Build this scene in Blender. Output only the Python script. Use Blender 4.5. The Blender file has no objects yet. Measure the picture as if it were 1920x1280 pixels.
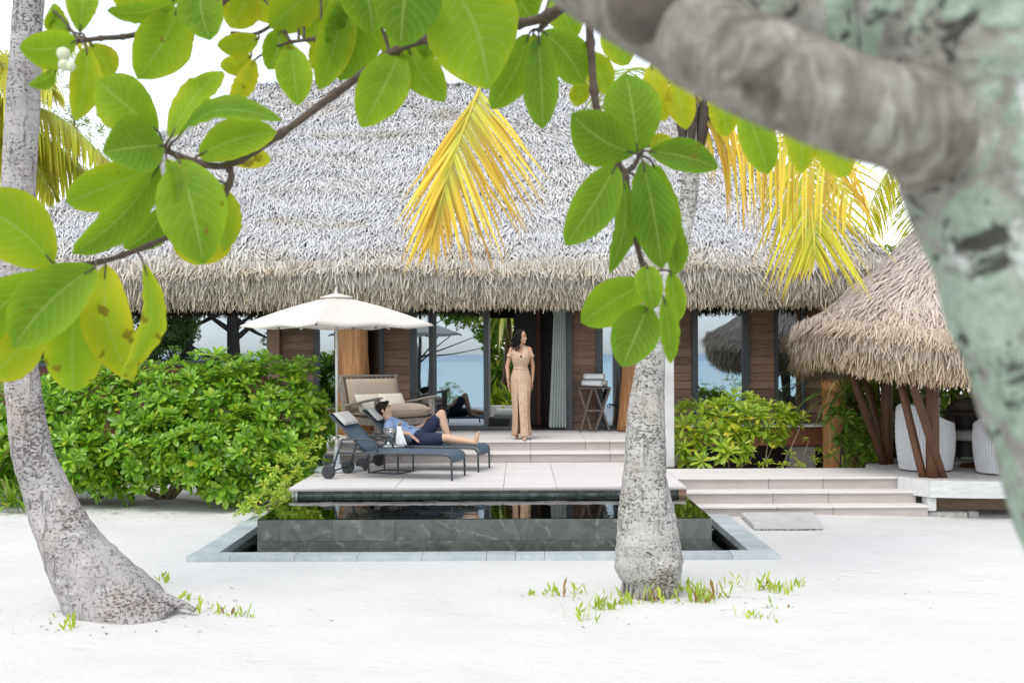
import bpy, bmesh, math, random
import numpy as np
from mathutils import Vector, Matrix, noise

rng = np.random.default_rng(7)
random.seed(7)
scene = bpy.context.scene
col = scene.collection

# ------------------------------------------------------------------ camera
F, VX, VY, CH = 2200.0, 975.0, 663.0, 2.0      # focal length and vanishing point in photo pixels, eye height
ROLL = math.radians(0.25)
cam_data = bpy.data.cameras.new("camera")
cam = bpy.data.objects.new("camera", cam_data)
col.objects.link(cam)
cam.location = (0, 0, CH)
cam.rotation_euler = (math.pi / 2, ROLL, 0)
cam_data.sensor_width = 36.0
cam_data.lens = F / 1920 * 36
cam_data.shift_x = -(VX - 960) / 1920
cam_data.shift_y = (VY - 640) / 1920
cam_data.clip_start = 0.05
cam_data.clip_end = 9000
cam_data.dof.use_dof = True
cam_data.dof.focus_distance = 15.5
cam_data.dof.aperture_fstop = 7.5
scene.camera = cam

# ------------------------------------------------------------------ light
SUN_EL, SUN_AZ = math.radians(60), math.radians(-150)     # azimuth from +Y towards +X
world = bpy.data.worlds.new("World")
scene.world = world
world.use_nodes = True
wn = world.node_tree.nodes
wl = world.node_tree.links
bg = wn["Background"]
sky = wn.new("ShaderNodeTexSky")
sky.sky_type = 'NISHITA'
sky.sun_disc = False
sky.sun_elevation = SUN_EL
sky.sun_rotation = SUN_AZ
sky.air_density = 1.0
sky.dust_density = 1.0
sky.ozone_density = 1.0
hsv = wn.new("ShaderNodeHueSaturation")
hsv.inputs["Saturation"].default_value = 0.33
wl.new(sky.outputs[0], hsv.inputs["Color"])
wl.new(hsv.outputs[0], bg.inputs["Color"])
bg.inputs["Strength"].default_value = 0.15
sun_data = bpy.data.lights.new("sun", 'SUN')
sun_data.energy = 0.75
sun_data.angle = math.radians(26)
sun_data.color = (1.0, 0.96, 0.9)
sun = bpy.data.objects.new("sun", sun_data)
col.objects.link(sun)
sd = Vector((math.sin(SUN_AZ) * math.cos(SUN_EL), math.cos(SUN_AZ) * math.cos(SUN_EL), math.sin(SUN_EL)))
sun.rotation_euler = (-sd).to_track_quat('-Z', 'Y').to_euler()

scene.view_settings.view_transform = 'Standard'
scene.view_settings.look = 'None'
scene.view_settings.exposure = 1.12
scene.view_settings.gamma = 1.0
scene.render.engine = 'CYCLES'
scene.cycles.use_denoising = True
scene.cycles.max_bounces = 8
scene.cycles.diffuse_bounces = 4
scene.cycles.glossy_bounces = 4
scene.cycles.transparent_max_bounces = 12
scene.cycles.transmission_bounces = 6
scene.cycles.caustics_reflective = False
scene.cycles.caustics_refractive = False
scene.cycles.sample_clamp_indirect = 6.0

# ------------------------------------------------------------------ helpers
def W(px, py, D):
    """World point that the photograph shows at pixel (px, py), D metres in front of the camera."""
    dx, dy = px - 960, py - 640
    c, s = math.cos(ROLL), math.sin(ROLL)
    u = 960 + dx * c - dy * s
    v = 640 + dx * s + dy * c
    return Vector(((u - VX) * D / F, D, CH - (v - VY) * D / F))

def tag(o, label=None, cat=None, group=None, kind=None):
    if label: o["label"] = label
    if cat: o["category"] = cat
    if group: o["group"] = group
    if kind: o["kind"] = kind
    return o

def thing(name, label, cat, loc=(0, 0, 0), rz=0.0, group=None, kind=None):
    o = bpy.data.objects.new(name, None)
    o.empty_display_size = 0.2
    col.objects.link(o)
    o.location = loc
    o.rotation_euler = (0, 0, rz)
    return tag(o, label, cat, group, kind)

def link(name, mesh, parent=None, loc=(0, 0, 0), rot=(0, 0, 0), scale=(1, 1, 1)):
    o = bpy.data.objects.new(name, mesh)
    col.objects.link(o)
    o.parent = parent
    o.location = loc
    o.rotation_euler = rot
    o.scale = scale
    return o

def mesh_np(name, V, Fq, mat, attrs=None, smooth=False):
    """Mesh from numpy arrays; Fq an (M, k) array with one k for all faces."""
    me = bpy.data.meshes.new(name)
    V = np.asarray(V, dtype=np.float32)
    Fq = np.asarray(Fq, dtype=np.int32)
    n, k = Fq.shape
    me.vertices.add(len(V)); me.vertices.foreach_set("co", V.ravel())
    me.loops.add(n * k); me.loops.foreach_set("vertex_index", Fq.ravel())
    me.polygons.add(n)
    me.polygons.foreach_set("loop_start", np.arange(0, n * k, k, dtype=np.int32))
    me.polygons.foreach_set("loop_total", np.full(n, k, dtype=np.int32))
    if smooth:
        me.polygons.foreach_set("use_smooth", np.ones(n, dtype=bool))
    for nm, arr in (attrs or {}).items():
        a = me.attributes.new(nm, 'FLOAT', 'POINT')
        a.data.foreach_set("value", np.asarray(arr, dtype=np.float32))
    me.update(calc_edges=True)
    me.validate()
    if mat: me.materials.append(mat)
    return me

class MB:
    """Collects shapes into one mesh."""
    def __init__(self):
        self.V, self.Fc, self.S = [], [], []
    def add(self, V, Fc, smooth=False):
        b = len(self.V)
        self.V.extend([tuple(v) for v in V])
        for f in Fc:
            self.Fc.append([b + i for i in f]); self.S.append(smooth)
        return self
    def box(self, x0, x1, y0, y1, z0, z1, M=None, bev=0.0):
        if bev > 0:
            b = bev
            V = []
            for z, i in ((z0, b), (z0 + b, 0), (z1 - b, 0), (z1, b)):
                V += [(x0 + i, y0 + i, z), (x1 - i, y0 + i, z), (x1 - i, y1 - i, z), (x0 + i, y1 - i, z)]
            Fc = [(3, 2, 1, 0), (12, 13, 14, 15)]
            for k in range(3):
                for j in range(4):
                    a, c = k * 4 + j, k * 4 + (j + 1) % 4
                    Fc.append((a, c, c + 4, a + 4))
        else:
            V = [(x0, y0, z0), (x1, y0, z0), (x1, y1, z0), (x0, y1, z0), (x0, y0, z1), (x1, y0, z1), (x1, y1, z1), (x0, y1, z1)]
            Fc = [(3, 2, 1, 0), (4, 5, 6, 7), (0, 1, 5, 4), (1, 2, 6, 5), (2, 3, 7, 6), (3, 0, 4, 7)]
        if M is not None: V = [M @ Vector(v) for v in V]
        return self.add(V, Fc)
    def bar(self, a, b, w, h, up=(0, 0, 1), bev=0.0):
        """Rectangular bar from a to b, w across, h along up."""
        a, b, up = Vector(a), Vector(b), Vector(up)
        d = (b - a); L = d.length; d.normalize()
        s = d.cross(up)
        if s.length < 1e-5: s = d.cross(Vector((1, 0, 0)))
        s.normalize(); u = s.cross(d)
        M = Matrix((( d.x, s.x, u.x, a.x), (d.y, s.y, u.y, a.y), (d.z, s.z, u.z, a.z), (0, 0, 0, 1)))
        return self.box(0, L, -w / 2, w / 2, -h / 2, h / 2, M, bev)
    def tube(self, pts, rad, seg=8, caps=True, smooth=True, jit=None):
        pts = [Vector(p) for p in pts]
        n = len(pts)
        if not hasattr(rad, '__len__'): rad = [rad] * n
        t0 = (pts[1] - pts[0]).normalized()
        ref = Vector((0, 0, 1)) if abs(t0.z) < 0.9 else Vector((1, 0, 0))
        s = t0.cross(ref).normalized()
        V, Fc = [], []
        for i in range(n):
            t = (pts[min(i + 1, n - 1)] - pts[max(i - 1, 0)]).normalized()
            s = (s - t * s.dot(t)).normalized()
            u = t.cross(s)
            for k in range(seg):
                a = 2 * math.pi * k / seg
                r = rad[i] * (jit(pts[i], a, i) if jit else 1.0)
                V.append(pts[i] + (s * math.cos(a) + u * math.sin(a)) * r)
        for i in range(n - 1):
            for k in range(seg):
                a, b = i * seg + k, i * seg + (k + 1) % seg
                Fc.append((a, b, b + seg, a + seg))
        if caps:
            Fc.append(tuple(range(seg - 1, -1, -1)))
            Fc.append(tuple((n - 1) * seg + k for k in range(seg)))
        return self.add(V, Fc, smooth)
    def lathe(self, prof, c=(0, 0, 0), seg=24, smooth=True, M=None):
        V, Fc = [], []
        n = len(prof)
        for r, z in prof:
            for k in range(seg):
                a = 2 * math.pi * k / seg
                p = Vector((c[0] + r * math.cos(a), c[1] + r * math.sin(a), c[2] + z))
                V.append(M @ p if M is not None else p)
        for i in range(n - 1):
            for k in range(seg):
                a, b = i * seg + k, i * seg + (k + 1) % seg
                Fc.append((a, b, b + seg, a + seg))
        if prof[0][0] > 1e-6: Fc.append(tuple(range(seg - 1, -1, -1)))
        if prof[-1][0] > 1e-6: Fc.append(tuple((n - 1) * seg + k for k in range(seg)))
        return self.add(V, Fc, smooth)
    def prism(self, poly, z0, z1):
        n = len(poly)
        V = [(x, y, z0) for x, y in poly] + [(x, y, z1) for x, y in poly]
        Fc = [tuple(range(n - 1, -1, -1)), tuple(range(n, 2 * n))]
        Fc += [(i, (i + 1) % n, n + (i + 1) % n, n + i) for i in range(n)]
        return self.add(V, Fc)
    def mesh(self, name, mat, off=(0, 0, 0)):
        me = bpy.data.meshes.new(name)
        V = self.V
        if tuple(off) != (0, 0, 0): V = [(v[0] - off[0], v[1] - off[1], v[2] - off[2]) for v in V]
        me.from_pydata(V, [], self.Fc)
        me.polygons.foreach_set("use_smooth", self.S)
        me.update()
        if mat: me.materials.append(mat)
        return me
    def obj(self, name, mat, parent=None, world=True):
        """World coordinates when world is set (the parent's root location is taken off), else the parent's own space."""
        off = (0, 0, 0)
        if world and parent is not None:
            r = parent
            while r.parent: r = r.parent
            off = tuple(r.location)
        return link(name, self.mesh(name, mat, off), parent)

def relax(o, angle=40):
    """Smooth shading with sharp edges kept."""
    me = o.data
    me.polygons.foreach_set("use_smooth", [True] * len(me.polygons))
    bm = bmesh.new(); bm.from_mesh(me)
    for e in bm.edges:
        e.smooth = not (len(e.link_faces) == 2 and e.calc_face_angle(0) > math.radians(angle))
    bm.to_mesh(me); bm.free()
    return o

def spline(pts, n):
    """Catmull-Rom through the points, n samples; works for tuples of any length."""
    P = [np.array(p, dtype=float) for p in pts]
    P = [2 * P[0] - P[1]] + P + [2 * P[-1] - P[-2]]
    m = len(P) - 3
    out = []
    for i in range(n):
        t = i / (n - 1) * m
        k = min(int(t), m - 1); t -= k
        a, b, c, d = P[k:k + 4]
        out.append(0.5 * ((2 * b) + (c - a) * t + (2 * a - 5 * b + 4 * c - d) * t * t + (3 * b - a - 3 * c + d) * t ** 3))
    return out

# ------------------------------------------------------------------ materials
class NT:
    def __init__(self, name):
        self.m = bpy.data.materials.new(name)
        self.m.use_nodes = True
        self.t = self.m.node_tree
        self.b = self.t.nodes["Principled BSDF"]
        self.out = self.t.nodes["Material Output"]
    def n(self, typ, ins=None, **kw):
        nd = self.t.nodes.new(typ)
        for k, v in kw.items(): setattr(nd, k, v)
        for k, v in (ins or {}).items(): self.set(nd.inputs[k], v)
        return nd
    def set(self, sock, v):
        if isinstance(v, bpy.types.NodeSocket): self.t.links.new(v, sock)
        else: sock.default_value = v
    def coord(self, kind="Object", scale=(1, 1, 1), rnd=False):
        tc = self.n("ShaderNodeTexCoord")
        mp = self.n("ShaderNodeMapping", {"Vector": tc.outputs[kind], "Scale": scale})
        if rnd:
            oi = self.n("ShaderNodeObjectInfo")
            mu = self.n("ShaderNodeMath", {0: oi.outputs["Random"], 1: 57.0}, operation='MULTIPLY')
            self.set(mp.inputs["Location"], mu.outputs[0])
        return mp.outputs[0]
    def noise(self, vec, scale, detail=4, rough=0.6, dist=0.0):
        return self.n("ShaderNodeTexNoise", {"Vector": vec, "Scale": scale, "Detail": detail, "Roughness": rough, "Distortion": dist}).outputs[0]
    def ramp(self, fac, stops, interp='LINEAR'):
        r = self.n("ShaderNodeValToRGB", {"Fac": fac})
        cr = r.color_ramp; cr.interpolation = interp
        while len(cr.elements) < len(stops): cr.elements.new(0.5)
        for e, (p, c) in zip(cr.elements, stops):
            e.position = p
            e.color = (c, c, c, 1) if not hasattr(c, '__len__') else (*c[:3], 1)
        return r.outputs[0]
    def mix(self, a, b, fac, mode='MIX'):
        m = self.n("ShaderNodeMix", data_type='RGBA', blend_type=mode)
        self.set(m.inputs[0], fac)
        for s, v in ((m.inputs[6], a), (m.inputs[7], b)):
            self.set(s, v if isinstance(v, bpy.types.NodeSocket) else (*v[:3], 1))
        return m.outputs[2]
    def math(self, op, a, b=0.0):
        return self.n("ShaderNodeMath", {0: a, 1: b}, operation=op).outputs[0]
    def bump(self, h, strength=0.3, dist=0.01):
        bp = self.n("ShaderNodeBump", {"Height": h, "Strength": strength, "Distance": dist})
        self.set(self.b.inputs["Normal"], bp.outputs[0])
        return bp.outputs[0]
    def pbr(self, base, rough=0.6, spec=0.5, metal=0.0):
        self.set(self.b.inputs["Base Color"], base if isinstance(base, bpy.types.NodeSocket) else (*base[:3], 1))
        self.set(self.b.inputs["Roughness"], rough)
        self.set(self.b.inputs["Specular IOR Level"], spec)
        self.set(self.b.inputs["Metallic"], metal)
        return self.m

def simple(name, c, rough=0.6, var=0.15, scale=6, bump=0.0, metal=0.0, spec=0.5, rnd=0.0, stretch=(1, 1, 1), bdist=0.004):
    """Noise-varied plain surface; rnd adds a brightness step per object."""
    t = NT(name)
    v = t.coord("Object", stretch, rnd=True)
    n = t.noise(v, scale, 6, 0.65)
    lo = tuple(x * (1 - var) for x in c); hi = tuple(min(x * (1 + var), 0.95) for x in c)
    base = t.ramp(n, [(0.3, lo), (0.7, hi)])
    if rnd:
        oi = t.n("ShaderNodeObjectInfo")
        mr = t.n("ShaderNodeMapRange", {"Value": oi.outputs["Random"], "To Min": 1 - rnd, "To Max": 1 + rnd})
        hs = t.n("ShaderNodeHueSaturation", {"Color": base, "Value": mr.outputs[0]})
        base = hs.outputs[0]
    if bump: t.bump(t.noise(v, scale * 4, 5), bump, bdist)
    return t.pbr(base, rough, spec, metal)

def m_sand():
    t = NT("sand")
    v = t.coord("Object")
    a = t.noise(v, 0.6, 5, 0.6); b = t.noise(v, 14, 6, 0.7); c = t.noise(v, 160, 3, 0.7)
    base = t.ramp(a, [(0.3, (0.585, 0.575, 0.55)), (0.7, (0.635, 0.625, 0.605))])
    base = t.mix(base, (0.47, 0.45, 0.42), t.ramp(c, [(0.66, 0), (0.78, 0.5)]))
    specks = t.ramp(t.noise(v, 38, 2, 0.5), [(0.735, 0), (0.76, 0.6)])
    base = t.mix(base, (0.35, 0.29, 0.23), specks)
    h = t.math('ADD', t.math('MULTIPLY', b, 1.0), t.math('MULTIPLY', t.noise(v, 4.5, 3), 2.2))
    vo = t.n("ShaderNodeTexVoronoi", {"Vector": t.coord("Object", (1.0, 1.5, 1.0)), "Scale": 1.7, "Randomness": 1.0}).outputs["Distance"]
    dip = t.math('MULTIPLY', t.ramp(vo, [(0.06, 0), (0.17, 1)]), 1.6)       # half-filled footprints
    t.bump(t.math('ADD', h, dip), 0.3, 0.025)
    return t.pbr(base, 0.95, 0.15)
M_SAND = m_sand()

def m_thatch(name, c_old, c_new, c_dark):
    """Pandanus strands: 'rnd' varies each strand, 'age' blends weathered silver to fresher tan."""
    t = NT(name)
    rn = t.n("ShaderNodeAttribute", attribute_name="rnd").outputs["Fac"]
    ag = t.n("ShaderNodeAttribute", attribute_name="age").outputs["Fac"]
    old = t.ramp(rn, [(0.0, tuple(x * 0.55 for x in c_old)), (0.25, tuple(x * 0.85 for x in c_old)), (0.8, c_old), (1.0, tuple(min(0.92, x * 1.18) for x in c_old))])
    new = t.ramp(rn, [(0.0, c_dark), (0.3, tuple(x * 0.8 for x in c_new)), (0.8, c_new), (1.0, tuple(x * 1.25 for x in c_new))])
    pn = t.noise(t.coord("Object", (0.35, 1.0, 1.6)), 0.9, 5, 0.62)
    old = t.mix(old, tuple(x * y for x, y in zip(c_old, (0.90, 0.94, 1.02))), t.ramp(pn, [(0.42, 0), (0.62, 0.7)]))
    pb = t.noise(t.coord("Object", (0.5, 0.9, 2.2)), 1.3, 5, 0.7, 0.4)
    old = t.mix(old, tuple(x * y for x, y in zip(c_old, (0.66, 0.60, 0.50))), t.ramp(pb, [(0.54, 0), (0.70, 0.75)]))
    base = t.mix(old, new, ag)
    return t.pbr(base, 0.85, 0.2)
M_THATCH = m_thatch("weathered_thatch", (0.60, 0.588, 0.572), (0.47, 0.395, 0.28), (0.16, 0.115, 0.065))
M_THATCH_G = m_thatch("gazebo_thatch", (0.56, 0.475, 0.405), (0.50, 0.38, 0.235), (0.19, 0.125, 0.065))
M_ROOFBASE = simple("thatch_underlay", (0.09, 0.075, 0.06), 0.95, 0.3, 5)

def m_wood(name, c1, c2, rough=0.55, rnd=0.25, stretch=(2, 20, 20), scale=1.5, sh=(0, 0, 0)):
    t = NT(name)
    v = t.coord("Object", stretch, rnd=True)
    n = t.noise(v, scale, 6, 0.65, 1.2)
    base = t.ramp(n, [(0.3, c1), (0.68, c2)])
    oi = t.n("ShaderNodeObjectInfo")
    mr = t.n("ShaderNodeMapRange", {"Value": oi.outputs["Random"], "To Min": 1 - rnd, "To Max": 1 + rnd})
    base = t.n("ShaderNodeHueSaturation", {"Color": base, "Value": mr.outputs[0]}).outputs[0]
    t.bump(n, 0.25, 0.003)
    return t.pbr(base, rough, 0.35)
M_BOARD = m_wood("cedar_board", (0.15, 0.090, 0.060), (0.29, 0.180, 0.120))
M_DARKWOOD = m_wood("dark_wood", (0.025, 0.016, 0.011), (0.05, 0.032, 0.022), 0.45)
M_REDBEAM = m_wood("red_brown_beam", (0.11, 0.04, 0.022), (0.18, 0.065, 0.035), 0.5)
M_POST = m_wood("brown_post", (0.07, 0.03, 0.015), (0.14, 0.065, 0.033), 0.45, 0.1, (14, 14, 1.2))
M_LOG = m_wood("golden_log", (0.26, 0.105, 0.035), (0.52, 0.27, 0.11), 0.5, 0.05, (7, 7, 0.7), 1.4)
M_GREYTEAK = m_wood("grey_teak", (0.19, 0.165, 0.145), (0.33, 0.295, 0.265), 0.75, 0.1, (9, 9, 9))
M_TRESTLE = m_wood("weathered_trestle", (0.10, 0.075, 0.065), (0.19, 0.15, 0.13), 0.6, 0.1, (9, 9, 9))
M_GROUNDBEAM = m_wood("rough_ground_beam", (0.12, 0.085, 0.055), (0.23, 0.17, 0.115), 0.8, 0.1)
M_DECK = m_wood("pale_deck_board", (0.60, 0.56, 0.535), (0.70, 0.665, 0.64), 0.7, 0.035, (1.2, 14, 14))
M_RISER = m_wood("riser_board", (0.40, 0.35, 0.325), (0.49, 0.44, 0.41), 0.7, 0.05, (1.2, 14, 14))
M_FASCIA = m_wood("bleached_fascia", (0.50, 0.50, 0.49), (0.66, 0.66, 0.645), 0.75, 0.03, (1.5, 12, 12))
M_FRAME = simple("dark_grey_aluminium", (0.062, 0.07, 0.075), 0.45, 0.12, 10, 0, 0.2)
M_CONC = simple("pale_concrete", (0.62, 0.61, 0.59), 0.85, 0.12, 5, 0.25)
M_BLOCK = simple("rough_coral_block", (0.42, 0.41, 0.38), 0.95, 0.35, 22, 0.6, bdist=0.02)
M_GREYFLOOR = simple("grey_stone_floor", (0.60, 0.60, 0.60), 0.6, 0.1, 4)
M_MAT = simple("dark_mat", (0.04, 0.042, 0.042), 0.9, 0.2, 40)
M_PLASTER = simple("pale_render", (0.50, 0.49, 0.475), 0.85, 0.14, 3, 0.25)

def m_stone(name, c1, c2, vein, rough, rnd=0.18, scale=3.0, wet=0.5):
    t = NT(name)
    v = t.coord("Object", (1, 1, 1), rnd=True)
    n = t.noise(v, scale, 7, 0.65, 1.5)
    base = t.ramp(n, [(0.3, c1), (0.7, c2)])
    w = t.n("ShaderNodeTexWave", {"Vector": v, "Scale": 1.6, "Distortion": 11.0, "Detail": 4.0, "Detail Scale": 1.4}, wave_type='BANDS', bands_direction='DIAGONAL').outputs[0]
    base = t.mix(base, vein, t.math('MULTIPLY', t.ramp(w, [(0.90, 0), (1.0, 0.55)]), t.ramp(t.noise(v, 9, 4), [(0.42, 0), (0.6, 1)])))
    oi = t.n("ShaderNodeObjectInfo")
    mr = t.n("ShaderNodeMapRange", {"Value": oi.outputs["Random"], "To Min": 1 - rnd, "To Max": 1 + rnd})
    base = t.n("ShaderNodeHueSaturation", {"Color": base, "Value": mr.outputs[0]}).outputs[0]
    t.bump(t.noise(v, scale * 6, 6), 0.2, 0.004)
    return t.pbr(base, rough, wet)
M_SLATE = m_stone("wet_green_slate", (0.07, 0.08, 0.07), (0.15, 0.162, 0.146), (0.26, 0.27, 0.25), 0.22, 0.10, 5.0)
M_COPING = m_stone("blue_grey_coping", (0.33, 0.38, 0.39), (0.50, 0.54, 0.54), (0.56, 0.60, 0.61), 0.55, 0.10, 2.2)
M_POOLTILE = m_stone("dark_pool_tile", (0.03, 0.045, 0.042), (0.06, 0.08, 0.075), (0.1, 0.12, 0.11), 0.25)
M_MOSAIC = m_stone("mosaic_tile", (0.10, 0.12, 0.115), (0.24, 0.26, 0.26), (0.36, 0.38, 0.38), 0.3, 0.35)
M_FLAG = m_stone("grey_flagstone", (0.42, 0.415, 0.40), (0.56, 0.55, 0.535), (0.5, 0.5, 0.5), 0.8, 0.05)

def m_glass(name, refl=0.42, tint=(0.55, 0.6, 0.6), rc=(0.92, 0.97, 1.0)):
    t = NT(name)
    t.t.nodes.remove(t.b)
    g = t.n("ShaderNodeBsdfGlossy", {"Color": (*rc, 1), "Roughness": 0.0})
    tr = t.n("ShaderNodeBsdfTransparent", {"Color": (*tint, 1)})
    mx = t.n("ShaderNodeMixShader", {0: refl, 1: tr.outputs[0], 2: g.outputs[0]})
    t.t.links.new(mx.outputs[0], t.out.inputs[0])
    return t.m
M_GLASS = m_glass("solar_glass", 0.35, (0.5, 0.55, 0.55), (0.76, 0.87, 1.0))
M_GLASS_C = m_glass("clear_glass", 0.12, (0.9, 0.93, 0.93))

def m_water(name, tint, ripple=0.02, scale=3.0, deep=None):
    t = NT(name)
    t.t.nodes.remove(t.b)
    v = t.coord("Object")
    bp = t.n("ShaderNodeBump", {"Height": t.noise(v, scale, 3), "Strength": ripple, "Distance": 0.05}).outputs[0]
    fr = t.n("ShaderNodeFresnel", {"IOR": 1.33, "Normal": bp}).outputs[0]
    g = t.n("ShaderNodeBsdfGlossy", {"Color": (0.95, 0.98, 0.97, 1), "Roughness": 0.0, "Normal": bp})
    if deep:
        tr = t.n("ShaderNodeBsdfDiffuse", {"Color": deep if isinstance(deep, bpy.types.NodeSocket) else (*deep, 1)})
    else:
        tr = t.n("ShaderNodeBsdfTransparent", {"Color": (*tint, 1)})
    mx = t.n("ShaderNodeMixShader", {0: fr, 1: tr.outputs[0], 2: g.outputs[0]})
    t.t.links.new(mx.outputs[0], t.out.inputs[0])
    return t.m
M_POOLWATER = m_water("pool_water", (0.45, 0.72, 0.66), 0.05, 2.5)

def m_sea():
    t = NT("lagoon_water")
    v = t.coord("Object")
    sep = t.n("ShaderNodeSeparateXYZ", {"Vector": v})
    d = t.n("ShaderNodeMapRange", {"Value": sep.outputs[1], "From Min": -900.0, "From Max": -15.0}).outputs[0]
    base = t.ramp(d, [(0.0, (0.05, 0.17, 0.30)), (0.55, (0.08, 0.27, 0.38)), (0.62, (0.20, 0.50, 0.52)), (1.0, (0.42, 0.66, 0.63))])
    surf_line = t.ramp(t.noise(t.coord("Object", (0.004, 0.06, 1)), 3.0, 3), [(0.62, 0), (0.66, 1)])
    near = t.ramp(d, [(0.48, 0), (0.55, 1), (0.62, 1), (0.68, 0)])
    base = t.mix(base, (0.85, 0.88, 0.88), t.math('MULTIPLY', surf_line, near))
    t.bump(t.noise(v, 0.8, 4), 0.3, 0.08)
    return t.pbr(base, 0.25, 0.3)
M_SEA = m_sea()

def m_leaf(name, c_lo, c_hi, transl=0.4, rough=0.4, yellow=None, yfrac=0.1, spec=0.5):
    """Small foliage: colour steps by each leaf's 'rnd' attribute, a share of old yellow leaves."""
    t = NT(name)
    rn = t.n("ShaderNodeAttribute", attribute_name="rnd").outputs["Fac"]
    stops = [(0.0, c_lo), (0.85, c_hi)]
    base = t.ramp(rn, stops)
    if yellow:
        base = t.mix(base, yellow, t.ramp(rn, [(1 - yfrac - 0.02, 0), (1 - yfrac, 1)]))
    t.pbr(base, rough, spec)
    tl = t.n("ShaderNodeBsdfTranslucent", {"Color": t.mix(base, (0.55, 0.8, 0.05), 0.35)})
    mx = t.n("ShaderNodeMixShader", {0: transl, 1: t.b.outputs[0], 2: tl.outputs[0]})
    t.t.links.new(mx.outputs[0], t.out.inputs[0])
    return t.m
M_SHRUB = m_leaf("glossy_shrub_leaf", (0.075, 0.21, 0.010), (0.32, 0.54, 0.04), 0.36, 0.26, (0.46, 0.50, 0.04), 0.04)
M_SHRUB_Y = m_leaf("lime_shrub_leaf", (0.16, 0.29, 0.015), (0.46, 0.58, 0.05), 0.38, 0.35, (0.62, 0.55, 0.06), 0.08)
M_SHRUB_D = m_leaf("deep_green_leaf", (0.06, 0.15, 0.012), (0.22, 0.36, 0.03), 0.32, 0.35, (0.55, 0.45, 0.05), 0.05)
M_STRAP = m_leaf("strap_leaf", (0.14, 0.26, 0.02), (0.42, 0.52, 0.06), 0.4, 0.4, (0.60, 0.48, 0.16), 0.15)
M_STRAP_D = m_leaf("dark_strap_leaf", (0.05, 0.11, 0.02), (0.16, 0.25, 0.04), 0.3, 0.45, (0.40, 0.33, 0.15), 0.2)
M_SPROUT = m_leaf("sprout_leaf", (0.28, 0.40, 0.03), (0.55, 0.62, 0.08), 0.4, 0.5, (0.32, 0.14, 0.07), 0.07)
M_FAR = m_leaf("background_leaf", (0.04, 0.09, 0.015), (0.12, 0.2, 0.035), 0.25, 0.5)

def m_frond(name, c_base, c_mid, c_tip):
    """Palm leaflets: 'age' runs 0 at the rib to 1 at the tip, 'rnd' per leaflet."""
    t = NT(name)
    rn = t.n("ShaderNodeAttribute", attribute_name="rnd").outputs["Fac"]
    ag = t.n("ShaderNodeAttribute", attribute_name="age").outputs["Fac"]
    base = t.ramp(ag, [(0.0, c_base), (0.4, c_mid), (0.78, c_mid), (1.0, c_tip)])
    mr = t.n("ShaderNodeMapRange", {"Value": rn, "To Min": 0.72, "To Max": 1.15})
    hs = t.n("ShaderNodeHueSaturation", {"Color": base, "Value": mr.outputs[0]})
    mr2 = t.n("ShaderNodeMapRange", {"Value": rn, "To Min": 0.485, "To Max": 0.515})
    t.set(hs.inputs["Hue"], mr2.outputs[0])
    base = hs.outputs[0]
    t.pbr(base, 0.5, 0.4)
    tl = t.n("ShaderNodeBsdfTranslucent", {"Color": base})
    mx = t.n("ShaderNodeMixShader", {0: 0.4, 1: t.b.outputs[0], 2: tl.outputs[0]})
    t.t.links.new(mx.outputs[0], t.out.inputs[0])
    return t.m
M_FROND_Y = m_frond("yellow_frond", (0.58, 0.58, 0.09), (0.82, 0.58, 0.07), (0.60, 0.30, 0.04))
M_FROND_YG = m_frond("yellow_green_frond", (0.46, 0.54, 0.06), (0.70, 0.62, 0.05), (0.66, 0.42, 0.04))
M_FROND_G = m_frond("green_frond", (0.30, 0.40, 0.06), (0.36, 0.46, 0.05), (0.55, 0.52, 0.06))
M_FROND_L = m_frond("lime_frond", (0.44, 0.48, 0.08), (0.56, 0.56, 0.03), (0.58, 0.48, 0.03))

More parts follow.
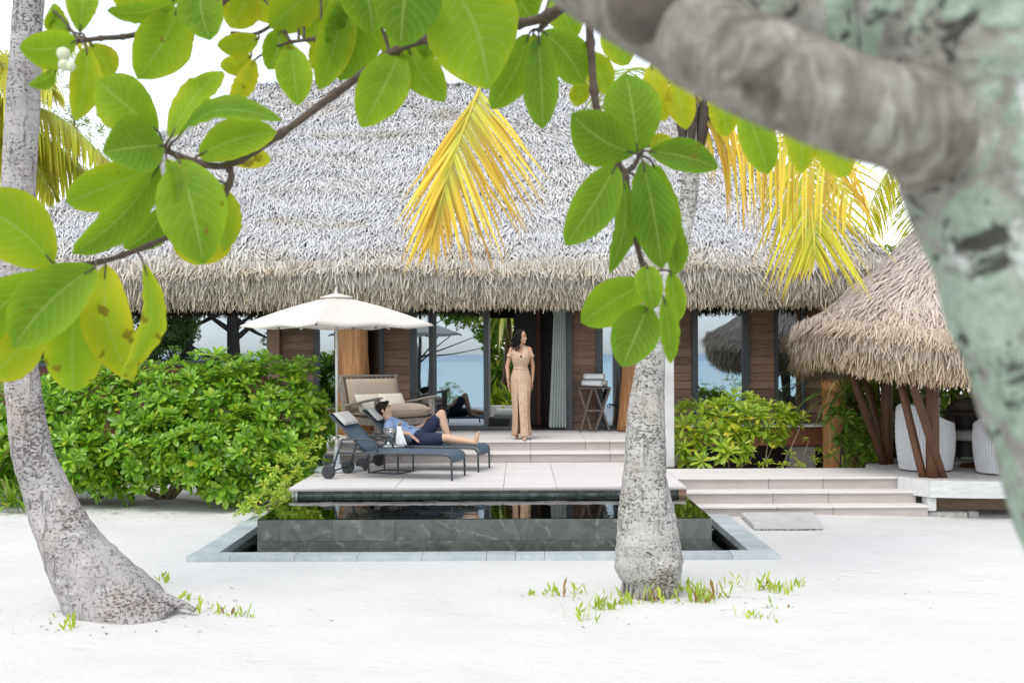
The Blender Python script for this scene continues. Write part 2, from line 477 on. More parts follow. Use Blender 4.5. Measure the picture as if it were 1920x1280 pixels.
def m_palm(name, c, dark, fiss=0.5, pth=0.775):
    """Palm bark: pale skin, small dark pits in patches, upright fissures, broken leaf-scar rings, lichen blots."""
    t = NT(name)
    v = t.coord("Object")
    n1 = t.noise(v, 4, 7, 0.72)
    base = t.ramp(n1, [(0.28, tuple(x * 0.62 for x in c)), (0.5, tuple(x * 0.9 for x in c)), (0.7, tuple(min(x * 1.12, 0.8) for x in c))])
    base = t.mix(base, tuple(x * y for x, y in zip(c, (0.80, 0.72, 0.62))), t.ramp(t.noise(v, 2.2, 4, 0.6), [(0.52, 0), (0.66, 0.7)]))
    fl = t.noise(t.coord("Object", (0.8, 0.8, 1.25)), 44, 5, 0.72, 0.1)
    big = t.noise(v, 2.6, 3, 0.6)
    f = t.math('ADD', fl, t.math('MULTIPLY', big, 0.42))
    pit = t.ramp(f, [(pth, 0), (pth + 0.06, 0.88)])
    base = t.mix(base, dark, pit)
    cr = t.noise(t.coord("Object", (24, 24, 3.0)), 1.0, 6, 0.78, 0.25)
    crk = t.ramp(cr, [(0.565, 0), (0.65, fiss)])
    base = t.mix(base, tuple(x * 0.42 for x in c), crk)
    base = t.mix(base, (0.60, 0.61, 0.57), t.ramp(t.noise(v, 6, 4, 0.65, 0.6), [(0.60, 0), (0.68, 0.55)]))
    w = t.n("ShaderNodeTexWave", {"Vector": v, "Scale": 4.6, "Distortion": 5.0, "Detail": 4.0, "Detail Scale": 3.0, "Detail Roughness": 0.7}, wave_type='BANDS', bands_direction='Z').outputs[0]
    rk = t.math('MULTIPLY', t.ramp(w, [(0.0, 1), (0.10, 0)]), t.ramp(t.noise(v, 5, 2), [(0.45, 0), (0.6, 0.6)]))
    base = t.mix(base, tuple(x * 0.5 for x in c), rk)
    h = t.math('SUBTRACT', t.math('MULTIPLY', n1, 0.9), t.math('ADD', t.math('MULTIPLY', pit, 0.7), t.math('ADD', t.math('MULTIPLY', crk, 0.8), t.math('MULTIPLY', rk, 0.5))))
    t.bump(h, 0.7, 0.014)
    return t.pbr(base, 0.92, 0.12)
M_PALM = m_palm("grey_palm_bark", (0.44, 0.41, 0.40), (0.09, 0.075, 0.07), 0.9)
M_PALM2 = m_palm("pale_palm_bark", (0.465, 0.45, 0.42), (0.07, 0.055, 0.042), 0.75, 0.755)
M_STEM = simple("shrub_stem", (0.24, 0.19, 0.13), 0.85, 0.3, 18, 0.4)
M_DARKBARK = simple("dark_bark", (0.07, 0.055, 0.045), 0.9, 0.3, 9, 0.4)

def m_lichen():
    t = NT("lichen_bark")
    v = t.coord("Object")
    n = t.noise(v, 34, 5, 0.65)
    bark = t.ramp(n, [(0.3, (0.16, 0.145, 0.125)), (0.5, (0.30, 0.285, 0.25)), (0.72, (0.46, 0.44, 0.40))])
    ln = t.noise(v, 11, 6, 0.68, 0.9)
    ll = t.ramp(ln, [(0.455, 0), (0.51, 0.92)])
    lich = t.ramp(t.noise(v, 70, 4, 0.7), [(0.3, (0.22, 0.29, 0.22)), (0.5, (0.35, 0.44, 0.35)), (0.75, (0.48, 0.57, 0.47))])
    c = t.mix(bark, lich, ll)
    c = t.mix(c, (0.62, 0.62, 0.60), t.ramp(t.noise(v, 14, 5, 0.6, 0.4), [(0.60, 0), (0.64, 0.85)]))
    dk = t.noise(t.coord("Object", (1, 1, 1.3)), 24, 5, 0.7, 0.6)
    c = t.mix(c, (0.05, 0.045, 0.038), t.ramp(dk, [(0.555, 0), (0.60, 0.92)]))
    t.bump(t.math('ADD', n, ln), 0.9, 0.012)
    return t.pbr(c, 0.95, 0.1)
def m_branch():
    t = NT("ridged_branch_bark")
    v = t.coord("Object", (1, 1, 1))
    n = t.noise(v, 46, 6, 0.7)
    c = t.ramp(n, [(0.3, (0.13, 0.115, 0.092)), (0.55, (0.25, 0.23, 0.195)), (0.75, (0.37, 0.35, 0.305))])
    wv = t.noise(t.coord("Object", (58, 14, 14)), 1.0, 5, 0.6, 1.6)
    c = t.mix(c, (0.44, 0.42, 0.37), t.ramp(wv, [(0.52, 0), (0.66, 0.8)]))
    c = t.mix(c, (0.065, 0.055, 0.042), t.ramp(t.noise(v, 13, 4, 0.65, 0.5), [(0.56, 0), (0.68, 0.75)]))
    t.bump(t.math('ADD', wv, n), 0.7, 0.006)
    return t.pbr(c, 0.95, 0.1)
M_LICHEN, M_BRANCH = m_lichen(), m_branch()
M_TWIG = simple("brown_twig", (0.085, 0.06, 0.045), 0.85, 0.4, 60, 0.4, bdist=0.002)

def m_bigleaf():
    """Broad leaf seen close: pale midrib and side veins drawn along the blade, yellowing and brown spots by object colour."""
    t = NT("broad_leaf")
    oi = t.n("ShaderNodeObjectInfo")
    uv = t.n("ShaderNodeUVMap").outputs[0]
    s = t.n("ShaderNodeSeparateXYZ", {"Vector": uv})
    u, v = s.outputs[0], s.outputs[1]                      # u -1..1 across, v 0..1 along
    au = t.math('ABSOLUTE', u)
    curve = t.math('SUBTRACT', t.math('MULTIPLY', v, 9.5), t.math('MULTIPLY', t.math('POWER', au, 1.3), 3.0))
    fr = t.math('ABSOLUTE', t.math('SUBTRACT', t.math('FRACT', curve), 0.5))
    lat = t.ramp(fr, [(0.0, 1), (0.06, 0.55), (0.15, 0)])
    mid = t.ramp(au, [(0.0, 1), (0.025, 1), (0.055, 0)])
    vein = t.math('MAXIMUM', t.math('MULTIPLY', lat, 0.55), mid)
    obj = t.coord("Object")
    sep = t.n("ShaderNodeSeparateColor", {"Color": oi.outputs["Color"]})
    age = sep.outputs[0]                                   # 0 deep green .. 1 yellow
    n = t.noise(obj, 9, 3, 0.6)
    edge = t.math('MULTIPLY', t.math('POWER', au, 2.0), 0.25)
    a = t.math('ADD', age, t.math('ADD', edge, t.math('MULTIPLY', t.math('SUBTRACT', n, 0.5), 0.5)))
    base = t.ramp(a, [(0.0, (0.034, 0.105, 0.008)), (0.35, (0.105, 0.225, 0.012)), (0.62, (0.23, 0.36, 0.016)), (0.9, (0.46, 0.46, 0.015)), (1.0, (0.55, 0.47, 0.015))])
    base = t.mix(base, t.mix(base, (0.34, 0.44, 0.13), 0.6), t.math('MULTIPLY', vein, 0.8))
    sp = t.noise(t.coord("Object", (1, 1, 1), rnd=True), 26, 2, 0.5)
    thr = t.math('ADD', sp, t.math('MULTIPLY', sep.outputs[1], 0.12))
    base = t.mix(base, (0.16, 0.065, 0.012), t.ramp(thr, [(0.755, 0), (0.79, 0.9)]))
    eb = t.math('ADD', t.math('MULTIPLY', au, 0.62), t.math('MULTIPLY', t.noise(t.coord("Object", (1, 1, 1), rnd=True), 14, 4, 0.6), 0.5))
    base = t.mix(base, (0.26, 0.15, 0.03), t.ramp(eb, [(0.905, 0), (0.94, 0.7)]))
    t.bump(t.math('SUBTRACT', 0.0, vein), 0.3, 0.004)
    t.pbr(base, 0.55, 0.18)
    tl = t.n("ShaderNodeBsdfTranslucent", {"Color": t.mix(base, (0.40, 0.60, 0.01), 0.45)})
    mx = t.n("ShaderNodeMixShader", {0: 0.5, 1: t.b.outputs[0], 2: tl.outputs[0]})
    t.t.links.new(mx.outputs[0], t.out.inputs[0])
    return t.m
M_BIGLEAF = m_bigleaf()
M_BUD = simple("pale_green_fruit", (0.60, 0.62, 0.42), 0.5, 0.1, 20)

M_SLING = simple("blue_grey_sling", (0.075, 0.11, 0.145), 0.7, 0.1, 60, 0.15)
M_METAL = simple("charcoal_metal", (0.045, 0.052, 0.06), 0.45, 0.1, 20)
M_WHEEL = simple("dark_wheel", (0.03, 0.033, 0.037), 0.6, 0.1, 20)
M_PAD = simple("pale_grey_pad", (0.50, 0.485, 0.46), 0.9, 0.06, 30, 0.1)
M_CUSHION = simple("taupe_cushion", (0.42, 0.345, 0.265), 0.9, 0.06, 25, 0.12)
M_PILLOW = simple("cream_pillow", (0.64, 0.60, 0.50), 0.9, 0.05, 25, 0.12)
M_POLE = simple("champagne_pole", (0.62, 0.60, 0.55), 0.4, 0.05, 10, 0, 0.3)
M_BASE = simple("pale_blue_base", (0.55, 0.60, 0.63), 0.6, 0.06, 8)
M_TOWEL = simple("white_towel", (0.80, 0.80, 0.80), 0.95, 0.04, 60, 0.4)
M_WICKER = simple("white_wicker", (0.66, 0.66, 0.67), 0.7, 0.08, 40)
M_TABLE = simple("dark_table", (0.045, 0.03, 0.022), 0.4, 0.2, 8)
M_STEEL = simple("brushed_steel", (0.6, 0.6, 0.6), 0.25, 0.05, 10, 0, 1.0)
M_FOIL = simple("gold_foil", (0.45, 0.28, 0.08), 0.4, 0.15, 30, 0, 0.5)
M_BOTTLE = simple("green_bottle", (0.03, 0.05, 0.02), 0.15, 0.1, 10)

def m_cloth(name, c, transl=0.3, var=0.05):
    t = NT(name)
    n = t.noise(t.coord("Object"), 12, 4)
    base = t.ramp(n, [(0.3, tuple(x * (1 - var) for x in c)), (0.7, c)])
    t.pbr(base, 0.9, 0.15)
    tl = t.n("ShaderNodeBsdfTranslucent", {"Color": base})
    mx = t.n("ShaderNodeMixShader", {0: transl, 1: t.b.outputs[0], 2: tl.outputs[0]})
    t.t.links.new(mx.outputs[0], t.out.inputs[0])
    return t.m
M_CANOPY = m_cloth("cream_canvas", (0.80, 0.75, 0.69), 0.25)
M_CURTAIN = m_cloth("sheer_curtain", (0.76, 0.81, 0.79), 0.35)

def m_skin(name, c):
    t = NT(name)
    n = t.noise(t.coord("Object"), 14, 4)
    t.pbr(t.ramp(n, [(0.3, tuple(x * 0.93 for x in c)), (0.7, c)]), 0.5, 0.35)
    t.b.inputs["Subsurface Weight"].default_value = 0.08
    t.b.inputs["Subsurface Scale"].default_value = 0.02
    t.b.inputs["Subsurface Radius"].default_value = (1.0, 0.4, 0.2)
    return t.m
M_SKIN_W = m_skin("tan_skin", (0.52, 0.295, 0.19))
M_SKIN_M = m_skin("fair_skin", (0.62, 0.40, 0.28))
M_HAIR = simple("black_hair", (0.010, 0.008, 0.007), 0.75, 0.3, 40, 0.3, spec=0.2)
M_HAIR_M = simple("dark_brown_hair", (0.018, 0.012, 0.009), 0.75, 0.3, 60, 0.4, spec=0.2)
M_SHORTS = simple("navy_cotton", (0.018, 0.023, 0.055), 0.9, 0.2, 12, 0.2)
M_SHIRT = simple("light_blue_cotton", (0.27, 0.36, 0.56), 0.9, 0.12, 14, 0.2)
M_LIP = simple("lip", (0.42, 0.14, 0.12), 0.5, 0.05, 10)
M_EYE = simple("eye_dark", (0.03, 0.02, 0.015), 0.3, 0.05, 10)

def m_dress():
    t = NT("tan_print_dress")
    v = t.coord("Object")
    n = t.noise(v, 10, 4)
    base = t.ramp(n, [(0.3, (0.47, 0.31, 0.21)), (0.7, (0.57, 0.39, 0.27))])
    vo = t.n("ShaderNodeTexVoronoi", {"Vector": v, "Scale": 46.0, "Randomness": 1.0})
    dots = t.ramp(vo.outputs["Distance"], [(0.22, 1), (0.32, 0)])
    base = t.mix(base, (0.72, 0.58, 0.42), t.math('MULTIPLY', dots, 0.8))
    vo2 = t.n("ShaderNodeTexVoronoi", {"Vector": v, "Scale": 31.0})
    base = t.mix(base, (0.20, 0.09, 0.05), t.ramp(vo2.outputs["Distance"], [(0.16, 0.85), (0.26, 0)]))
    t.bump(t.noise(v, 22, 3), 0.2, 0.01)
    return t.pbr(base, 0.85, 0.15)
M_DRESS = m_dress()
# ------------------------------------------------------------------ ground and sea
ZD, ZT, ZW = 0.45, 0.74, 0.347            # deck, terrace and pool-water heights above the sand
DY0, DY1 = 13.66, 16.72                   # deck front and back
DX0, DX1 = -2.70, 1.93
PY0 = 11.80                               # front wall of the pool
PX0, PX1 = -2.65, 1.92
CW, TR = 0.25, 0.31                       # coping width, trough width
HX0, HX1, HY0, HY1 = PX0 - TR - CW + 0.02, PX1 + TR + CW - 0.02, PY0 - TR - CW + 0.02, 14.05   # hole in the sand

def ground_z(x, y):
    z = 0.06 * noise.noise(Vector((x * 0.35, y * 0.35, 1.3))) + 0.030 * noise.noise(Vector((x * 1.3, y * 1.3, 4.1)))
    z += 0.016 * noise.noise(Vector((x * 3.1, y * 3.1, 9.1)))
    dx = max(HX0 - x, 0, x - HX1); dy = max(HY0 - y, 0, y - HY1)
    k = min(1.0, math.hypot(dx, dy) / 1.2)
    z = z * k + 0.02 * (1 - k)
    for (bx, by, h, r) in ((-3.15, 9.05, 0.03, 0.9), (1.1, 9.8, -0.015, 0.8)):      # sand banked round the palms
        z += h * math.exp(-((x - bx) ** 2 + (y - by) ** 2) / (r * r))
    if y < -8: z -= min((-8 - y) * 0.085, 3.0)
    return z

def grid_lines(fine0, fine1, step, lo, hi, extra):
    a = list(np.arange(fine0, fine1, step))
    g, v = step, fine0
    left = []
    while v > lo:
        g *= 1.5; v -= g; left.append(max(v, lo))
    g, v = step, fine1
    right = [fine1]
    while v < hi:
        g *= 1.5; v += g; right.append(min(v, hi))
    out = sorted(set(round(float(q), 4) for q in left + a + right))
    for e in extra:                        # snap the nearest line
        i = min(range(len(out)), key=lambda k: abs(out[k] - e)); out[i] = e
    return out
gx = grid_lines(-7.5, 7.5, 0.14, -400, 400, (HX0, HX1))
gy = grid_lines(4.5, 17.5, 0.14, -40, 500, (HY0, HY1))
V, Fq = [], []
for y in gy:
    for x in gx: V.append((x, y, ground_z(x, y)))
nx = len(gx)
for j in range(len(gy) - 1):
    for i in range(nx - 1):
        cx, cy = (gx[i] + gx[i + 1]) / 2, (gy[j] + gy[j + 1]) / 2
        if HX0 < cx < HX1 and HY0 < cy < HY1: continue
        a = j * nx + i
        Fq.append((a, a + 1, a + nx + 1, a + nx))
ground = link("ground", mesh_np("ground", V, Fq, M_SAND, smooth=True))
tag(ground, "white coral sand covering the garden in front of the villa", "sand", kind="structure")
sea = MB().add([(-4000, -6000, -1.0), (4000, -6000, -1.0), (4000, -14, -1.0), (-4000, -14, -1.0)], [(0, 1, 2, 3)]).obj("sea", M_SEA)
tag(sea, "turquoise lagoon mirrored in the glass doors", "sea", kind="structure")

# ------------------------------------------------------------------ pool
pool = thing("swimming_pool", "small dark slate plunge pool with raised overflow wall and pale coping", "pool", ((PX0 + PX1) / 2, PY0, 0))
PO = pool.location
mb = MB()
mb.box(PX0 + 0.03, PX1 - 0.03, PY0 + 0.03, PY0 + 0.2, -0.9, ZW - 0.035)
mb.box(PX0 + 0.03, PX0 + 0.2, PY0 + 0.2, 13.76, -0.9, ZW - 0.035)
mb.box(PX1 - 0.2, PX1 - 0.03, PY0 + 0.2, 13.95, -0.9, ZW - 0.035)
mb.box(HX0 - 0.05, HX1 + 0.05, HY0 - 0.05, HY1 + 0.1, -1.0, -0.9)
mb.obj("basin", M_POOLTILE, pool)
mb = MB()                                 # trough lining
mb.box(HX0 - 0.06, HX0 + 0.15, HY0, HY1, -0.9, -0.005)
mb.box(HX1 - 0.15, HX1 + 0.06, HY0, HY1, -0.9, -0.005)
mb.box(HX0 - 0.06, HX1 + 0.06, HY0 - 0.06, HY0 + 0.15, -0.9, -0.007)
mb.obj("trough_wall", M_MOSAIC, pool)
def pool_tile(name, x0, x1, y0, y1, z0, z1, mat):
    m = MB().box(-(x1 - x0) / 2, (x1 - x0) / 2, -(y1 - y0) / 2, (y1 - y0) / 2, -(z1 - z0) / 2, (z1 - z0) / 2, None, 0.002).mesh(name, mat)
    return link(name, m, pool, ((x0 + x1) / 2 - PO.x, (y0 + y1) / 2 - PO.y, (z0 + z1) / 2 - PO.z))
g = 0.0009
zrows = [(-0.62, -0.35), (-0.35, -0.08), (-0.08, 0.125), (0.125, ZW - 0.008)]
for r, (z0, z1) in enumerate(zrows):
    xs = [PX0]
    off = [0.30, 0.55, 0.50, 0.76][r]
    x = PX0 + off
    while x < PX1 - 0.12:
        xs.append(x); x += random.choice((0.58, 0.62, 0.82, 1.05))
    xs.append(PX1)
    for a, b in zip(xs[:-1], xs[1:]):
        pool_tile("slate_tile", a + g, b - g, PY0 - random.uniform(0, 0.003), PY0 + 0.026, z0 + g, z1 - g, M_SLATE)
    ys = list(np.arange(PY0 + 0.028, 13.9, 0.62)) + [13.95]
    for a, b in zip(ys[:-1], ys[1:]):
        pool_tile("slate_tile", PX0, PX0 + 0.026, a + g, b - g, z0 + g, z1 - g, M_SLATE)
        pool_tile("slate_tile", PX1 - 0.026, PX1, a + g, b - g, z0 + g, z1 - g, M_SLATE)
# floor tiles of the basin
for i in range(8):
    for j in range(4):
        x0 = PX0 + 0.2 + i * (PX1 - PX0 - 0.4) / 8; y0 = PY0 + 0.2 + j * 0.45
        pool_tile("floor_tile", x0 + g, x0 + (PX1 - PX0 - 0.4) / 8 - g, y0 + g, y0 + 0.45 - g, -0.9, -0.87, M_POOLTILE)
# water in the basin and in the trough
wv = MB().box(PX0 + 0.004, PX1 - 0.004, PY0 + 0.003, 13.735, ZW - 0.006, ZW)
water = wv.obj("water", M_POOLWATER, pool)
tz = -0.10
mb = MB()
mb.box(HX0 + 0.15, PX0, HY0 + 0.15, 13.95, tz - 0.004, tz)
mb.box(PX1, HX1 - 0.15, HY0 + 0.15, 13.95, tz - 0.004, tz)
mb.box(PX0, PX1, HY0 + 0.15, PY0 - 0.004, tz - 0.004, tz)
mb.obj("trough_water", M_POOLWATER, pool)
# coping stones
zc0, zc1 = -0.01, 0.07
CX0, CX1, CY0 = PX0 - TR - CW, PX1 + TR + CW, PY0 - TR - CW
def cop(x0, x1, y0, y1):
    dz = random.uniform(-0.003, 0.003)
    pool_tile("coping_stone", x0 + 0.002, x1 - 0.002, y0 + 0.002, y1 - 0.002, zc0 + dz, zc1 + dz, M_COPING)
x = CX0 + 0.42; xs = [CX0, x]
while x < CX1 - 0.7:
    x += random.choice((0.28, 0.6, 0.62, 0.62, 0.8)); xs.append(x)
xs[-1] = CX1 - 0.45; xs.append(CX1)
for a, b in zip(xs[:-1], xs[1:]): cop(a, b, CY0, CY0 + CW)
for X0, X1 in ((CX0, CX0 + CW), (CX1 - CW, CX1)):
    y = CY0 + CW
    while y < 14.05:
        y2 = min(y + random.choice((0.5, 0.6, 0.62)), 14.10)
        if 14.10 - y2 < 0.2: y2 = 14.10
        cop(X0, X1, y, y2); y = y2
        if y >= 14.10: break
# tiled band under the deck edge at the pool's back
for i in range(40):
    w = (PX1 - PX0) / 40
    for k in range(2):
        pool_tile("mosaic_tile", PX0 + i * w + 0.002, PX0 + (i + 1) * w - 0.002, 13.74, 13.765, 0.334 + k * 0.037 + 0.002, 0.334 + (k + 1) * 0.037 - 0.002, M_MOSAIC)
mb = MB()
mb.box(PX0 + 0.02, PX0 + 0.045, 13.69, 13.739, ZW - 0.05, 0.408)
mb.box(PX1 - 0.045, PX1 - 0.02, 13.69, 13.739, ZW - 0.05, 0.408)
mb.obj("edge_trim", M_FASCIA, pool)

# ------------------------------------------------------------------ deck, terrace and steps
def board_piece(name, parent, x0, x1, y0, y1, z0, z1, mat, bev=0.003):
    m = MB().box(-(x1 - x0) / 2, (x1 - x0) / 2, -(y1 - y0) / 2, (y1 - y0) / 2, -(z1 - z0) / 2, (z1 - z0) / 2, None, bev).mesh(name, mat)
    p = parent.location
    return link(name, m, parent, ((x0 + x1) / 2 - p.x, (y0 + y1) / 2 - p.y, (z0 + z1) / 2 - p.z))

deck = thing("pool_deck", "pale boarded sun deck between the pool and the terrace steps", "deck", (0, DY0, 0), kind="structure")
rows = 21
rw = (DY1 - DY0) / rows
joints = [DX0, -1.46, -0.20, 0.42, DX1]
for r in range(rows):
    y0 = DY0 + r * rw
    for a, b in zip(joints[:-1], joints[1:]):
        board_piece("deck_board", deck, a + 0.0025, b - 0.0025, y0 + 0.0015, y0 + rw - 0.0015, ZD - 0.028, ZD + random.uniform(-0.0006, 0.0006), M_DECK)
mb = MB().box(DX0 + 0.02, DX1 - 0.02, 13.768, DY1, -0.9, ZD - 0.040)
mb.obj("deck_base", M_CONC, deck)
mb = MB().box(DX0 + 0.001, DX1 - 0.001, DY0 + 0.004, DY0 + 0.06, ZD - 0.0395, ZD - 0.030)
mb.obj("edge_trim", M_RISER, deck)
MB().box(DX1 - 0.09, DX1 + 0.003, DY0 + 0.012, 13.95, 0.16, ZD - 0.041).obj("end_board", M_BOARD, deck)

TX0, TX1, TY0 = -2.80, 2.28, 17.10
terrace = thing("terrace", "raised terrace of pale boards reached by two low steps", "terrace", (0, TY0, 0), kind="structure")
def stair(parent, x0, x1, y, z0, z1, js, ext=0.03, depth=0.36, tmat=M_DECK):
    """One riser with its tread: boards split at the joints js."""
    xs = [x0] + [j for j in js if x0 < j < x1] + [x1]
    for a, b in zip(xs[:-1], xs[1:]):
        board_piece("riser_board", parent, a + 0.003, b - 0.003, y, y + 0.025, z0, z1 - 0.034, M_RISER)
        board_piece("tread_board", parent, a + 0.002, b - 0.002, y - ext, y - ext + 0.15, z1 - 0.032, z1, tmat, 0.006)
        n = max(1, int(round((depth - 0.12) / 0.14)))
        for k in range(n):
            yy = y - ext + 0.153 + k * (depth - 0.12) / n
            board_piece("tread_board", parent, a + 0.002, b - 0.002, yy, yy + (depth - 0.12) / n - 0.003, z1 - 0.032, z1 - 0.001, tmat)
js1 = [-1.7, -0.42, 0.145, 1.28]
js2 = [-1.2, 0.15, 0.95, 1.30]
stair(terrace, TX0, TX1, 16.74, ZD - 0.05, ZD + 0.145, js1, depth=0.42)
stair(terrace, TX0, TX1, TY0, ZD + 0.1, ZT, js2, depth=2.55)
MB().box(TX0 + 0.02, TX1 - 0.02, 17.14, 19.7, -0.2, ZT - 0.04).obj("terrace_base", M_CONC, terrace)
mb = MB().add([(TX0 - 0.05, 16.60, 0.30), (TX0 - 0.05, 17.3, ZT - 0.02), (TX0 - 0.05, 17.3, 0.3)] + [(TX0 - 0.004, 16.60, 0.30), (TX0 - 0.004, 17.3, ZT - 0.02), (TX0 - 0.004, 17.3, 0.3)],
              [(0, 1, 2), (5, 4, 3), (0, 3, 4, 1), (1, 4, 5, 2), (2, 5, 3, 0)])
mb.obj("stair_cheek", M_FASCIA, terrace)

SX0, SX1 = DX1 + 0.004, 4.76
walk = thing("walkway_steps", "pale boarded walkway with three broad steps down to the sand", "steps", (0, 14.6, 0), kind="structure")
SY = [14.66, 14.42, 14.20]
wj = [SX0, 3.10, 3.78, 4.6]
for k, (y, z1) in enumerate(zip(SY, (ZD, 0.30, 0.15))):
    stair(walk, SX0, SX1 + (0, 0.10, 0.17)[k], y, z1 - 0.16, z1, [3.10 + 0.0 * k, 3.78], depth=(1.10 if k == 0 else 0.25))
MB().box(SX0 + 0.02, SX1 - 0.02, 14.70, 15.72, -0.2, ZD - 0.037).obj("walkway_base", M_CONC, walk)

slab = thing("flagstone", "grey flagstone lying on the sand below the walkway steps", "flagstone", (2.96, 13.6, 0.0))
poly = [(2.60, 13.06), (3.00, 13.045), (3.36, 13.06), (3.50, 14.10), (3.0, 14.12), (2.64, 14.10)]
m = MB().prism(poly, 0.04, 0.085).obj("stone_slab", M_FLAG, slab)
mb = MB()
for i in range(9):
    x = 2.61 + i * 0.083
    mb.box(x, x + random.uniform(0.06, 0.078), 13.07 + random.uniform(-0.012, 0.006), 13.2, -0.02, random.uniform(0.03, 0.039))
mb.obj("broken_edge", M_BLOCK, slab)

# pale render pillar behind the palm
pil = thing("shower_pillar", "tall pale rendered pillar standing just behind the middle palm trunk", "pillar", (1.98, 15.95, ZD))
MB().box(1.80, 2.085, 15.90, 16.14, ZD, 2.72, None, 0.012).obj("pillar_shaft", M_PLASTER, pil)
MB().box(1.78, 2.105, 15.88, 16.16, 2.721, 2.78, None, 0.01).obj("pillar_cap", M_PLASTER, pil)

# ------------------------------------------------------------------ thatched villa
FY = 19.4                                   # facade plane
villa = thing("thatched_villa", "long villa with a steep silver thatched roof and timber and glass front", "house", (-0.5, FY, 0))
VO = villa.location
XL, XR, YF, YR, YB = -8.55, 6.05, 17.80, 22.8, 25.3
RXL, RXR = -5.2, 1.9
ZE, ZR, ZB = 3.27, 7.32, 2.66
def roof_t(x, y):
    tf = (y - YF) / (YR - YF); tb = (YB - y) / (YB - YR)
    tl = (x - XL) / (RXL - XL); tr = (XR - x) / (XR - RXR)
    k = 16.0
    s = np.exp(-k * tf) + np.exp(-k * tb) + np.exp(-k * tl) + np.exp(-k * tr)
    return -np.log(s) / k
def roof_z(x, y):
    t = np.clip(roof_t(x, y), -0.05, 2)
    und = 0.05 * np.sin(x * 1.1 + y * 0.4) * np.sin(y * 1.3 + 0.5) + 0.03 * np.sin(x * 2.7 + 1.0) * np.cos(y * 2.1)
    return ZE + (ZR - ZE) * (t + 0.05 * np.sin(np.clip(t, 0, 1) * math.pi)) + und
nxg, nyg = 80, 56
X, Y = np.meshgrid(np.linspace(XL, XR, nxg), np.linspace(YF, YB, nyg))
Z = roof_z(X, Y) - 0.06
V = np.stack([X, Y, Z], -1).reshape(-1, 3) - np.array(VO)
Fq = [(j * nxg + i, j * nxg + i + 1, (j + 1) * nxg + i + 1, (j + 1) * nxg + i) for j in range(nyg - 1) for i in range(nxg - 1)]
roof = link("roof", mesh_np("roof", V, Fq, M_ROOFBASE, smooth=True), villa)
mb = MB()                                   # thick eave under the strands, and the soffit
for (x0, x1, y0, y1) in ((XL + 0.05, XR - 0.05, YF + 0.10, YF + 0.32), (XL + 0.05, XL + 0.3, YF + 0.32, YB - 0.3), (XR - 0.3, XR - 0.05, YF + 0.32, YB - 0.3), (XL + 0.05, XR - 0.05, YB - 0.3, YB - 0.05)):
    mb.box(x0, x1, y0, y1, ZB + 0.10, ZE - 0.02)
mb.add([(XL + 0.3, YF + 0.3, ZB + 0.3), (XR - 0.3, YF + 0.3, ZB + 0.3), (XR - 0.3, YB - 0.3, ZB + 1.0), (XL + 0.3, YB - 0.3, ZB + 1.0)], [(0, 1, 2, 3)])
mb.obj("soffit", M_ROOFBASE, roof)

def strips(P, Dr, N, L, Wd, l1, l2, bend, rnd, age):
    """Three-row ribbon per strand: P start, Dr direction, N outward, lifted l1 then l2, bent sideways."""
    n = len(P)
    S = np.cross(Dr, N); S /= np.linalg.norm(S, axis=1, keepdims=True) + 1e-9
    L, Wd, l1, l2, bend = [np.broadcast_to(np.asarray(q, dtype=float), (n,))[:, None] for q in (L, Wd, l1, l2, bend)]
    p1 = P + Dr * L * 0.5 + N * l1 + S * bend * 0.35
    p2 = P + Dr * L + N * l2 + S * bend
    w0, w1, w2 = S * Wd * 0.5, S * Wd * 0.55, S * Wd * 0.22
    V = np.stack([P - w0, P + w0, p1 - w1, p1 + w1, p2 - w2, p2 + w2], 1).reshape(-1, 3)
    b = (np.arange(n) * 6)[:, None]
    Fq = np.concatenate([b + np.array([[0, 1, 3, 2]]), b + np.array([[2, 3, 5, 4]])], 0)
    return V, Fq, np.repeat(rnd, 6), np.repeat(age, 6)

def unit(a): return a / (np.linalg.norm(a, axis=-1, keepdims=True) + 1e-9)

def thatch_on(hf, pts, length, width, ageline, off, name, mat, parent, jitter=0.27):
    """Strands laid down the fall line of heightfield hf at the points pts."""
    x, y = pts[:, 0], pts[:, 1]
    e = 0.05
    z = hf(x, y)
    gxx = (hf(x + e, y) - hf(x - e, y)) / (2 * e); gyy = (hf(x, y + e) - hf(x, y - e)) / (2 * e)
    N = unit(np.stack([-gxx, -gyy, np.ones_like(gxx)], -1))
    G = np.stack([-gxx, -gyy], -1); g2 = (G ** 2).sum(-1)
    Dn = unit(np.stack([G[:, 0], G[:, 1], -g2], -1))
    S = np.cross(Dn, N)
    n = len(x)
    yaw = rng.normal(0, jitter, n)
    yaw += 0.30 * np.sin(x * 3.1 + 1.3 * np.sin(y * 2.0)) * np.cos(y * 2.3 + z)
    Dr = unit(Dn * np.cos(yaw)[:, None] + S * np.sin(yaw)[:, None])
    P = np.stack([x, y, z], -1) + N * rng.uniform(-0.03, 0.05, n)[:, None]
    ph = (z * 2.6 + 0.35 * np.sin(x * 0.9) + 0.2 * np.sin(x * 2.3 + 1)) % 1.0          # courses: strand ends stand proud along each row
    lift = 0.026 * np.exp(-((ph - 0.12) / 0.12) ** 2)
    L = length * rng.uniform(0.7, 1.35, n)
    V, Fq, r, a = strips(P, Dr, N, L, width * rng.uniform(0.7, 1.3, n), rng.uniform(0.005, 0.045, n) + lift, rng.uniform(-0.02, 0.05, n) + lift,
                         rng.normal(0, 0.05, n), rng.uniform(0, 1, n), ageline(x, y, z))
    return tag(link(name, mesh_np(name, V - np.array(off), Fq, mat, {"rnd": r, "age": a}), parent), kind="stuff")

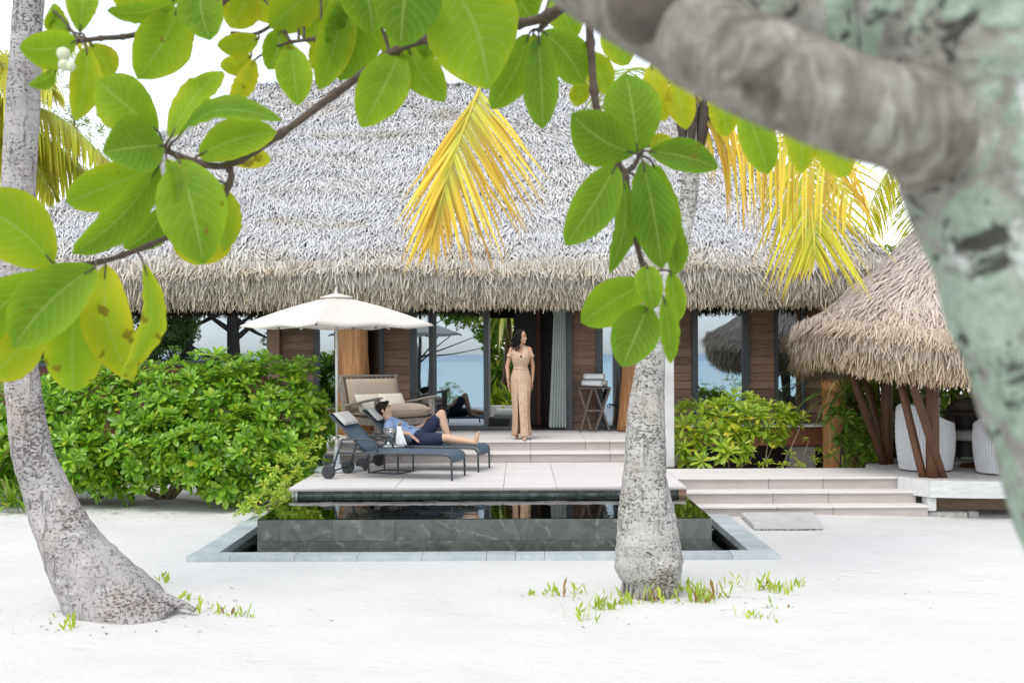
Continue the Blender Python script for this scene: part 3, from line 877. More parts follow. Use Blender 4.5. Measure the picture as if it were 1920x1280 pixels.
n = 170000
px = rng.uniform(XL, XR, n); py = YF + (YR + 0.5 - YF) * rng.uniform(0, 1, n)
tt = roof_t(px, py)
ok = (tt > 0.0)
pts = np.stack([px, py], -1)[ok]
def age_main(x, y, z):
    a = np.clip(1.0 - (z - ZE + 0.02 + 0.10 * np.sin(x * 1.7) + 0.07 * np.sin(x * 4.1 + 1)) / 0.50, 0, 1)
    return np.clip(a * 0.85 + rng.normal(0, 0.15, len(x)), 0, 1)
thatch_on(roof_z, pts, 0.20, 0.018, age_main, VO, "thatch", M_THATCH, roof)

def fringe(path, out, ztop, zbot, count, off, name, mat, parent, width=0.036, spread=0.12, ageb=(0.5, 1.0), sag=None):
    """Strands hanging down along an eave: path(s) -> xy, out(s) -> outward xy."""
    s = rng.uniform(0, 1, count)
    XY = path(s); O = out(s)
    lev = rng.uniform(0, 1, count) ** 0.8
    L = rng.uniform(0.22, 0.42, count)
    zb = zbot(s) if callable(zbot) else zbot
    zt = ztop(s) if callable(ztop) else ztop
    z0 = zb + L * 0.92 + lev * np.maximum(zt - zb - L * 0.75, 0.05) + rng.normal(0, 0.012, count)
    o3 = np.stack([O[:, 0], O[:, 1], np.zeros(count)], -1)
    tn = np.stack([-O[:, 1], O[:, 0], np.zeros(count)], -1)
    P = np.stack([XY[:, 0], XY[:, 1], z0], -1) + o3 * (rng.uniform(-0.07, 0.07, count) - 0.12 * (1 - lev))[:, None]
    yaw = rng.normal(0, 0.17, count) + 0.22 * np.sin(s * 90 + 3 * lev)
    tilt = rng.normal(spread * 0.7, spread, count)
    Dr = unit(np.stack([np.zeros(count), np.zeros(count), -np.ones(count)], -1) + tn * np.tan(yaw)[:, None] + o3 * tilt[:, None])
    N = unit(o3 - Dr * (o3 * Dr).sum(-1, keepdims=True))
    V, Fq, r, a = strips(P, Dr, N, L, width * rng.uniform(0.7, 1.3, count), rng.uniform(0, 0.03, count), rng.uniform(-0.06, 0.06, count),
                         rng.normal(0, 0.05, count), rng.uniform(0, 1, count),
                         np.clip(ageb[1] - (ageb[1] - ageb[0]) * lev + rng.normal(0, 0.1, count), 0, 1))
    return tag(link(name, mesh_np(name, V - np.array(off), Fq, mat, {"rnd": r, "age": a}), parent), kind="stuff")
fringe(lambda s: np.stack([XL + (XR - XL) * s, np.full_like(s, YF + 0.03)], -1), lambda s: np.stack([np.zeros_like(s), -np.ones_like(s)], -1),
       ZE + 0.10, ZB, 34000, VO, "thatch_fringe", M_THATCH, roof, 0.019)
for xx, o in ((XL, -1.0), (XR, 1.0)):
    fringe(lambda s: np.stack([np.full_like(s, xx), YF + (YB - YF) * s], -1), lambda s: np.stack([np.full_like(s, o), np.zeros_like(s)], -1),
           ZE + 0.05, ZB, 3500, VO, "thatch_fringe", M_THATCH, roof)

# facade pieces, given by photo columns on the facade plane
def FX(px, D=FY): return W(px, 660, D).x
def FZ(py, D=FY): return W(975, py, D).z
ZTOP = 3.25
def vboards(pxa, pxb, z0=ZT, y=FY, h=0.1335):
    a, b = FX(pxa), FX(pxb)
    m = None
    z = z0
    while z < ZTOP - 0.05:
        if m is None:
            q = MB()
            V = [(a, 0, 0), (b, 0, 0), (b, 0.022, h - 0.006), (a, 0.022, h - 0.006), (a, 0.05, 0), (b, 0.05, 0), (b, 0.05, h - 0.006), (a, 0.05, h - 0.006)]
            V = [(v[0] - (a + b) / 2, v[1], v[2]) for v in V]
            q.add(V, [(0, 1, 2, 3), (5, 4, 7, 6), (4, 0, 3, 7), (1, 5, 6, 2), (3, 2, 6, 7), (4, 5, 1, 0)])
            m = q.mesh("wall_board", M_BOARD)
        link("wall_board", m, villa, ((a + b) / 2 - VO.x, y - VO.y, z - VO.z))
        z += h
for a, b in ((528, 590), (720, 768), (1074, 1118), (1176, 1298), (1404, 1452), (1509, 1556)):
    vboards(a, b)
for a, b in ((505, 592), (718, 770), (1072, 1120), (1170, 1300), (1402, 1454), (1507, 1620)):   # backing behind the boards
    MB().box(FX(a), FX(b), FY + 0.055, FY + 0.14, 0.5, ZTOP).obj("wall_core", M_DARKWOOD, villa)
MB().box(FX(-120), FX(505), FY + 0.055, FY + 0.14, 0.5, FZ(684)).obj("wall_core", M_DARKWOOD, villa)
MB().box(FX(505), FX(527), FY - 0.14, FY + 0.05, 0.5, ZTOP, None, 0.006).obj("corner_post", M_BOARD, villa)
for k in range(6):
    z0 = 0.62 + k * 0.2
    board_piece("wall_board", villa, FX(-100), FX(504), FY, FY + 0.05, z0, z0 + 0.194, M_REDBEAM)

def window(pxa, pxb, z0, z1, fl=8, fr=8, name="window", y=FY, sill=0.07, glass=M_GLASS, mull=()):
    """Framed pane: fl, fr frame widths in photo pixels."""
    a, b = FX(pxa), FX(pxb)
    k = FY / F
    mb = MB()
    y0, y1 = y - 0.06, y + 0.06
    mb.box(a, a + fl * k, y0, y1, z0, z1); mb.box(b - fr * k, b, y0, y1, z0, z1)
    mb.box(a + fl * k, b - fr * k, y0 + 0.002, y1, z0, z0 + sill); mb.box(a + fl * k, b - fr * k, y0 + 0.002, y1, z1 - 0.06, z1)
    for q in mull: mb.box(FX(q) - 0.03, FX(q) + 0.03, y0 + 0.004, y1, z0 + sill, z1 - 0.06)
    w = mb.obj(name, M_FRAME, villa)
    MB().box(a + fl * k, b - fr * k, y + 0.004, y + 0.016, z0 + sill, z1 - 0.06).obj("pane", glass, w)
    return w
window(-130, 190, FZ(683), ZTOP, 6, 8)
window(190, 505, FZ(683), ZTOP, 6, 3, sill=0.085)
window(589, 640, 1.12, ZTOP, 10, 12)
window(680, 720, FZ(708), ZTOP, 9, 8)
window(768, 813, ZT, ZTOP, 13, 9, "sliding_door", FY + 0.07, 0.075)
window(812, 916, ZT, ZTOP, 7, 9, "sliding_door", FY - 0.07, 0.085)
MB().box(FX(1060), FX(1073), FY - 0.09, FY + 0.06, ZT, ZTOP).obj("door_jamb", M_FRAME, villa)
MB().box(FX(770), FX(1072), FY - 0.10, FY + 0.1, ZT, ZT + 0.012).obj("door_track", M_FRAME, villa)
window(1118, 1169, ZT, ZTOP, 12, 9, "window")
window(1297, 1404, FZ(800), ZTOP, 11, 12)
window(1452, 1509, FZ(800), ZTOP, 6, 5)
# floor beam and crawl space
MB().box(FX(1180), FX(1660), FY - 0.45, FY - 0.33, 0.50, 0.80, None, 0.005).obj("floor_beam", M_REDBEAM, villa)
MB().box(FX(1180), FX(1660), FY - 0.5, FY - 0.02, 0.801, 0.83, None, 0.004).obj("ledge_board", M_FASCIA, villa)
MB().box(FX(-120), FX(600), FY - 0.14, FY - 0.02, 0.50, 0.74, None, 0.005).obj("floor_beam", M_REDBEAM, villa)
MB().box(FX(585), FX(718), FY - 0.1, FY - 0.002, 0.74, 1.10, None, 0.004).obj("panel_board", M_REDBEAM, villa)
MB().box(FX(588), FX(640), FY - 0.14, FY - 0.062, 1.102, 1.125).obj("window_sill", M_FASCIA, villa)
MB().box(FX(1170), FX(1650), FY + 0.5, FY + 0.6, -0.1, 0.8).obj("crawl_wall", M_DARKWOOD, villa)
MB().box(FX(-130), FX(600), FY + 0.5, FY + 0.6, -0.1, 0.6).obj("crawl_wall", M_DARKWOOD, villa)
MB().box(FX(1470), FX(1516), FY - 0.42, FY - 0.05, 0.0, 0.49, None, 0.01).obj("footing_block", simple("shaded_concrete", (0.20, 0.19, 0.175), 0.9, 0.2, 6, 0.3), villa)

def log(name, pxc, D, r, z0, z1, flare=0.1, seed=0, lean=0.0):
    c = W(pxc, 700, D)
    pts, rad = [], []
    for i in range(22):
        t = i / 21
        pts.append((c.x + lean * t + 0.02 * math.sin(t * 5 + seed), D + 0.015 * math.cos(t * 4 + seed), z0 + (z1 - z0) * t))
        rad.append(r * (1 + flare * math.exp(-t * 9)))
    def jit(p, a, i):
        return 1 + 0.07 * noise.noise(Vector((math.cos(a) * 1.4 + seed, math.sin(a) * 1.4, p.z * 0.9))) + 0.03 * noise.noise(Vector((math.cos(a) * 5, math.sin(a) * 5 + seed, p.z * 2.5)))
    return MB().tube(pts, rad, 26, True, True, jit).obj(name, M_LOG, villa)
log("log_column", 661, 18.55, 0.245, ZT, 3.3, 0.06, 1, 0.02)
log("log_column", 1185, 18.95, 0.19, ZT, 3.3, 0.22, 5, 0.04)
log("log_column", 1570, 18.55, 0.215, 0.0, 3.3, 0.05, 9, -0.03)

# interior seen through the glass and the open door
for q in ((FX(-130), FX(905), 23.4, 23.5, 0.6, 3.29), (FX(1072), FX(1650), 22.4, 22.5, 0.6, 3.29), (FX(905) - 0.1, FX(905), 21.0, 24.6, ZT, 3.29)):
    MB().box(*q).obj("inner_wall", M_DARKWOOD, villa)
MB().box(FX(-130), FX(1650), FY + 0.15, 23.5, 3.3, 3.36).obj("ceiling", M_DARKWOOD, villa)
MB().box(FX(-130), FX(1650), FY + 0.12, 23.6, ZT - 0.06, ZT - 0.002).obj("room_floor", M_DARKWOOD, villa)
xa = W(964, 660, 21.0).x
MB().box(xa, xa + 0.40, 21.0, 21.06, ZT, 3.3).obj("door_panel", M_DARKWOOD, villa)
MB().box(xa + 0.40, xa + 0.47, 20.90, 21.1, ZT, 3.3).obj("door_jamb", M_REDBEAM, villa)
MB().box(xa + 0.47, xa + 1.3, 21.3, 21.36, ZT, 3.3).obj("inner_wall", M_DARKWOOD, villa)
dp = [o for o in villa.children if o.name.startswith("door_panel")][0]
mb = MB()
hx = W(1000, 690, 20.9)
mb.tube([(hx.x, 21.0, hx.z), (hx.x, 20.93, hx.z), (hx.x - 0.10, 20.93, hx.z)], 0.011, 8)
mb.lathe([(0.028, 0), (0.028, 0.012)], (0, 0, 0), 14, True, Matrix.Translation((hx.x, 20.995, hx.z)) @ Matrix.Rotation(math.pi / 2, 4, 'X'))
mb.obj("handle", M_STEEL, dp)
# passage to the rear garden: pale floor, low bench, dark mat
pl, pr = W(912, 660, 24).x - 0.35, xa - 0.02
MB().box(FX(914), pr + 0.1, FY + 0.11, 27.0, ZT - 0.0015, ZT + 0.004).obj("passage_floor", M_GREYFLOOR, villa)
MB().box(-1.3, 0.3, 27.0, 27.25, 0.2, ZT + 0.07, None, 0.015).obj("passage_kerb", M_CONC, villa)
mat_ = thing("door_mat", "dark mat on the pale passage floor behind the woman", "mat", (-0.45, 21.4, ZT + 0.004))
MB().box(-0.75, -0.20, 20.4, 22.5, ZT + 0.0045, ZT + 0.02, None, 0.004).obj("mat_sheet", M_MAT, mat_)

def curtain(name, label, pxa, pxb, D, z0, z1, folds, amp, spread=0.0, group=None):
    a, b = W(pxa, 660, D).x, W(pxb, 660, D).x
    n, m = 120, 14
    V, Fq = [], []
    for j in range(m):
        t = j / (m - 1)
        for i in range(n):
            u = i / (n - 1)
            xx = b - (b - a) * (1 - u) * (1 + spread * (1 - t) ** 1.3) if spread > 0 else a + (b - a) * u
            V.append((xx, D + amp * (0.6 + 0.4 * (1 - t)) * math.sin(u * folds * 2 * math.pi + 0.8 * math.sin(t * 2)), z0 + (z1 - z0) * t + 0.012 * math.sin(u * folds * 2 * math.pi) * (1 - t)))
    Fq = [(j * n + i, j * n + i + 1, (j + 1) * n + i + 1, (j + 1) * n + i) for j in range(m - 1) for i in range(n - 1)]
    loc = ((a + b) / 2, D, z0)
    root = thing(name, label, "curtain", loc, group=group)
    link("curtain_cloth", mesh_np("curtain_cloth", np.array(V) - np.array(loc), Fq, M_CURTAIN, smooth=True), root)
    mb = MB().tube([(a - 0.05, D, z1 + 0.02), (b + 0.05, D, z1 + 0.02)], 0.012, 8)
    mb.obj("curtain_rail", M_FRAME, root)
    return root
curtain("curtain", "pale mint sheer curtain gathered at the open doorway beside the woman", 1040, 1061, FY - 0.13, ZT + 0.05, 3.24, 6, 0.035, 0.55)
curtain("curtain", "grey green curtain behind the glass of the window nearest the gazebo", 1466, 1494, FY + 0.3, ZT + 0.1, 3.24, 6, 0.03)
curtain("curtain", "grey green curtain edge inside the wide window that mirrors the gazebo", 1376, 1391, FY + 0.3, ZT + 0.1, 3.24, 3, 0.03)
# ------------------------------------------------------------------ gazebo
GX, GY = 6.0, 15.7
gz = thing("thatched_gazebo", "small round gazebo with a conical tan thatched roof on a pale platform", "gazebo", (GX, GY, 0))
GO = gz.location
GR, GZE, GZR = 2.26, 2.10, 4.30
def gaz_lift(th):                            # eave rises on the side facing the steps
    d = np.arctan2(np.sin(th - math.radians(196)), np.cos(th - math.radians(196)))
    return 0.22 * np.exp(-(d / 0.5) ** 2)
def gaz_z(x, y):
    dx, dy = x - GX, y - GY
    r = np.hypot(dx, dy); th = np.arctan2(dy, dx)
    t = r / GR
    return GZR - (GZR - GZE) * (t * 1.0) - 0.10 * np.sin(np.clip(t, 0, 1) * math.pi) + gaz_lift(th) * t ** 3 + 0.03 * np.sin(th * 5 + 1) * t
seg, rings = 48, 10
V, Fq = [], []
for j in range(rings + 1):
    r = GR * (0.02 + 0.98 * j / rings)
    for i in range(seg):
        th = 2 * math.pi * i / seg
        x, y = GX + r * math.cos(th), GY + r * math.sin(th)
        V.append((x, y, float(gaz_z(np.array(x), np.array(y))) - 0.06))
for j in range(rings):
    for i in range(seg):
        Fq.append((j * seg + i, j * seg + (i + 1) % seg, (j + 1) * seg + (i + 1) % seg, (j + 1) * seg + i))
b0 = len(V)
for i in range(seg):                         # eave thickness
    th = 2 * math.pi * i / seg
    x, y, z = V[rings * seg + i]
    V.append((GX + (GR - 0.22) * math.cos(th), GY + (GR - 0.22) * math.sin(th), z - 0.32))
for i in range(seg): Fq.append((rings * seg + i, rings * seg + (i + 1) % seg, b0 + (i + 1) % seg, b0 + i))
b1 = len(V)
for i in range(seg):
    th = 2 * math.pi * i / seg
    V.append((GX + 0.1 * math.cos(th), GY + 0.1 * math.sin(th), GZR - 0.45))
for i in range(seg): Fq.append((b0 + i, b0 + (i + 1) % seg, b1 + (i + 1) % seg, b1 + i))
groof = link("roof", mesh_np("roof", np.array(V) - np.array(GO), Fq, M_ROOFBASE, smooth=True), gz)
n = 52000
rr = GR * 0.95 * np.sqrt(rng.uniform(0, 1, n)); th = rng.uniform(0, 2 * math.pi, n)
pts = np.stack([GX + rr * np.cos(th), GY + rr * np.sin(th)], -1)
def age_g(x, y, z):
    r = np.hypot(x - GX, y - GY) / GR
    return np.clip((r - 0.72) * 2.6 + rng.normal(0, 0.15, len(x)), 0, 0.9)
thatch_on(gaz_z, pts, 0.32, 0.0175, age_g, GO, "thatch", M_THATCH_G, groof, 0.20)
def gth(s): return 2 * math.pi * s
fringe(lambda s: np.stack([GX + GR * np.cos(gth(s)), GY + GR * np.sin(gth(s))], -1), lambda s: np.stack([np.cos(gth(s)), np.sin(gth(s))], -1),
       lambda s: GZE + 0.08 + gaz_lift(gth(s)), lambda s: 1.56 + gaz_lift(gth(s)) * 0.9, 24000, GO, "thatch_fringe", M_THATCH_G, groof, 0.019, 0.10, (0.3, 0.95))

# platform: boards, fascia, ground beam
plat = [(4.765, 14.55), (4.98, 14.20), (5.5, 14.10), (6.1, 14.06), (6.8, 14.10), (7.5, 14.3), (8.3, 15.0), (8.4, 16.4), (7.6, 17.3), (6.0, 17.5), (5.0, 16.9), (4.765, 16.2)]
mb = MB().prism(plat, ZD - 0.06, ZD - 0.003)
mb.obj("platform", M_DECK, gz)
fp = [(4.70, 14.60), (4.95, 14.165)] + [tuple(p[:2]) for p in spline([(4.95, 14.165), (5.5, 14.055), (6.1, 14.015), (6.8, 14.055), (7.6, 14.27)], 15)][1:]
mb = MB()
for a, b in zip(fp[:-1], fp[1:]):
    mb.add([(a[0], a[1], 0.245), (b[0], b[1], 0.245), (b[0], b[1] + 0.045, 0.245), (a[0], a[1] + 0.045, 0.245),
            (a[0], a[1], ZD), (b[0], b[1], ZD), (b[0], b[1] + 0.045, ZD), (a[0], a[1] + 0.045, ZD)],
           [(0, 1, 5, 4), (4, 5, 6, 7), (3, 2, 1, 0), (2, 3, 7, 6)])
mb.obj("fascia", M_FASCIA, gz)
MB().box(5.02, 7.6, 14.42, 14.54, 0.06, 0.244, None, 0.006).obj("ground_beam", M_GROUNDBEAM, gz)
MB().box(4.93, 5.03, 14.20, 14.42, 0.075, 0.243, None, 0.01).obj("bracket", M_FASCIA, gz)
MB().box(4.94, 5.42, 14.24, 14.42, -0.03, 0.058, None, 0.015).obj("footing_stone", M_BLOCK, gz)
MB().box(5.46, 5.58, 14.30, 14.42, -0.03, 0.055, None, 0.01).obj("footing_stone", M_BLOCK, gz)
def gpost(x, y, r, top=None, tx=0, ty=0):
    z1 = float(gaz_z(np.array(x + tx), np.array(y + ty))) - 0.12
    n = 8
    pts = [(x + tx * i / (n - 1), y + ty * i / (n - 1), ZD - 0.01 + (z1 - ZD) * i / (n - 1)) for i in range(n)]
    MB().tube(pts, [r * (1 - 0.06 * i / n) for i in range(n)], 14).obj("post", M_POST, gz)
for (x, y) in ((5.10, 14.52), (5.10, 16.32), (6.95, 14.52), (6.95, 16.32)): gpost(x, y, 0.082)
def strut(pa, pb, Da, Db, r=0.052):
    a, b = W(*pa, Da), W(*pb, Db)
    a.z = ZD - 0.01
    d = (b - a); b = b + d * 0.25
    MB().tube([a.lerp(b, i / 5) for i in range(6)], r, 12).obj("strut", M_POST, gz)
strut((1731, 897), (1693, 735), 14.56, 14.75)
strut((1769, 898), (1716, 735), 14.50, 14.25)
strut((1658, 872), (1604, 722), 16.25, 16.05)
strut((1664, 872), (1626, 722), 16.42, 16.75)

def wicker_chair(loc, rz, label, mat=M_WICKER, group="wicker tub chairs in the gazebo"):
    """Tub chair: a curved woven shell rising to the back, with seat and cushion. Faces local +x."""
    root = thing("tub_chair", label, "chair", loc, rz, group)
    n, m = 240, 22
    V, Fq = [], []
    def shell(r, inner):
        out = []
        for j in range(m):
            t = j / (m - 1)
            for i in range(n):
                a = math.radians(52) + (math.radians(308) - math.radians(52)) * i / (n - 1)
                back = 0.5 - 0.5 * math.cos(a)
                h = 0.60 + 0.26 * max(0, back) ** 2.2
                z = 0.02 + (h - 0.02) * t
                w = 0.005 * math.sin(i * math.pi / 3) + 0.003 * (1 if (j + i // 3) % 2 else -1) if not inner else 0
                k = r * (0.90 + 0.10 * math.sin(min(t * 1.3, 1) * math.pi / 2)) + w + 0.012 * math.sin(t * math.pi)
                out.append((0.36 * math.cos(a) * k / 0.36 * 1.0, 0.36 * math.sin(a) * k / 0.36 * 0.98, z))
        return out
    A = shell(0.37, False); B = shell(0.325, True)
    V = A + B; o = len(A)
    for j in range(m - 1):
        for i in range(n - 1):
            p = j * n + i
            Fq.append((p, p + 1, p + n + 1, p + n)); Fq.append((o + p, o + p + n, o + p + n + 1, o + p + 1))
    for i in range(n - 1):
        p = (m - 1) * n + i
        Fq.append((p, p + 1, o + p + 1, o + p))
    for j in range(m - 1):
        for e in (0, n - 1):
            p = j * n + e
            Fq.append((p, p + n, o + p + n, o + p))
    mesh = mesh_np("woven_shell", V, Fq, mat, smooth=False)
    link("woven_shell", mesh, root)
    rim = MB()
    rim.tube([(0.5 * (A[(m - 1) * n + i][0] + B[(m - 1) * n + i][0]), 0.5 * (A[(m - 1) * n + i][1] + B[(m - 1) * n + i][1]), A[(m - 1) * n + i][2]) for i in range(0, n, 3)], 0.028, 8)
    rim.obj("rim", mat, root, False)
    MB().lathe([(0.0, 0.30), (0.30, 0.30), (0.315, 0.34), (0.30, 0.42), (0.2, 0.44), (0, 0.445)], (0.01, 0, 0), 28).obj("seat_cushion", M_PAD, root, False)
    for a in (60, 150, 210, 300):
        MB().tube([(0.30 * math.cos(math.radians(a)), 0.30 * math.sin(math.radians(a)), 0.0), (0.30 * math.cos(math.radians(a)), 0.30 * math.sin(math.radians(a)), 0.32)], 0.016, 8).obj("leg", M_METAL, root, False)
    return root
c1 = W(1744, 884, 15.25)
wicker_chair((c1.x, 15.42, ZD), math.radians(25), "white woven tub chair behind the front gazebo post")
c2 = W(1868, 890, 14.9)
wicker_chair((c2.x + 0.12, 14.95, ZD), math.radians(95), "white woven tub chair half hidden by the lichen covered trunk")
wicker_chair((6.45, 16.75, ZD), math.radians(-105), "dark brown tub chair at the far side of the gazebo table", M_TABLE)
tb = thing("round_table", "dark brown round dining table between the gazebo chairs", "table", (6.25, 15.85, ZD))
MB().lathe([(0.0, 0.70), (0.50, 0.70), (0.53, 0.715), (0.53, 0.74), (0.51, 0.75), (0, 0.75)], (0, 0, 0), 40).obj("table_top", M_TABLE, tb, False)
MB().lathe([(0.30, 0), (0.30, 0.03), (0.10, 0.06), (0.07, 0.35), (0.10, 0.66), (0.22, 0.699)], (0, 0, 0), 24).obj("pedestal", M_POST, tb, False)
bx = thing("serving_box", "small black box on the far edge of the gazebo table", "box", (6.36, 15.72, ZD + 0.75))
MB().box(-0.10, 0.14, -0.08, 0.08, 0, 0.055, None, 0.006).obj("box_body", M_METAL, bx, False)

# ------------------------------------------------------------------ parasol
uc = W(632, 880, 15.7)
um = thing("parasol", "cream canvas parasol open over the two sun loungers", "parasol", (uc.x, 15.7, ZD))
def parasol():
    R, zt, ze = 1.30, 2.335, 1.945
    ang = [math.radians(a) for a in (178, 268, 358, 88)]
    corners = [Vector((R * math.cos(a), R * math.sin(a), ze)) for a in ang]
    top = Vector((0, 0, zt))
    V, Fc = [], []
    n = 12
    for s in range(4):
        a, b = corners[s], corners[(s + 1) % 4]
        base = len(V)
        for j in range(n + 1):
            t = 0.07 + 0.93 * j / n
            for i in range(n + 1):
                u = i / n
                e = a.lerp(b, u)
                mid = 1 - abs(2 * u - 1)
                k = 1 - 0.03 * math.sin(u * math.pi); e = Vector((e.x * k, e.y * k, e.z))
                p = top.lerp(e, t)
                p.z += 0.035 * math.sin(t * math.pi) - 0.035 * t * math.sin(min(mid, 1) * math.pi) ** 2 * 0.8
                V.append(p)
        for j in range(n):
            for i in range(n):
                q = base + j * (n + 1) + i
                Fc.append((q, q + 1, q + n + 2, q + n + 1))
        # hem
        h0 = len(V)
        for i in range(n + 1):
            p = V[base + n * (n + 1) + i]
            V.append(p + Vector((0, 0, -0.022)) - Vector((p.x, p.y, 0)).normalized() * 0.012)
        for i in range(n):
            q = base + n * (n + 1) + i
            Fc.append((q, q + 1, h0 + i + 1, h0 + i))
    MB().add(V, Fc, True).obj("canopy", M_CANOPY, um, False)
    # vent cap
    V, Fc = [], []
    for s in range(4):
        a, b = corners[s] * 0.17, corners[(s + 1) % 4] * 0.17
        a.z = b.z = zt - 0.045 + 0.03
        base = len(V)
        V += [Vector((0, 0, zt + 0.04)), a, b, a + Vector((0, 0, -0.012)), b + Vector((0, 0, -0.012))]
        Fc += [(base, base + 1, base + 2), (base + 1, base + 3, base + 4, base + 2)]
    MB().add(V, Fc).obj("vent_cap", M_CANOPY, um, False)
    MB().tube([(0, 0, 0.04), (0, 0, zt + 0.03)], 0.019, 12).obj("pole", M_POLE, um, False)
    MB().lathe([(0.018, zt + 0.03), (0.022, zt + 0.05), (0.010, zt + 0.075), (0.013, zt + 0.095), (0.0, zt + 0.115)], (0, 0, 0), 12).obj("finial", M_POLE, um, False)
    MB().lathe([(0.36, 0), (0.38, 0.012), (0.375, 0.04), (0.33, 0.06), (0.08, 0.075), (0.045, 0.09), (0.04, 0.32), (0.0, 0.33)], (0, 0, 0), 40).obj("base", M_BASE, um, False)
    MB().lathe([(0.032, 0.30), (0.036, 0.31), (0.036, 0.40), (0.03, 0.42)], (0, 0, 0), 14).obj("clamp", M_POLE, um, False)
    MB().tube([(0.03, 0, 0.36), (0.085, -0.01, 0.36)], 0.012, 8).obj("knob", M_METAL, um, False)
    MB().lathe([(0.03, 1.99), (0.04, 2.0), (0.04, 2.06), (0.03, 2.08)], (0, 0, 0), 14).obj("runner", M_METAL, um, False)
    for k in range(8):
        a = (corners[k // 2] if k % 2 == 0 else (corners[k // 2] + corners[(k // 2 + 1) % 4]) * 0.5 * 0.965)
        e = Vector((a.x, a.y, ze - 0.02 - (0.026 if k % 2 else 0.0)))
        hub = Vector((0, 0, zt - 0.06))
        rib = MB().bar(hub + (e - hub) * 0.02, e, 0.014, 0.02).obj("rib", M_POLE, um, False)
        midp = hub.lerp(e, 0.5) + Vector((0, 0, -0.012))
        MB().bar(Vector((a.x * 0.03, a.y * 0.03, 2.03)), midp, 0.012, 0.016).obj("strut", M_POLE, rib, False)
        MB().lathe([(0.0, -0.02), (0.014, -0.016), (0.016, 0.006), (0, 0.012)], tuple(e), 8).obj("rib_tip", M_METAL, rib, False)
parasol()

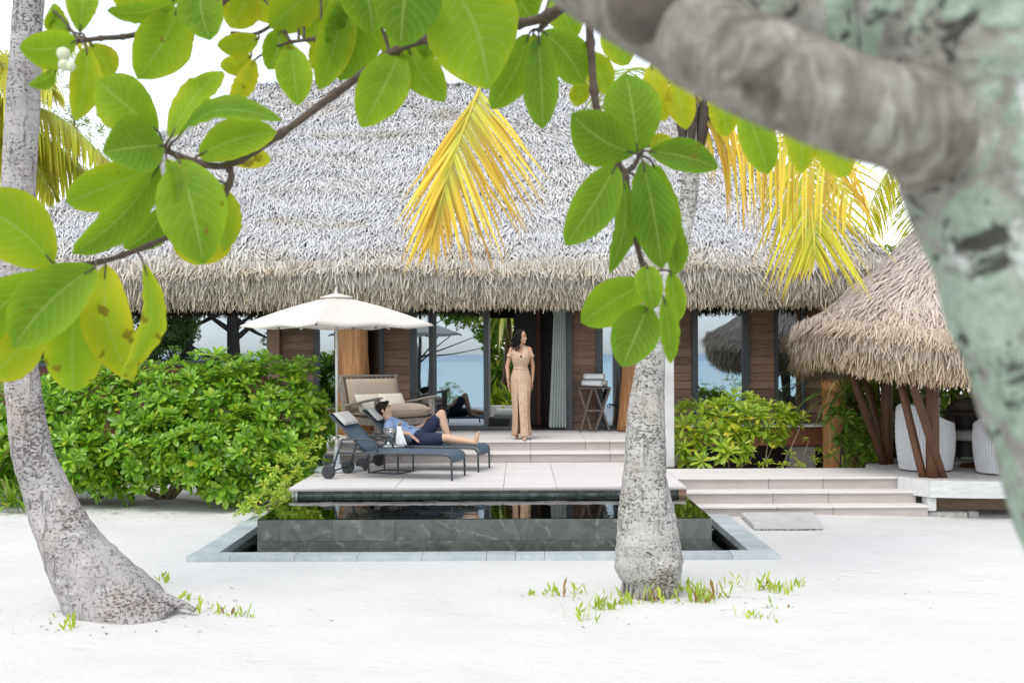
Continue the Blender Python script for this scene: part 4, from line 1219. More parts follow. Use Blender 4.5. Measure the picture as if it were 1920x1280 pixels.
# ------------------------------------------------------------------ sun loungers
def lounger(loc, rz, label):
    r = thing("sun_lounger", label, "sun lounger", loc, rz, "sun loungers on the deck")
    Wd = 0.64
    def side(y):
        f = MB()
        # seat rail with rounded drop into the front leg
        f.tube([(0.12, y, 0.325), (0.62, y, 0.325), (1.46, y, 0.318), (1.53, y, 0.308), (1.57, y, 0.27)], 0.0145, 8)
        # rear strut from wheel to arm height
        f.tube([(0.045, y, 0.10), (0.10, y, 0.30), (0.165, y, 0.49)], 0.015, 8)
        f.tube([(0.14, y, 0.43), (0.32, y, 0.39), (0.47, y, 0.34)], 0.010, 8)
        f.obj("frame", M_METAL, r, False)
        a = MB()
        a.tube([(0.165, y, 0.49), (0.30, y, 0.498), (0.52, y, 0.492), (0.585, y, 0.475), (0.615, y, 0.43), (0.63, y, 0.33)], 0.0125, 8)
        a.obj("armrest", M_METAL, r, False)
        MB().tube([(1.57, y, 0.275), (1.578, y, 0.15), (1.58, y, 0.0)], [0.0145, 0.014, 0.012], 8).obj("leg", M_METAL, r, False)
        w = MB().lathe([(0.0, -0.02), (0.075, -0.02), (0.088, -0.012), (0.088, 0.012), (0.075, 0.02), (0, 0.02)], (0, 0, 0), 32, False,
                       Matrix.Translation((0.0, y - 0.03 if y < 0.3 else y + 0.03, 0.088)) @ Matrix.Rotation(math.pi / 2, 4, 'X')).obj("wheel", M_WHEEL, r, False)
        relax(w, 30)
    side(0.0); side(Wd)
    MB().tube([(0.0, -0.03, 0.088), (0.0, Wd + 0.03, 0.088)], 0.011, 8).obj("axle", M_METAL, r, False)
    MB().tube([(1.575, 0.0, 0.25), (1.575, Wd, 0.25)], 0.011, 8).tube([(0.47, 0, 0.318), (0.47, Wd, 0.318)], 0.011, 8).obj("cross_bar", M_METAL, r, False)
    # seat sling that rolls over the front bar
    prof = [(0.46, 0.338), (0.8, 0.334), (1.2, 0.333), (1.46, 0.334), (1.53, 0.326), (1.572, 0.30), (1.588, 0.262), (1.584, 0.225)]
    V, Fq = [], []
    n = 10
    for (x, z) in prof:
        for i in range(n + 1):
            u = i / n
            V.append((x, 0.012 + (Wd - 0.024) * u, z - 0.012 * math.sin(u * math.pi)))
    for j in range(len(prof) - 1):
        for i in range(n):
            q = j * (n + 1) + i
            Fq.append((q, q + 1, q + n + 2, q + n + 1))
    o = link("seat_sling", mesh_np("seat_sling", V, Fq, M_SLING, smooth=True), r)
    sm = o.modifiers.new("thick", 'SOLIDIFY'); sm.thickness = 0.008
    a, b = Vector((0.47, 0, 0.335)), Vector((-0.005, 0, 0.80))
    bf = MB()
    for y in (0.02, Wd - 0.02): bf.tube([a + Vector((0, y, 0)), b + Vector((0, y, 0))], 0.0135, 8)
    bf.tube([b + Vector((0, 0.02, 0)), b + Vector((0, Wd - 0.02, 0))], 0.0135, 8)
    bf.obj("back_frame", M_METAL, r, False)
    V, Fq = [], []
    for j in range(9):
        t = j / 8
        for i in range(n + 1):
            u = i / n
            p = a.lerp(b, t)
            V.append((p.x - 0.006 - 0.012 * math.sin(u * math.pi) * 0.7, 0.03 + (Wd - 0.06) * u, p.z + 0.004 - 0.012 * math.sin(u * math.pi) * 0.7))
    Fq = [(j * (n + 1) + i, j * (n + 1) + i + 1, (j + 1) * (n + 1) + i + 1, (j + 1) * (n + 1) + i) for j in range(8) for i in range(n)]
    o = link("back_sling", mesh_np("back_sling", V, Fq, M_SLING, smooth=True), r)
    sm = o.modifiers.new("thick", 'SOLIDIFY'); sm.thickness = 0.008
    # head pad
    d = (b - a).normalized(); nn = Vector((0.70, 0, 0.71))
    V, Fc = [], []
    nu, nv = 14, 10
    for sgn in (1, -1):
        for j in range(nv + 1):
            for i in range(nu + 1):
                u, v = i / nu * 2 - 1, j / nv * 2 - 1
                th = 0.030 * (max(0, 1 - u ** 8) ** 0.5) * (max(0, 1 - v ** 6) ** 0.5)
                p = a.lerp(b, 0.655 + 0.165 * (v + 1)) + nn * (0.036 + sgn * th)
                V.append((p.x, Wd / 2 + u * 0.265, p.z))
    for s in range(2):
        for j in range(nv):
            for i in range(nu):
                q = s * (nu + 1) * (nv + 1) + j * (nu + 1) + i
                f = (q, q + 1, q + nu + 2, q + nu + 1)
                Fc.append(f if s == 0 else f[::-1])
    MB().add(V, Fc, True).obj("head_pad", M_PAD, r, False)
    return r
LR = math.radians(-11.5)
lounger((-2.387, 14.66, ZD), LR, "empty blue grey sling sun lounger nearest the pool")
L2 = lounger((-2.10, 15.67, ZD), LR, "blue grey sling sun lounger carrying the reclining man")

st = thing("side_table", "black wire cube side table between the two sun loungers", "side table", (-1.70, 15.42, ZD), math.radians(-24))
for (x, y) in ((-0.22, -0.2), (0.22, -0.2), (0.22, 0.2), (-0.22, 0.2)):
    MB().box(x - 0.009, x + 0.009, y - 0.009, y + 0.009, 0, 0.33).obj("leg", M_METAL, st, False)
for z in (0.009, 0.321):
    mb = MB()
    for y in (-0.2, 0.2): mb.bar((-0.225, y, z), (0.225, y, z), 0.016, 0.016)
    for x in (-0.22, 0.22): mb.bar((x, -0.2, z), (x, 0.2, z), 0.0155, 0.0155)
    mb.obj("frame", M_METAL, st, False)
MB().box(-0.225, 0.225, -0.205, 0.205, 0.331, 0.342).obj("table_top", M_METAL, st, False)
# ice bucket on a tray with bottle and napkin
bc = W(741, 836, 15.40)
bk = thing("ice_bucket", "clear ice bucket on a white tray beside the man", "ice bucket", (bc.x - 0.01, 15.38, ZD + 0.343))
MB().box(-0.13, 0.13, -0.1, 0.1, 0, 0.012, None, 0.004).obj("tray", M_TOWEL, bk, False)
MB().lathe([(0.0, 0.014), (0.075, 0.014), (0.088, 0.10), (0.10, 0.235), (0.096, 0.235), (0.084, 0.10), (0.07, 0.02), (0, 0.02)], (-0.03, 0, 0), 24).obj("bucket_body", M_GLASS_C, bk, False)
mb = MB()
for i in range(26):
    c = Vector((-0.03 + random.uniform(-0.05, 0.05), random.uniform(-0.05, 0.05), random.uniform(0.03, 0.19)))
    mb.box(-0.018, 0.018, -0.018, 0.018, -0.018, 0.018, Matrix.Translation(c) @ Matrix.Rotation(random.random() * 3, 4, Vector((random.random(), random.random(), random.random() + 0.1)).normalized()), 0.004)
mb.obj("ice", M_GLASS_C, bk, False)
MB().lathe([(0.098, 0.225), (0.104, 0.23), (0.104, 0.24), (0.098, 0.243)], (-0.03, 0, 0), 24).obj("rim", M_STEEL, bk, False)
MT = Matrix.Translation((-0.01, 0.0, 0.03)) @ Matrix.Rotation(math.radians(18), 4, 'Y')
bt = thing("wine_bottle", "foil topped bottle leaning in the ice bucket", "bottle", (bc.x - 0.01, 15.38, ZD + 0.343))
MB().lathe([(0.0, 0.0), (0.036, 0.0), (0.038, 0.01), (0.038, 0.15), (0.03, 0.18), (0.015, 0.21), (0.014, 0.24)], (0, 0, 0), 18, True, MT).obj("bottle_body", M_BOTTLE, bt, False)
MB().lathe([(0.0155, 0.235), (0.0165, 0.285), (0.018, 0.29), (0.018, 0.30), (0.012, 0.306), (0, 0.306)], (0, 0, 0), 14, True, MT).obj("foil_cap", M_FOIL, bt, False)
nk = thing("napkin", "white napkin hanging over the side of the ice bucket", "napkin", (bc.x + 0.075, 15.30, ZD + 0.343))
V, Fq = [], []
for j in range(11):
    t = j / 10
    for i in range(9):
        u = i / 8
        V.append((-0.01 + (u - 0.5) * (0.05 + 0.10 * t) + 0.035 * t, -0.03 - 0.035 * math.sin(min(t * 1.4, 1) * math.pi / 2) + 0.014 * math.sin(u * 9 + t), 0.27 - 0.245 * t))
Fq = [(j * 9 + i, j * 9 + i + 1, (j + 1) * 9 + i + 1, (j + 1) * 9 + i) for j in range(10) for i in range(8)]
o = link("napkin_cloth", mesh_np("napkin_cloth", V, Fq, M_TOWEL, smooth=True), nk)
o.modifiers.new("thick", 'SOLIDIFY').thickness = 0.006

# ------------------------------------------------------------------ daybed on the terrace
db = thing("teak_daybed", "grey teak lounge chair with taupe cushions on the terrace", "daybed", (-2.30, 18.02, ZT), math.radians(-44))
def dbx(name, *a, mat=M_GREYTEAK, bev=0.004): return MB().box(*a, None, bev).obj(name, mat, db, False)
HW = 0.53
def cushion(name, M, sx, sy, sz, mat, p=5):
    V, Fc = [], []
    nu, nv = 16, 14
    for s in (1, -1):
        for j in range(nv + 1):
            for i in range(nu + 1):
                u, v = i / nu * 2 - 1, j / nv * 2 - 1
                th = sz * (max(0, 1 - abs(u) ** p) ** 0.5) * (max(0, 1 - abs(v) ** p) ** 0.5) * (1 + 0.1 * math.cos(u * 1.4) * math.cos(v * 1.4))
                V.append(M @ Vector((u * sx, v * sy, s * th)))
    for s in range(2):
        for j in range(nv):
            for i in range(nu):
                q = s * (nu + 1) * (nv + 1) + j * (nu + 1) + i
                f = (q, q + 1, q + nu + 2, q + nu + 1)
                Fc.append(f if s == 0 else f[::-1])
    return MB().add(V, Fc, True).obj(name, mat, db, False)
tilt = math.radians(14)
def backp(h, x=0.0): return Vector((x - math.tan(tilt) * h, 0, h))
for s in (-1, 1):
    a, b = backp(0.0, 0.16), backp(0.93, 0.16)
    MB().bar(a + Vector((0, s * HW, 0)), b + Vector((0, s * HW, 0)), 0.055, 0.075, (1, 0, 0), 0.004).obj("back_post", M_GREYTEAK, db, False)
    dbx("leg", 0.78, 0.85, s * HW - 0.03, s * HW + 0.03, 0, 0.60)
    MB().bar((0.10, s * HW, 0.50), (0.90, s * HW, 0.625), 0.085, 0.028, (0, 0, 1), 0.004).obj("armrest", M_GREYTEAK, db, False)
    MB().bar((0.14, s * HW, 0.27), (0.80, s * HW, 0.27), 0.035, 0.10, (0, 0, 1), 0.004).obj("side_rail", M_GREYTEAK, db, False)
MB().bar(backp(0.93, 0.16) + Vector((0, -HW - 0.05, 0)), backp(0.93, 0.16) + Vector((0, HW + 0.05, 0)), 0.07, 0.03, (0, 0, 1), 0.004).obj("top_rail", M_GREYTEAK, db, False)
MB().bar(backp(0.36, 0.16) + Vector((0, -HW, 0)), backp(0.36, 0.16) + Vector((0, HW, 0)), 0.03, 0.08, (0, 0, 1), 0.004).obj("bottom_rail", M_GREYTEAK, db, False)
for i in range(11):
    y = -HW + 0.09 + i * (2 * HW - 0.18) / 10
    MB().bar(backp(0.38, 0.16) + Vector((0, y, 0)), backp(0.915, 0.16) + Vector((0, y, 0)), 0.045, 0.018, (1, 0, 0), 0.003).obj("back_slat", M_GREYTEAK, db, False)
for i in range(7):
    x = 0.18 + i * 0.10
    dbx("seat_slat", x, x + 0.075, -HW + 0.02, HW - 0.02, 0.285, 0.305, bev=0.003)
dbx("front_rail", 0.785, 0.845, -HW + 0.032, HW - 0.032, 0.21, 0.30)
cushion("seat_cushion", Matrix.Translation((0.50, 0, 0.372)), 0.37, HW - 0.035, 0.066, M_CUSHION)
cushion("back_cushion", Matrix.Translation(backp(0.645, 0.245)) @ Matrix.Rotation(math.pi / 2 - tilt, 4, 'Y'), 0.25, HW - 0.04, 0.066, M_CUSHION)
cushion("bolster", Matrix.Translation((0.80, 0, 0.44)), 0.11, HW - 0.10, 0.085, M_CUSHION, 3)
cushion("throw_pillow", Matrix.Translation((0.36, 0.14, 0.53)) @ Matrix.Rotation(math.radians(62), 4, 'Y'), 0.15, 0.24, 0.06, M_PILLOW, 3)
cushion("throw_pillow", Matrix.Translation((0.34, -0.30, 0.53)) @ Matrix.Rotation(math.radians(62), 4, 'Y'), 0.15, 0.22, 0.06, M_PILLOW, 3)

# ------------------------------------------------------------------ towel trestle
tc = W(1114, 806, 19.08)
tr = thing("towel_stand", "weathered wooden folding stand with crossed legs by the timber wall", "stand", (tc.x, 19.08, ZT))
MB().box(-0.27, 0.27, -0.16, 0.16, 0.685, 0.712, None, 0.004).obj("tray_top", M_TRESTLE, tr, False)
for y in (-0.14, 0.14):
    for s in (-1, 1):
        MB().bar((s * 0.09 - 0.14, y + 0.018 * s, 0.0), (-s * 0.10 - 0.14 + 0.0, y + 0.018 * s, 0.684), 0.03, 0.05, (0, 1, 0), 0.003).obj("leg", M_TRESTLE, tr, False)
        MB().bar((s * 0.12 + 0.13, y + 0.018 * s, 0.0), (-s * 0.12 + 0.13, y + 0.018 * s, 0.684), 0.03, 0.05, (0, 1, 0), 0.003).obj("leg", M_TRESTLE, tr, False)
MB().bar((-0.14, -0.15, 0.34), (-0.14, 0.15, 0.34), 0.02, 0.02).bar((0.13, -0.15, 0.34), (0.13, 0.15, 0.34), 0.02, 0.02).bar((-0.15, -0.17, 0.34), (0.14, -0.17, 0.34), 0.018, 0.03).obj("stretcher", M_TRESTLE, tr, False)
def towel(dx, dy, dz, label, L=0.34):
    t = thing("rolled_towel", label, "towel", (tc.x + dx, 19.08 + dy, ZT + 0.713 + dz), math.radians(-24), "rolled towels on the stand")
    V, Fc = [], []
    n, m = 64, 6
    P = []
    for i in range(n):
        a = i / (n - 1) * 2 * math.pi * 2.6
        r = 0.022 + 0.038 * i / (n - 1)
        P.append((r * math.cos(a), r * math.sin(a)))
    for j in range(m):
        x = -L / 2 + L * j / (m - 1)
        for (p, q) in P: V.append((x + random.uniform(-0.001, 0.001), p, q + 0.06))
    for j in range(m - 1):
        for i in range(n - 1):
            q = j * n + i
            Fc.append((q, q + 1, q + n + 1, q + n))
    o = MB().add(V, Fc, True).obj("towel_roll", M_TOWEL, t, False)
    o.modifiers.new("thick", 'SOLIDIFY').thickness = 0.010
towel(-0.03, -0.075, 0, "white rolled towel at the front of the bottom row on the stand")
towel(0.05, 0.055, 0, "white rolled towel at the back of the bottom row on the stand")
towel(0.01, -0.01, 0.105, "white rolled towel lying on top of two others on the stand")
# black tap by the narrow window
tp = W(1150, 762, 19.2)
tap = thing("wall_tap", "black hooked tap in front of the narrow window beside the palm", "tap", (tp.x, 19.2, tp.z))
MB().tube([(0.07, 0.1, 0.0), (0.07, 0.0, 0.02), (-0.04, 0, 0.022), (-0.06, 0, 0.01), (-0.062, 0, -0.03)], 0.009, 8).obj("spout", M_METAL, tap, False)
MB().lathe([(0.03, 0), (0.03, 0.015)], (0, 0, 0), 14, True, Matrix.Translation((0.07, 0.115, 0)) @ Matrix.Rotation(math.pi / 2, 4, 'X')).obj("rose", M_METAL, tap, False)
# ------------------------------------------------------------------ palms
def trunk_mb(rows, D, seg=30, n=70, wob=0.03, seed=0, flare=None):
    """rows: (centre px, py, radius px[, D]) down to up."""
    P = []
    for r in rows:
        d = r[3] if len(r) > 3 else D
        p = W(r[0], r[1], d)
        P.append((p.x, p.y, p.z, r[2] * d / F))
    S = spline(P, n)
    def jit(p, a, i):
        q = Vector((math.cos(a) * 1.6 + seed, math.sin(a) * 1.6, p.z * 3.0))
        k = 1 + wob * noise.noise(q) + wob * 0.7 * noise.noise(q * 3.3) + 0.012 * math.sin(p.z * 55 + 2 * noise.noise(q))
        return k
    return MB().tube([s[:3] for s in S], [max(s[3], 0.01) for s in S], seg, True, True, jit)

def frond_mesh(rach, nl, ll, lw, fan0, fan1, droop, seed, mat, off, sideN=None, tipcut=0.0, both=(1, 1)):
    """Leaflets along a rachis; fan angle from the rachis fan0 (base) to fan1 (tip), in degrees; droop bends them down."""
    R = np.random.default_rng(seed)
    S = np.array(spline(rach, 60))
    V, Fq, rn, ag = [], [], [], []
    for side in (-1, 1):
        m = int(nl * both[0 if side < 0 else 1])
        for k in range(m):
            t = (k + R.uniform(0, 0.6)) / m
            if t < 0.02: continue
            i = min(int(t * 59), 58)
            p = S[i] + (S[i + 1] - S[i]) * (t * 59 - i)
            tg = unit(S[min(i + 1, 59)] - S[max(i - 1, 0)])
            nrm = np.array(sideN) if sideN is not None else np.array([0, -1.0, 0])
            sd_ = unit(np.cross(tg, nrm)) * side
            fa = math.radians(fan0 + (fan1 - fan0) * t + R.normal(0, 3.5))
            L = ll * (0.55 + 0.9 * math.sin(min(t * 1.1 + 0.12, 1) * math.pi) ** 0.7 * 0.5 + 0.1) * R.uniform(0.68, 1.15)
            L *= 1 - 0.45 * max(0, t - 0.6) / 0.4
            d = unit(tg * math.cos(fa) + sd_ * math.sin(fa) + nrm * R.normal(0, 0.10))
            w = lw * R.uniform(0.8, 1.15)
            r_ = R.uniform(0, 1)
            q = p.copy(); b0 = len(V)
            ns = 4
            for s in range(ns + 1):
                u = s / ns
                ww = w * (0.55 + 0.45 * math.sin(min(u * 2.2, 1) * math.pi / 2)) * (1 - u ** 2.2 * 0.92)
                side_v = unit(np.cross(d, nrm + 0.15 * sd_))
                V.append(q - side_v * ww / 2); V.append(q + side_v * ww / 2)
                rn += [r_, r_]; ag += [u, u]
                d = unit(d + np.array([0, 0, -droop]) * (0.4 + u))
                q = q + d * (L / ns)
            for s in range(ns):
                a = b0 + s * 2
                Fq.append((a, a + 1, a + 3, a + 2))
    return mesh_np("leaflets", np.array(V) - np.array(off), Fq, mat, {"rnd": rn, "age": ag})

def add_frond(root, rach, nl=46, ll=0.6, lw=0.03, fan0=50, fan1=25, droop=0.25, seed=1, mat=None, rmat=None, r0=0.022, label=None, sideN=None, both=(1, 1)):
    S = spline(rach, 26)
    fr = MB().tube(S, [r0 * (1 - 0.8 * i / 25) for i in range(26)], 7).obj("frond", rmat, root)
    if label: fr["label"] = label
    tag(link("leaflets", frond_mesh(rach, nl, ll, lw, fan0, fan1, droop, seed, mat, tuple(root.location), sideN, 0, both), fr), kind="stuff")
    return fr
M_RACH_Y = simple("yellow_rib", (0.62, 0.50, 0.06), 0.5, 0.15, 10)
M_RACH_G = simple("green_rib", (0.42, 0.46, 0.12), 0.5, 0.15, 10)

# leaning palm on the left
b = W(215, 1150, 9.05)
palm1 = thing("leaning_palm", "grey palm trunk curving up from the sand at the left edge", "palm tree", (b.x, b.y, 0))
rows = [(240, 1190, 104), (214, 1142, 90), (183, 1096, 74), (148, 1048, 62), (118, 993, 51), (91, 930, 43), (61, 850, 37), (46, 750, 33), (38, 660, 30), (33, 500, 30), (35, 350, 30), (41, 220, 30.5), (48, 100, 28), (54, 0, 27), (66, -150, 26), (85, -330, 25)]
trunk_mb(rows, 9.05, 34, 110, 0.05, 3).obj("trunk", M_PALM, palm1)
# buttress root running right
pr = [(220, 1098, 38), (254, 1111, 29), (288, 1120, 20), (320, 1128, 13), (348, 1135, 7), (366, 1144, 4)]
trunk_mb([(185, 1078, 38)] + pr, 9.03, 18, 26, 0.08, 5).obj("root", M_PALM, palm1)
top = W(85, -330, 9.05)
for k in range(9):
    a = k * 0.7 + 0.2
    rr_ = [top, top + Vector((math.cos(a) * 0.8, math.sin(a) * 0.8, 0.65)), top + Vector((math.cos(a) * 1.8, math.sin(a) * 1.8, 0.7)), top + Vector((math.cos(a) * 2.7, math.sin(a) * 2.7, 0.25 + 0.4 * math.sin(k)))]
    add_frond(palm1, rr_, 40, 0.7, 0.04, 62, 30, 0.25, 20 + k, M_FROND_G, M_RACH_G, sideN=(0, 0, 1))

# palm in the middle
b = W(1216, 1105, 9.84)
palm2 = thing("middle_palm", "pale speckled palm trunk with a swollen foot standing before the pool", "palm tree", (b.x, b.y, 0))
rows = [(1214, 1160, 52), (1216, 1125, 46), (1220, 1104, 46), (1221, 1085, 54), (1218, 1060, 63), (1217, 1040, 62.5), (1215, 1000, 58), (1211, 950, 51), (1208, 900, 42), (1210, 860, 39), (1211, 800, 36), (1214, 740, 32), (1218, 700, 29), (1225, 640, 24), (1238, 570, 20), (1258, 500, 18.5), (1280, 430, 17.5), (1291, 370, 17), (1297, 300, 17), (1300, 240, 18), (1302, 190, 20)]
trunk_mb(rows, 9.84, 34, 130, 0.055, 8).obj("trunk", M_PALM2, palm2)
R = random.Random(17)
mb = MB()
for k in range(46):                          # ragged root fringe at the foot
    a = R.uniform(0, 6.28); r0_ = R.uniform(0.17, 0.215)
    p0 = Vector((b.x + math.cos(a) * r0_, b.y + math.sin(a) * r0_, R.uniform(0.05, 0.14)))
    p2 = Vector((b.x + math.cos(a) * (r0_ + R.uniform(0.0, 0.07)), b.y + math.sin(a) * (r0_ + R.uniform(0.0, 0.07)), -0.04))
    mb.tube([p0, p0.lerp(p2, 0.5) + Vector((0, 0, 0.02)), p2], [0.016, 0.013, 0.008], 6)
tag(mb.obj("root", M_PALM, palm2), kind="stuff")
crown = W(1300, 215, 9.84)
mb = MB()
for k in range(7):                           # fibrous leaf sheaths
    a = k * 0.9
    p0 = W(1297, 285, 9.84); r_ = 0.075
    mb.tube([p0 + Vector((math.cos(a) * r_, math.sin(a) * r_, 0)), crown + Vector((math.cos(a) * 0.11, math.sin(a) * 0.11, 0)), crown + Vector((math.cos(a) * 0.17, math.sin(a) * 0.17, 0.2))], [0.02, 0.05, 0.02], 7)
mb.obj("leaf_sheath", M_DARKBARK, palm2)
# hanging yellow fronds
f1 = [crown + Vector((0, 0, 0.05)), W(1210, 70, 10.0), W(1050, -10, 10.1), W(945, 60, 10.15), W(900, 165, 10.15), W(868, 245, 10.15), W(838, 335, 10.1), W(810, 440, 10.05)]
def tail(pts, n0):                           # leaflets only on the outer stretch of the rib
    return pts[n0:]
S = spline(f1, 26)
fr = MB().tube(S, [0.026 * (1 - 0.75 * i / 25) for i in range(26)], 7).obj("frond", M_RACH_Y, palm2)
fr["label"] = "bright yellow frond hanging in front of the thatch"
V_ = tuple(palm2.location)
for sd_, L_, nl, f0, f1_, fr0 in ((1, 0.92, 58, 66, 16, 1.0), (-1, 0.95, 50, 12, 7, 0.0)):
    tag(link("leaflets", frond_mesh(tail(f1, 4), nl, L_, 0.034, f0, f1_, 0.05, 31 + sd_, M_FROND_Y, V_, (0, -1.0, 0), 0, (1, 0) if sd_ > 0 else (0, 1)), fr), kind="stuff")
f2 = [crown, W(1360, 185, 9.6), W(1450, 225, 9.4), W(1540, 300, 9.3), W(1600, 380, 9.3)]
add_frond(palm2, f2, 42, 0.95, 0.024, 66, 45, 0.9, 41, M_FROND_Y, M_RACH_Y, 0.022, "yellow frond with long leaflets hanging straight down")
f3 = [crown, W(1400, 150, 10.6), W(1480, 230, 11.2), W(1512, 330, 11.3), W(1524, 420, 11.2), W(1528, 480, 11.1)]
f7 = [crown, W(1345, 215, 9.9), W(1420, 245, 9.9), W(1500, 300, 9.9), W(1565, 370, 9.9)]
add_frond(palm2, f7, 46, 0.80, 0.022, 70, 48, 0.8, 43, M_FROND_Y, M_RACH_Y, 0.02, 'yellow frond whose leaflets hang like a curtain over the thatch')
S = spline(f3, 26)
fr = MB().tube(S, [0.026 * (1 - 0.75 * i / 25) for i in range(26)], 7).obj("frond", M_RACH_Y, palm2)
fr["label"] = "yellow green frond spreading like an upturned fan over the roof corner"
tag(link("leaflets", frond_mesh(tail(f3, 2), 46, 0.95, 0.032, 48, 20, 0.10, 55, M_FROND_YG, V_, (0, -1.0, 0.0)), fr), kind="stuff")
f4 = [crown, crown + Vector((-0.3, 0.9, 0.6)), crown + Vector((-0.5, 2.0, 0.7)), crown + Vector((-0.6, 3.0, 0.3))]
add_frond(palm2, f4, 40, 0.7, 0.035, 60, 30, 0.3, 61, M_FROND_G, M_RACH_G, sideN=(0, 0, 1))
f5 = [crown, crown + Vector((0.8, 0.3, 0.75)), crown + Vector((1.9, 0.5, 1.1)), crown + Vector((3.0, 0.6, 0.9))]
add_frond(palm2, f5, 40, 0.7, 0.035, 60, 30, 0.3, 62, M_FROND_G, M_RACH_G, sideN=(0, 0, 1))
f6 = [crown, crown + Vector((0.1, -0.5, 0.8)), crown + Vector((0.2, -1.4, 1.5)), crown + Vector((0.3, -2.4, 1.6))]
add_frond(palm2, f6, 40, 0.7, 0.035, 60, 30, 0.3, 63, M_FROND_G, M_RACH_G, sideN=(0, 0, 1))

def far_palm(base, h, label, fr_list, mat, rmat, lean=(0, 0), nl=44, ll=0.9, lw=0.05, r=0.13, droop=0.5):
    root = thing("background_palm", label, "palm tree", (base[0], base[1], 0))
    top = Vector((base[0] + lean[0], base[1] + lean[1], h))
    pts = [Vector((base[0], base[1], 0)).lerp(top, i / 11) + Vector((0.1 * math.sin(i * 0.4), 0, 0)) for i in range(12)]
    pts[-1] = top
    MB().tube(pts, [r * (1.25 - 0.4 * i / 11) for i in range(12)], 12).obj("trunk", M_PALM, root)
    for k, f in enumerate(fr_list):
        add_frond(root, [top] + [top + Vector(q) for q in f], nl, ll, lw, 66, 35, droop, 100 + k, mat, rmat, 0.03, sideN=(0, -0.4, 0.9))
    return root
def radial(n, L, up, seed, tip=-0.6):
    R = random.Random(seed); out = []
    for k in range(n):
        a = k * 2 * math.pi / n + R.uniform(-0.25, 0.25); u = up * R.uniform(0.5, 1.2); l = L * R.uniform(0.85, 1.1)
        out.append([(math.cos(a) * l * 0.3, math.sin(a) * l * 0.3, u), (math.cos(a) * l * 0.65, math.sin(a) * l * 0.65, u * 1.05), (math.cos(a) * l, math.sin(a) * l, u * 0.4 + tip)])
    return out
p = W(-20, 230, 23.5)
far_palm((p.x - 0.6, 23.5), p.z, "yellow green palm with drooping fronds behind the left end of the roof",
         [[(0.8, 0, 0.45), (2.0, 0, 0.1), (3.1, 0, -0.9)], [(0.7, -0.6, 0.8), (1.7, -1.2, 0.9), (2.5, -1.6, 0.3)], [(0.5, 0.2, 1.0), (1.2, 0.4, 1.7), (2.2, 0.6, 1.9)], [(0.9, 0.5, 0.1), (1.9, 0.8, -0.6), (2.6, 1.0, -1.6)], [(-0.5, -0.4, 0.8), (-1.3, -0.8, 1.0), (-2.2, -1.0, 0.3)], [(0.3, -0.8, 0.9), (0.6, -1.6, 1.4), (0.8, -2.4, 1.2)], [(0.6, 0.0, 0.05), (1.3, 0.0, -0.5), (1.9, 0.0, -1.5)]],
         M_FROND_L, M_RACH_G, nl=105, ll=1.45, lw=0.065, droop=0.75)
p = W(1690, 340, 19.8)
far_palm((p.x + 0.4, 19.8), p.z + 0.2, "yellow green palm between the villa roof and the gazebo roof",
         [[(-0.5, -0.2, 0.1), (-0.95, -0.3, -0.5), (-1.2, -0.3, -1.5)], [(-0.6, 0.3, 0.5), (-1.3, 0.5, 0.3), (-1.7, 0.5, -0.5)], [(0.3, -0.6, 0.7), (0.7, -1.2, 0.8), (1.0, -1.7, 0.2)], [(0.7, 0, 0.5), (1.5, 0, 0.4), (2.1, 0, -0.5)], [(-0.25, 0.2, 0.8), (-0.7, 0.4, 1.2), (-1.4, 0.6, 1.0)], [(-0.1, -0.3, -0.1), (-0.3, -0.5, -0.9), (-0.4, -0.6, -1.8)]],
         M_FROND_L, M_RACH_G, nl=80, ll=0.85, lw=0.04, droop=0.3)

# ------------------------------------------------------------------ shrubs
def rosette(seed, nleaf=13, up=0.55, wid=0.34, curl=0.3):
    """Whorl of obovate leaves around +z, leaf length about 1."""
    R = random.Random(seed)
    V, T, rn = [], [], []
    for k in range(nleaf):
        a = k * 2.399963 + R.uniform(-0.3, 0.3)
        ring = k / nleaf
        el = math.radians(70 - 75 * ring + R.uniform(-12, 12)) * up / 0.55
        L = R.uniform(0.75, 1.1) * (0.62 + 0.38 * ring)
        w = wid * R.uniform(0.8, 1.15) * L
        d = Vector((math.cos(a) * math.cos(el), math.sin(a) * math.cos(el), math.sin(el)))
        s = Vector((-math.sin(a), math.cos(a), 0))
        s = (s + Vector((0, 0, R.uniform(-0.3, 0.3)))).normalized()
        n_ = d.cross(s)
        if n_.z < 0: n_ = -n_
        r_ = R.random()
        b = len(V)
        def pt(t, u): return d * (t * L) + s * u * w - n_ * (curl * L * t * t * 0.5) + n_ * abs(u) * w * 0.35
        V += [pt(0, 0), pt(0.42, -0.30), pt(0.42, 0), pt(0.42, 0.30), pt(0.78, -0.5), pt(0.80, 0), pt(0.78, 0.5), pt(0.97, -0.22), pt(1.0, 0), pt(0.97, 0.22)]
        rn += [r_] * 10
        for f in ((0, 1, 2), (0, 2, 3), (1, 4, 5), (1, 5, 2), (2, 5, 6), (2, 6, 3), (4, 7, 8), (4, 8, 5), (5, 8, 9), (5, 9, 6)):
            T.append(tuple(b + i for i in f))
    return np.array([tuple(v) for v in V]), np.array(T), np.array(rn)
_ros_cache = {}
def ros_mesh(mat, seed, **kw):
    key = (mat.name, seed, tuple(sorted(kw.items())))
    if key not in _ros_cache:
        V, T, r = rosette(seed, **kw)
        _ros_cache[key] = (mesh_np("leaf_whorl", V, T, mat, {"rnd": r}, smooth=True), V, T, r)
    return _ros_cache[key]

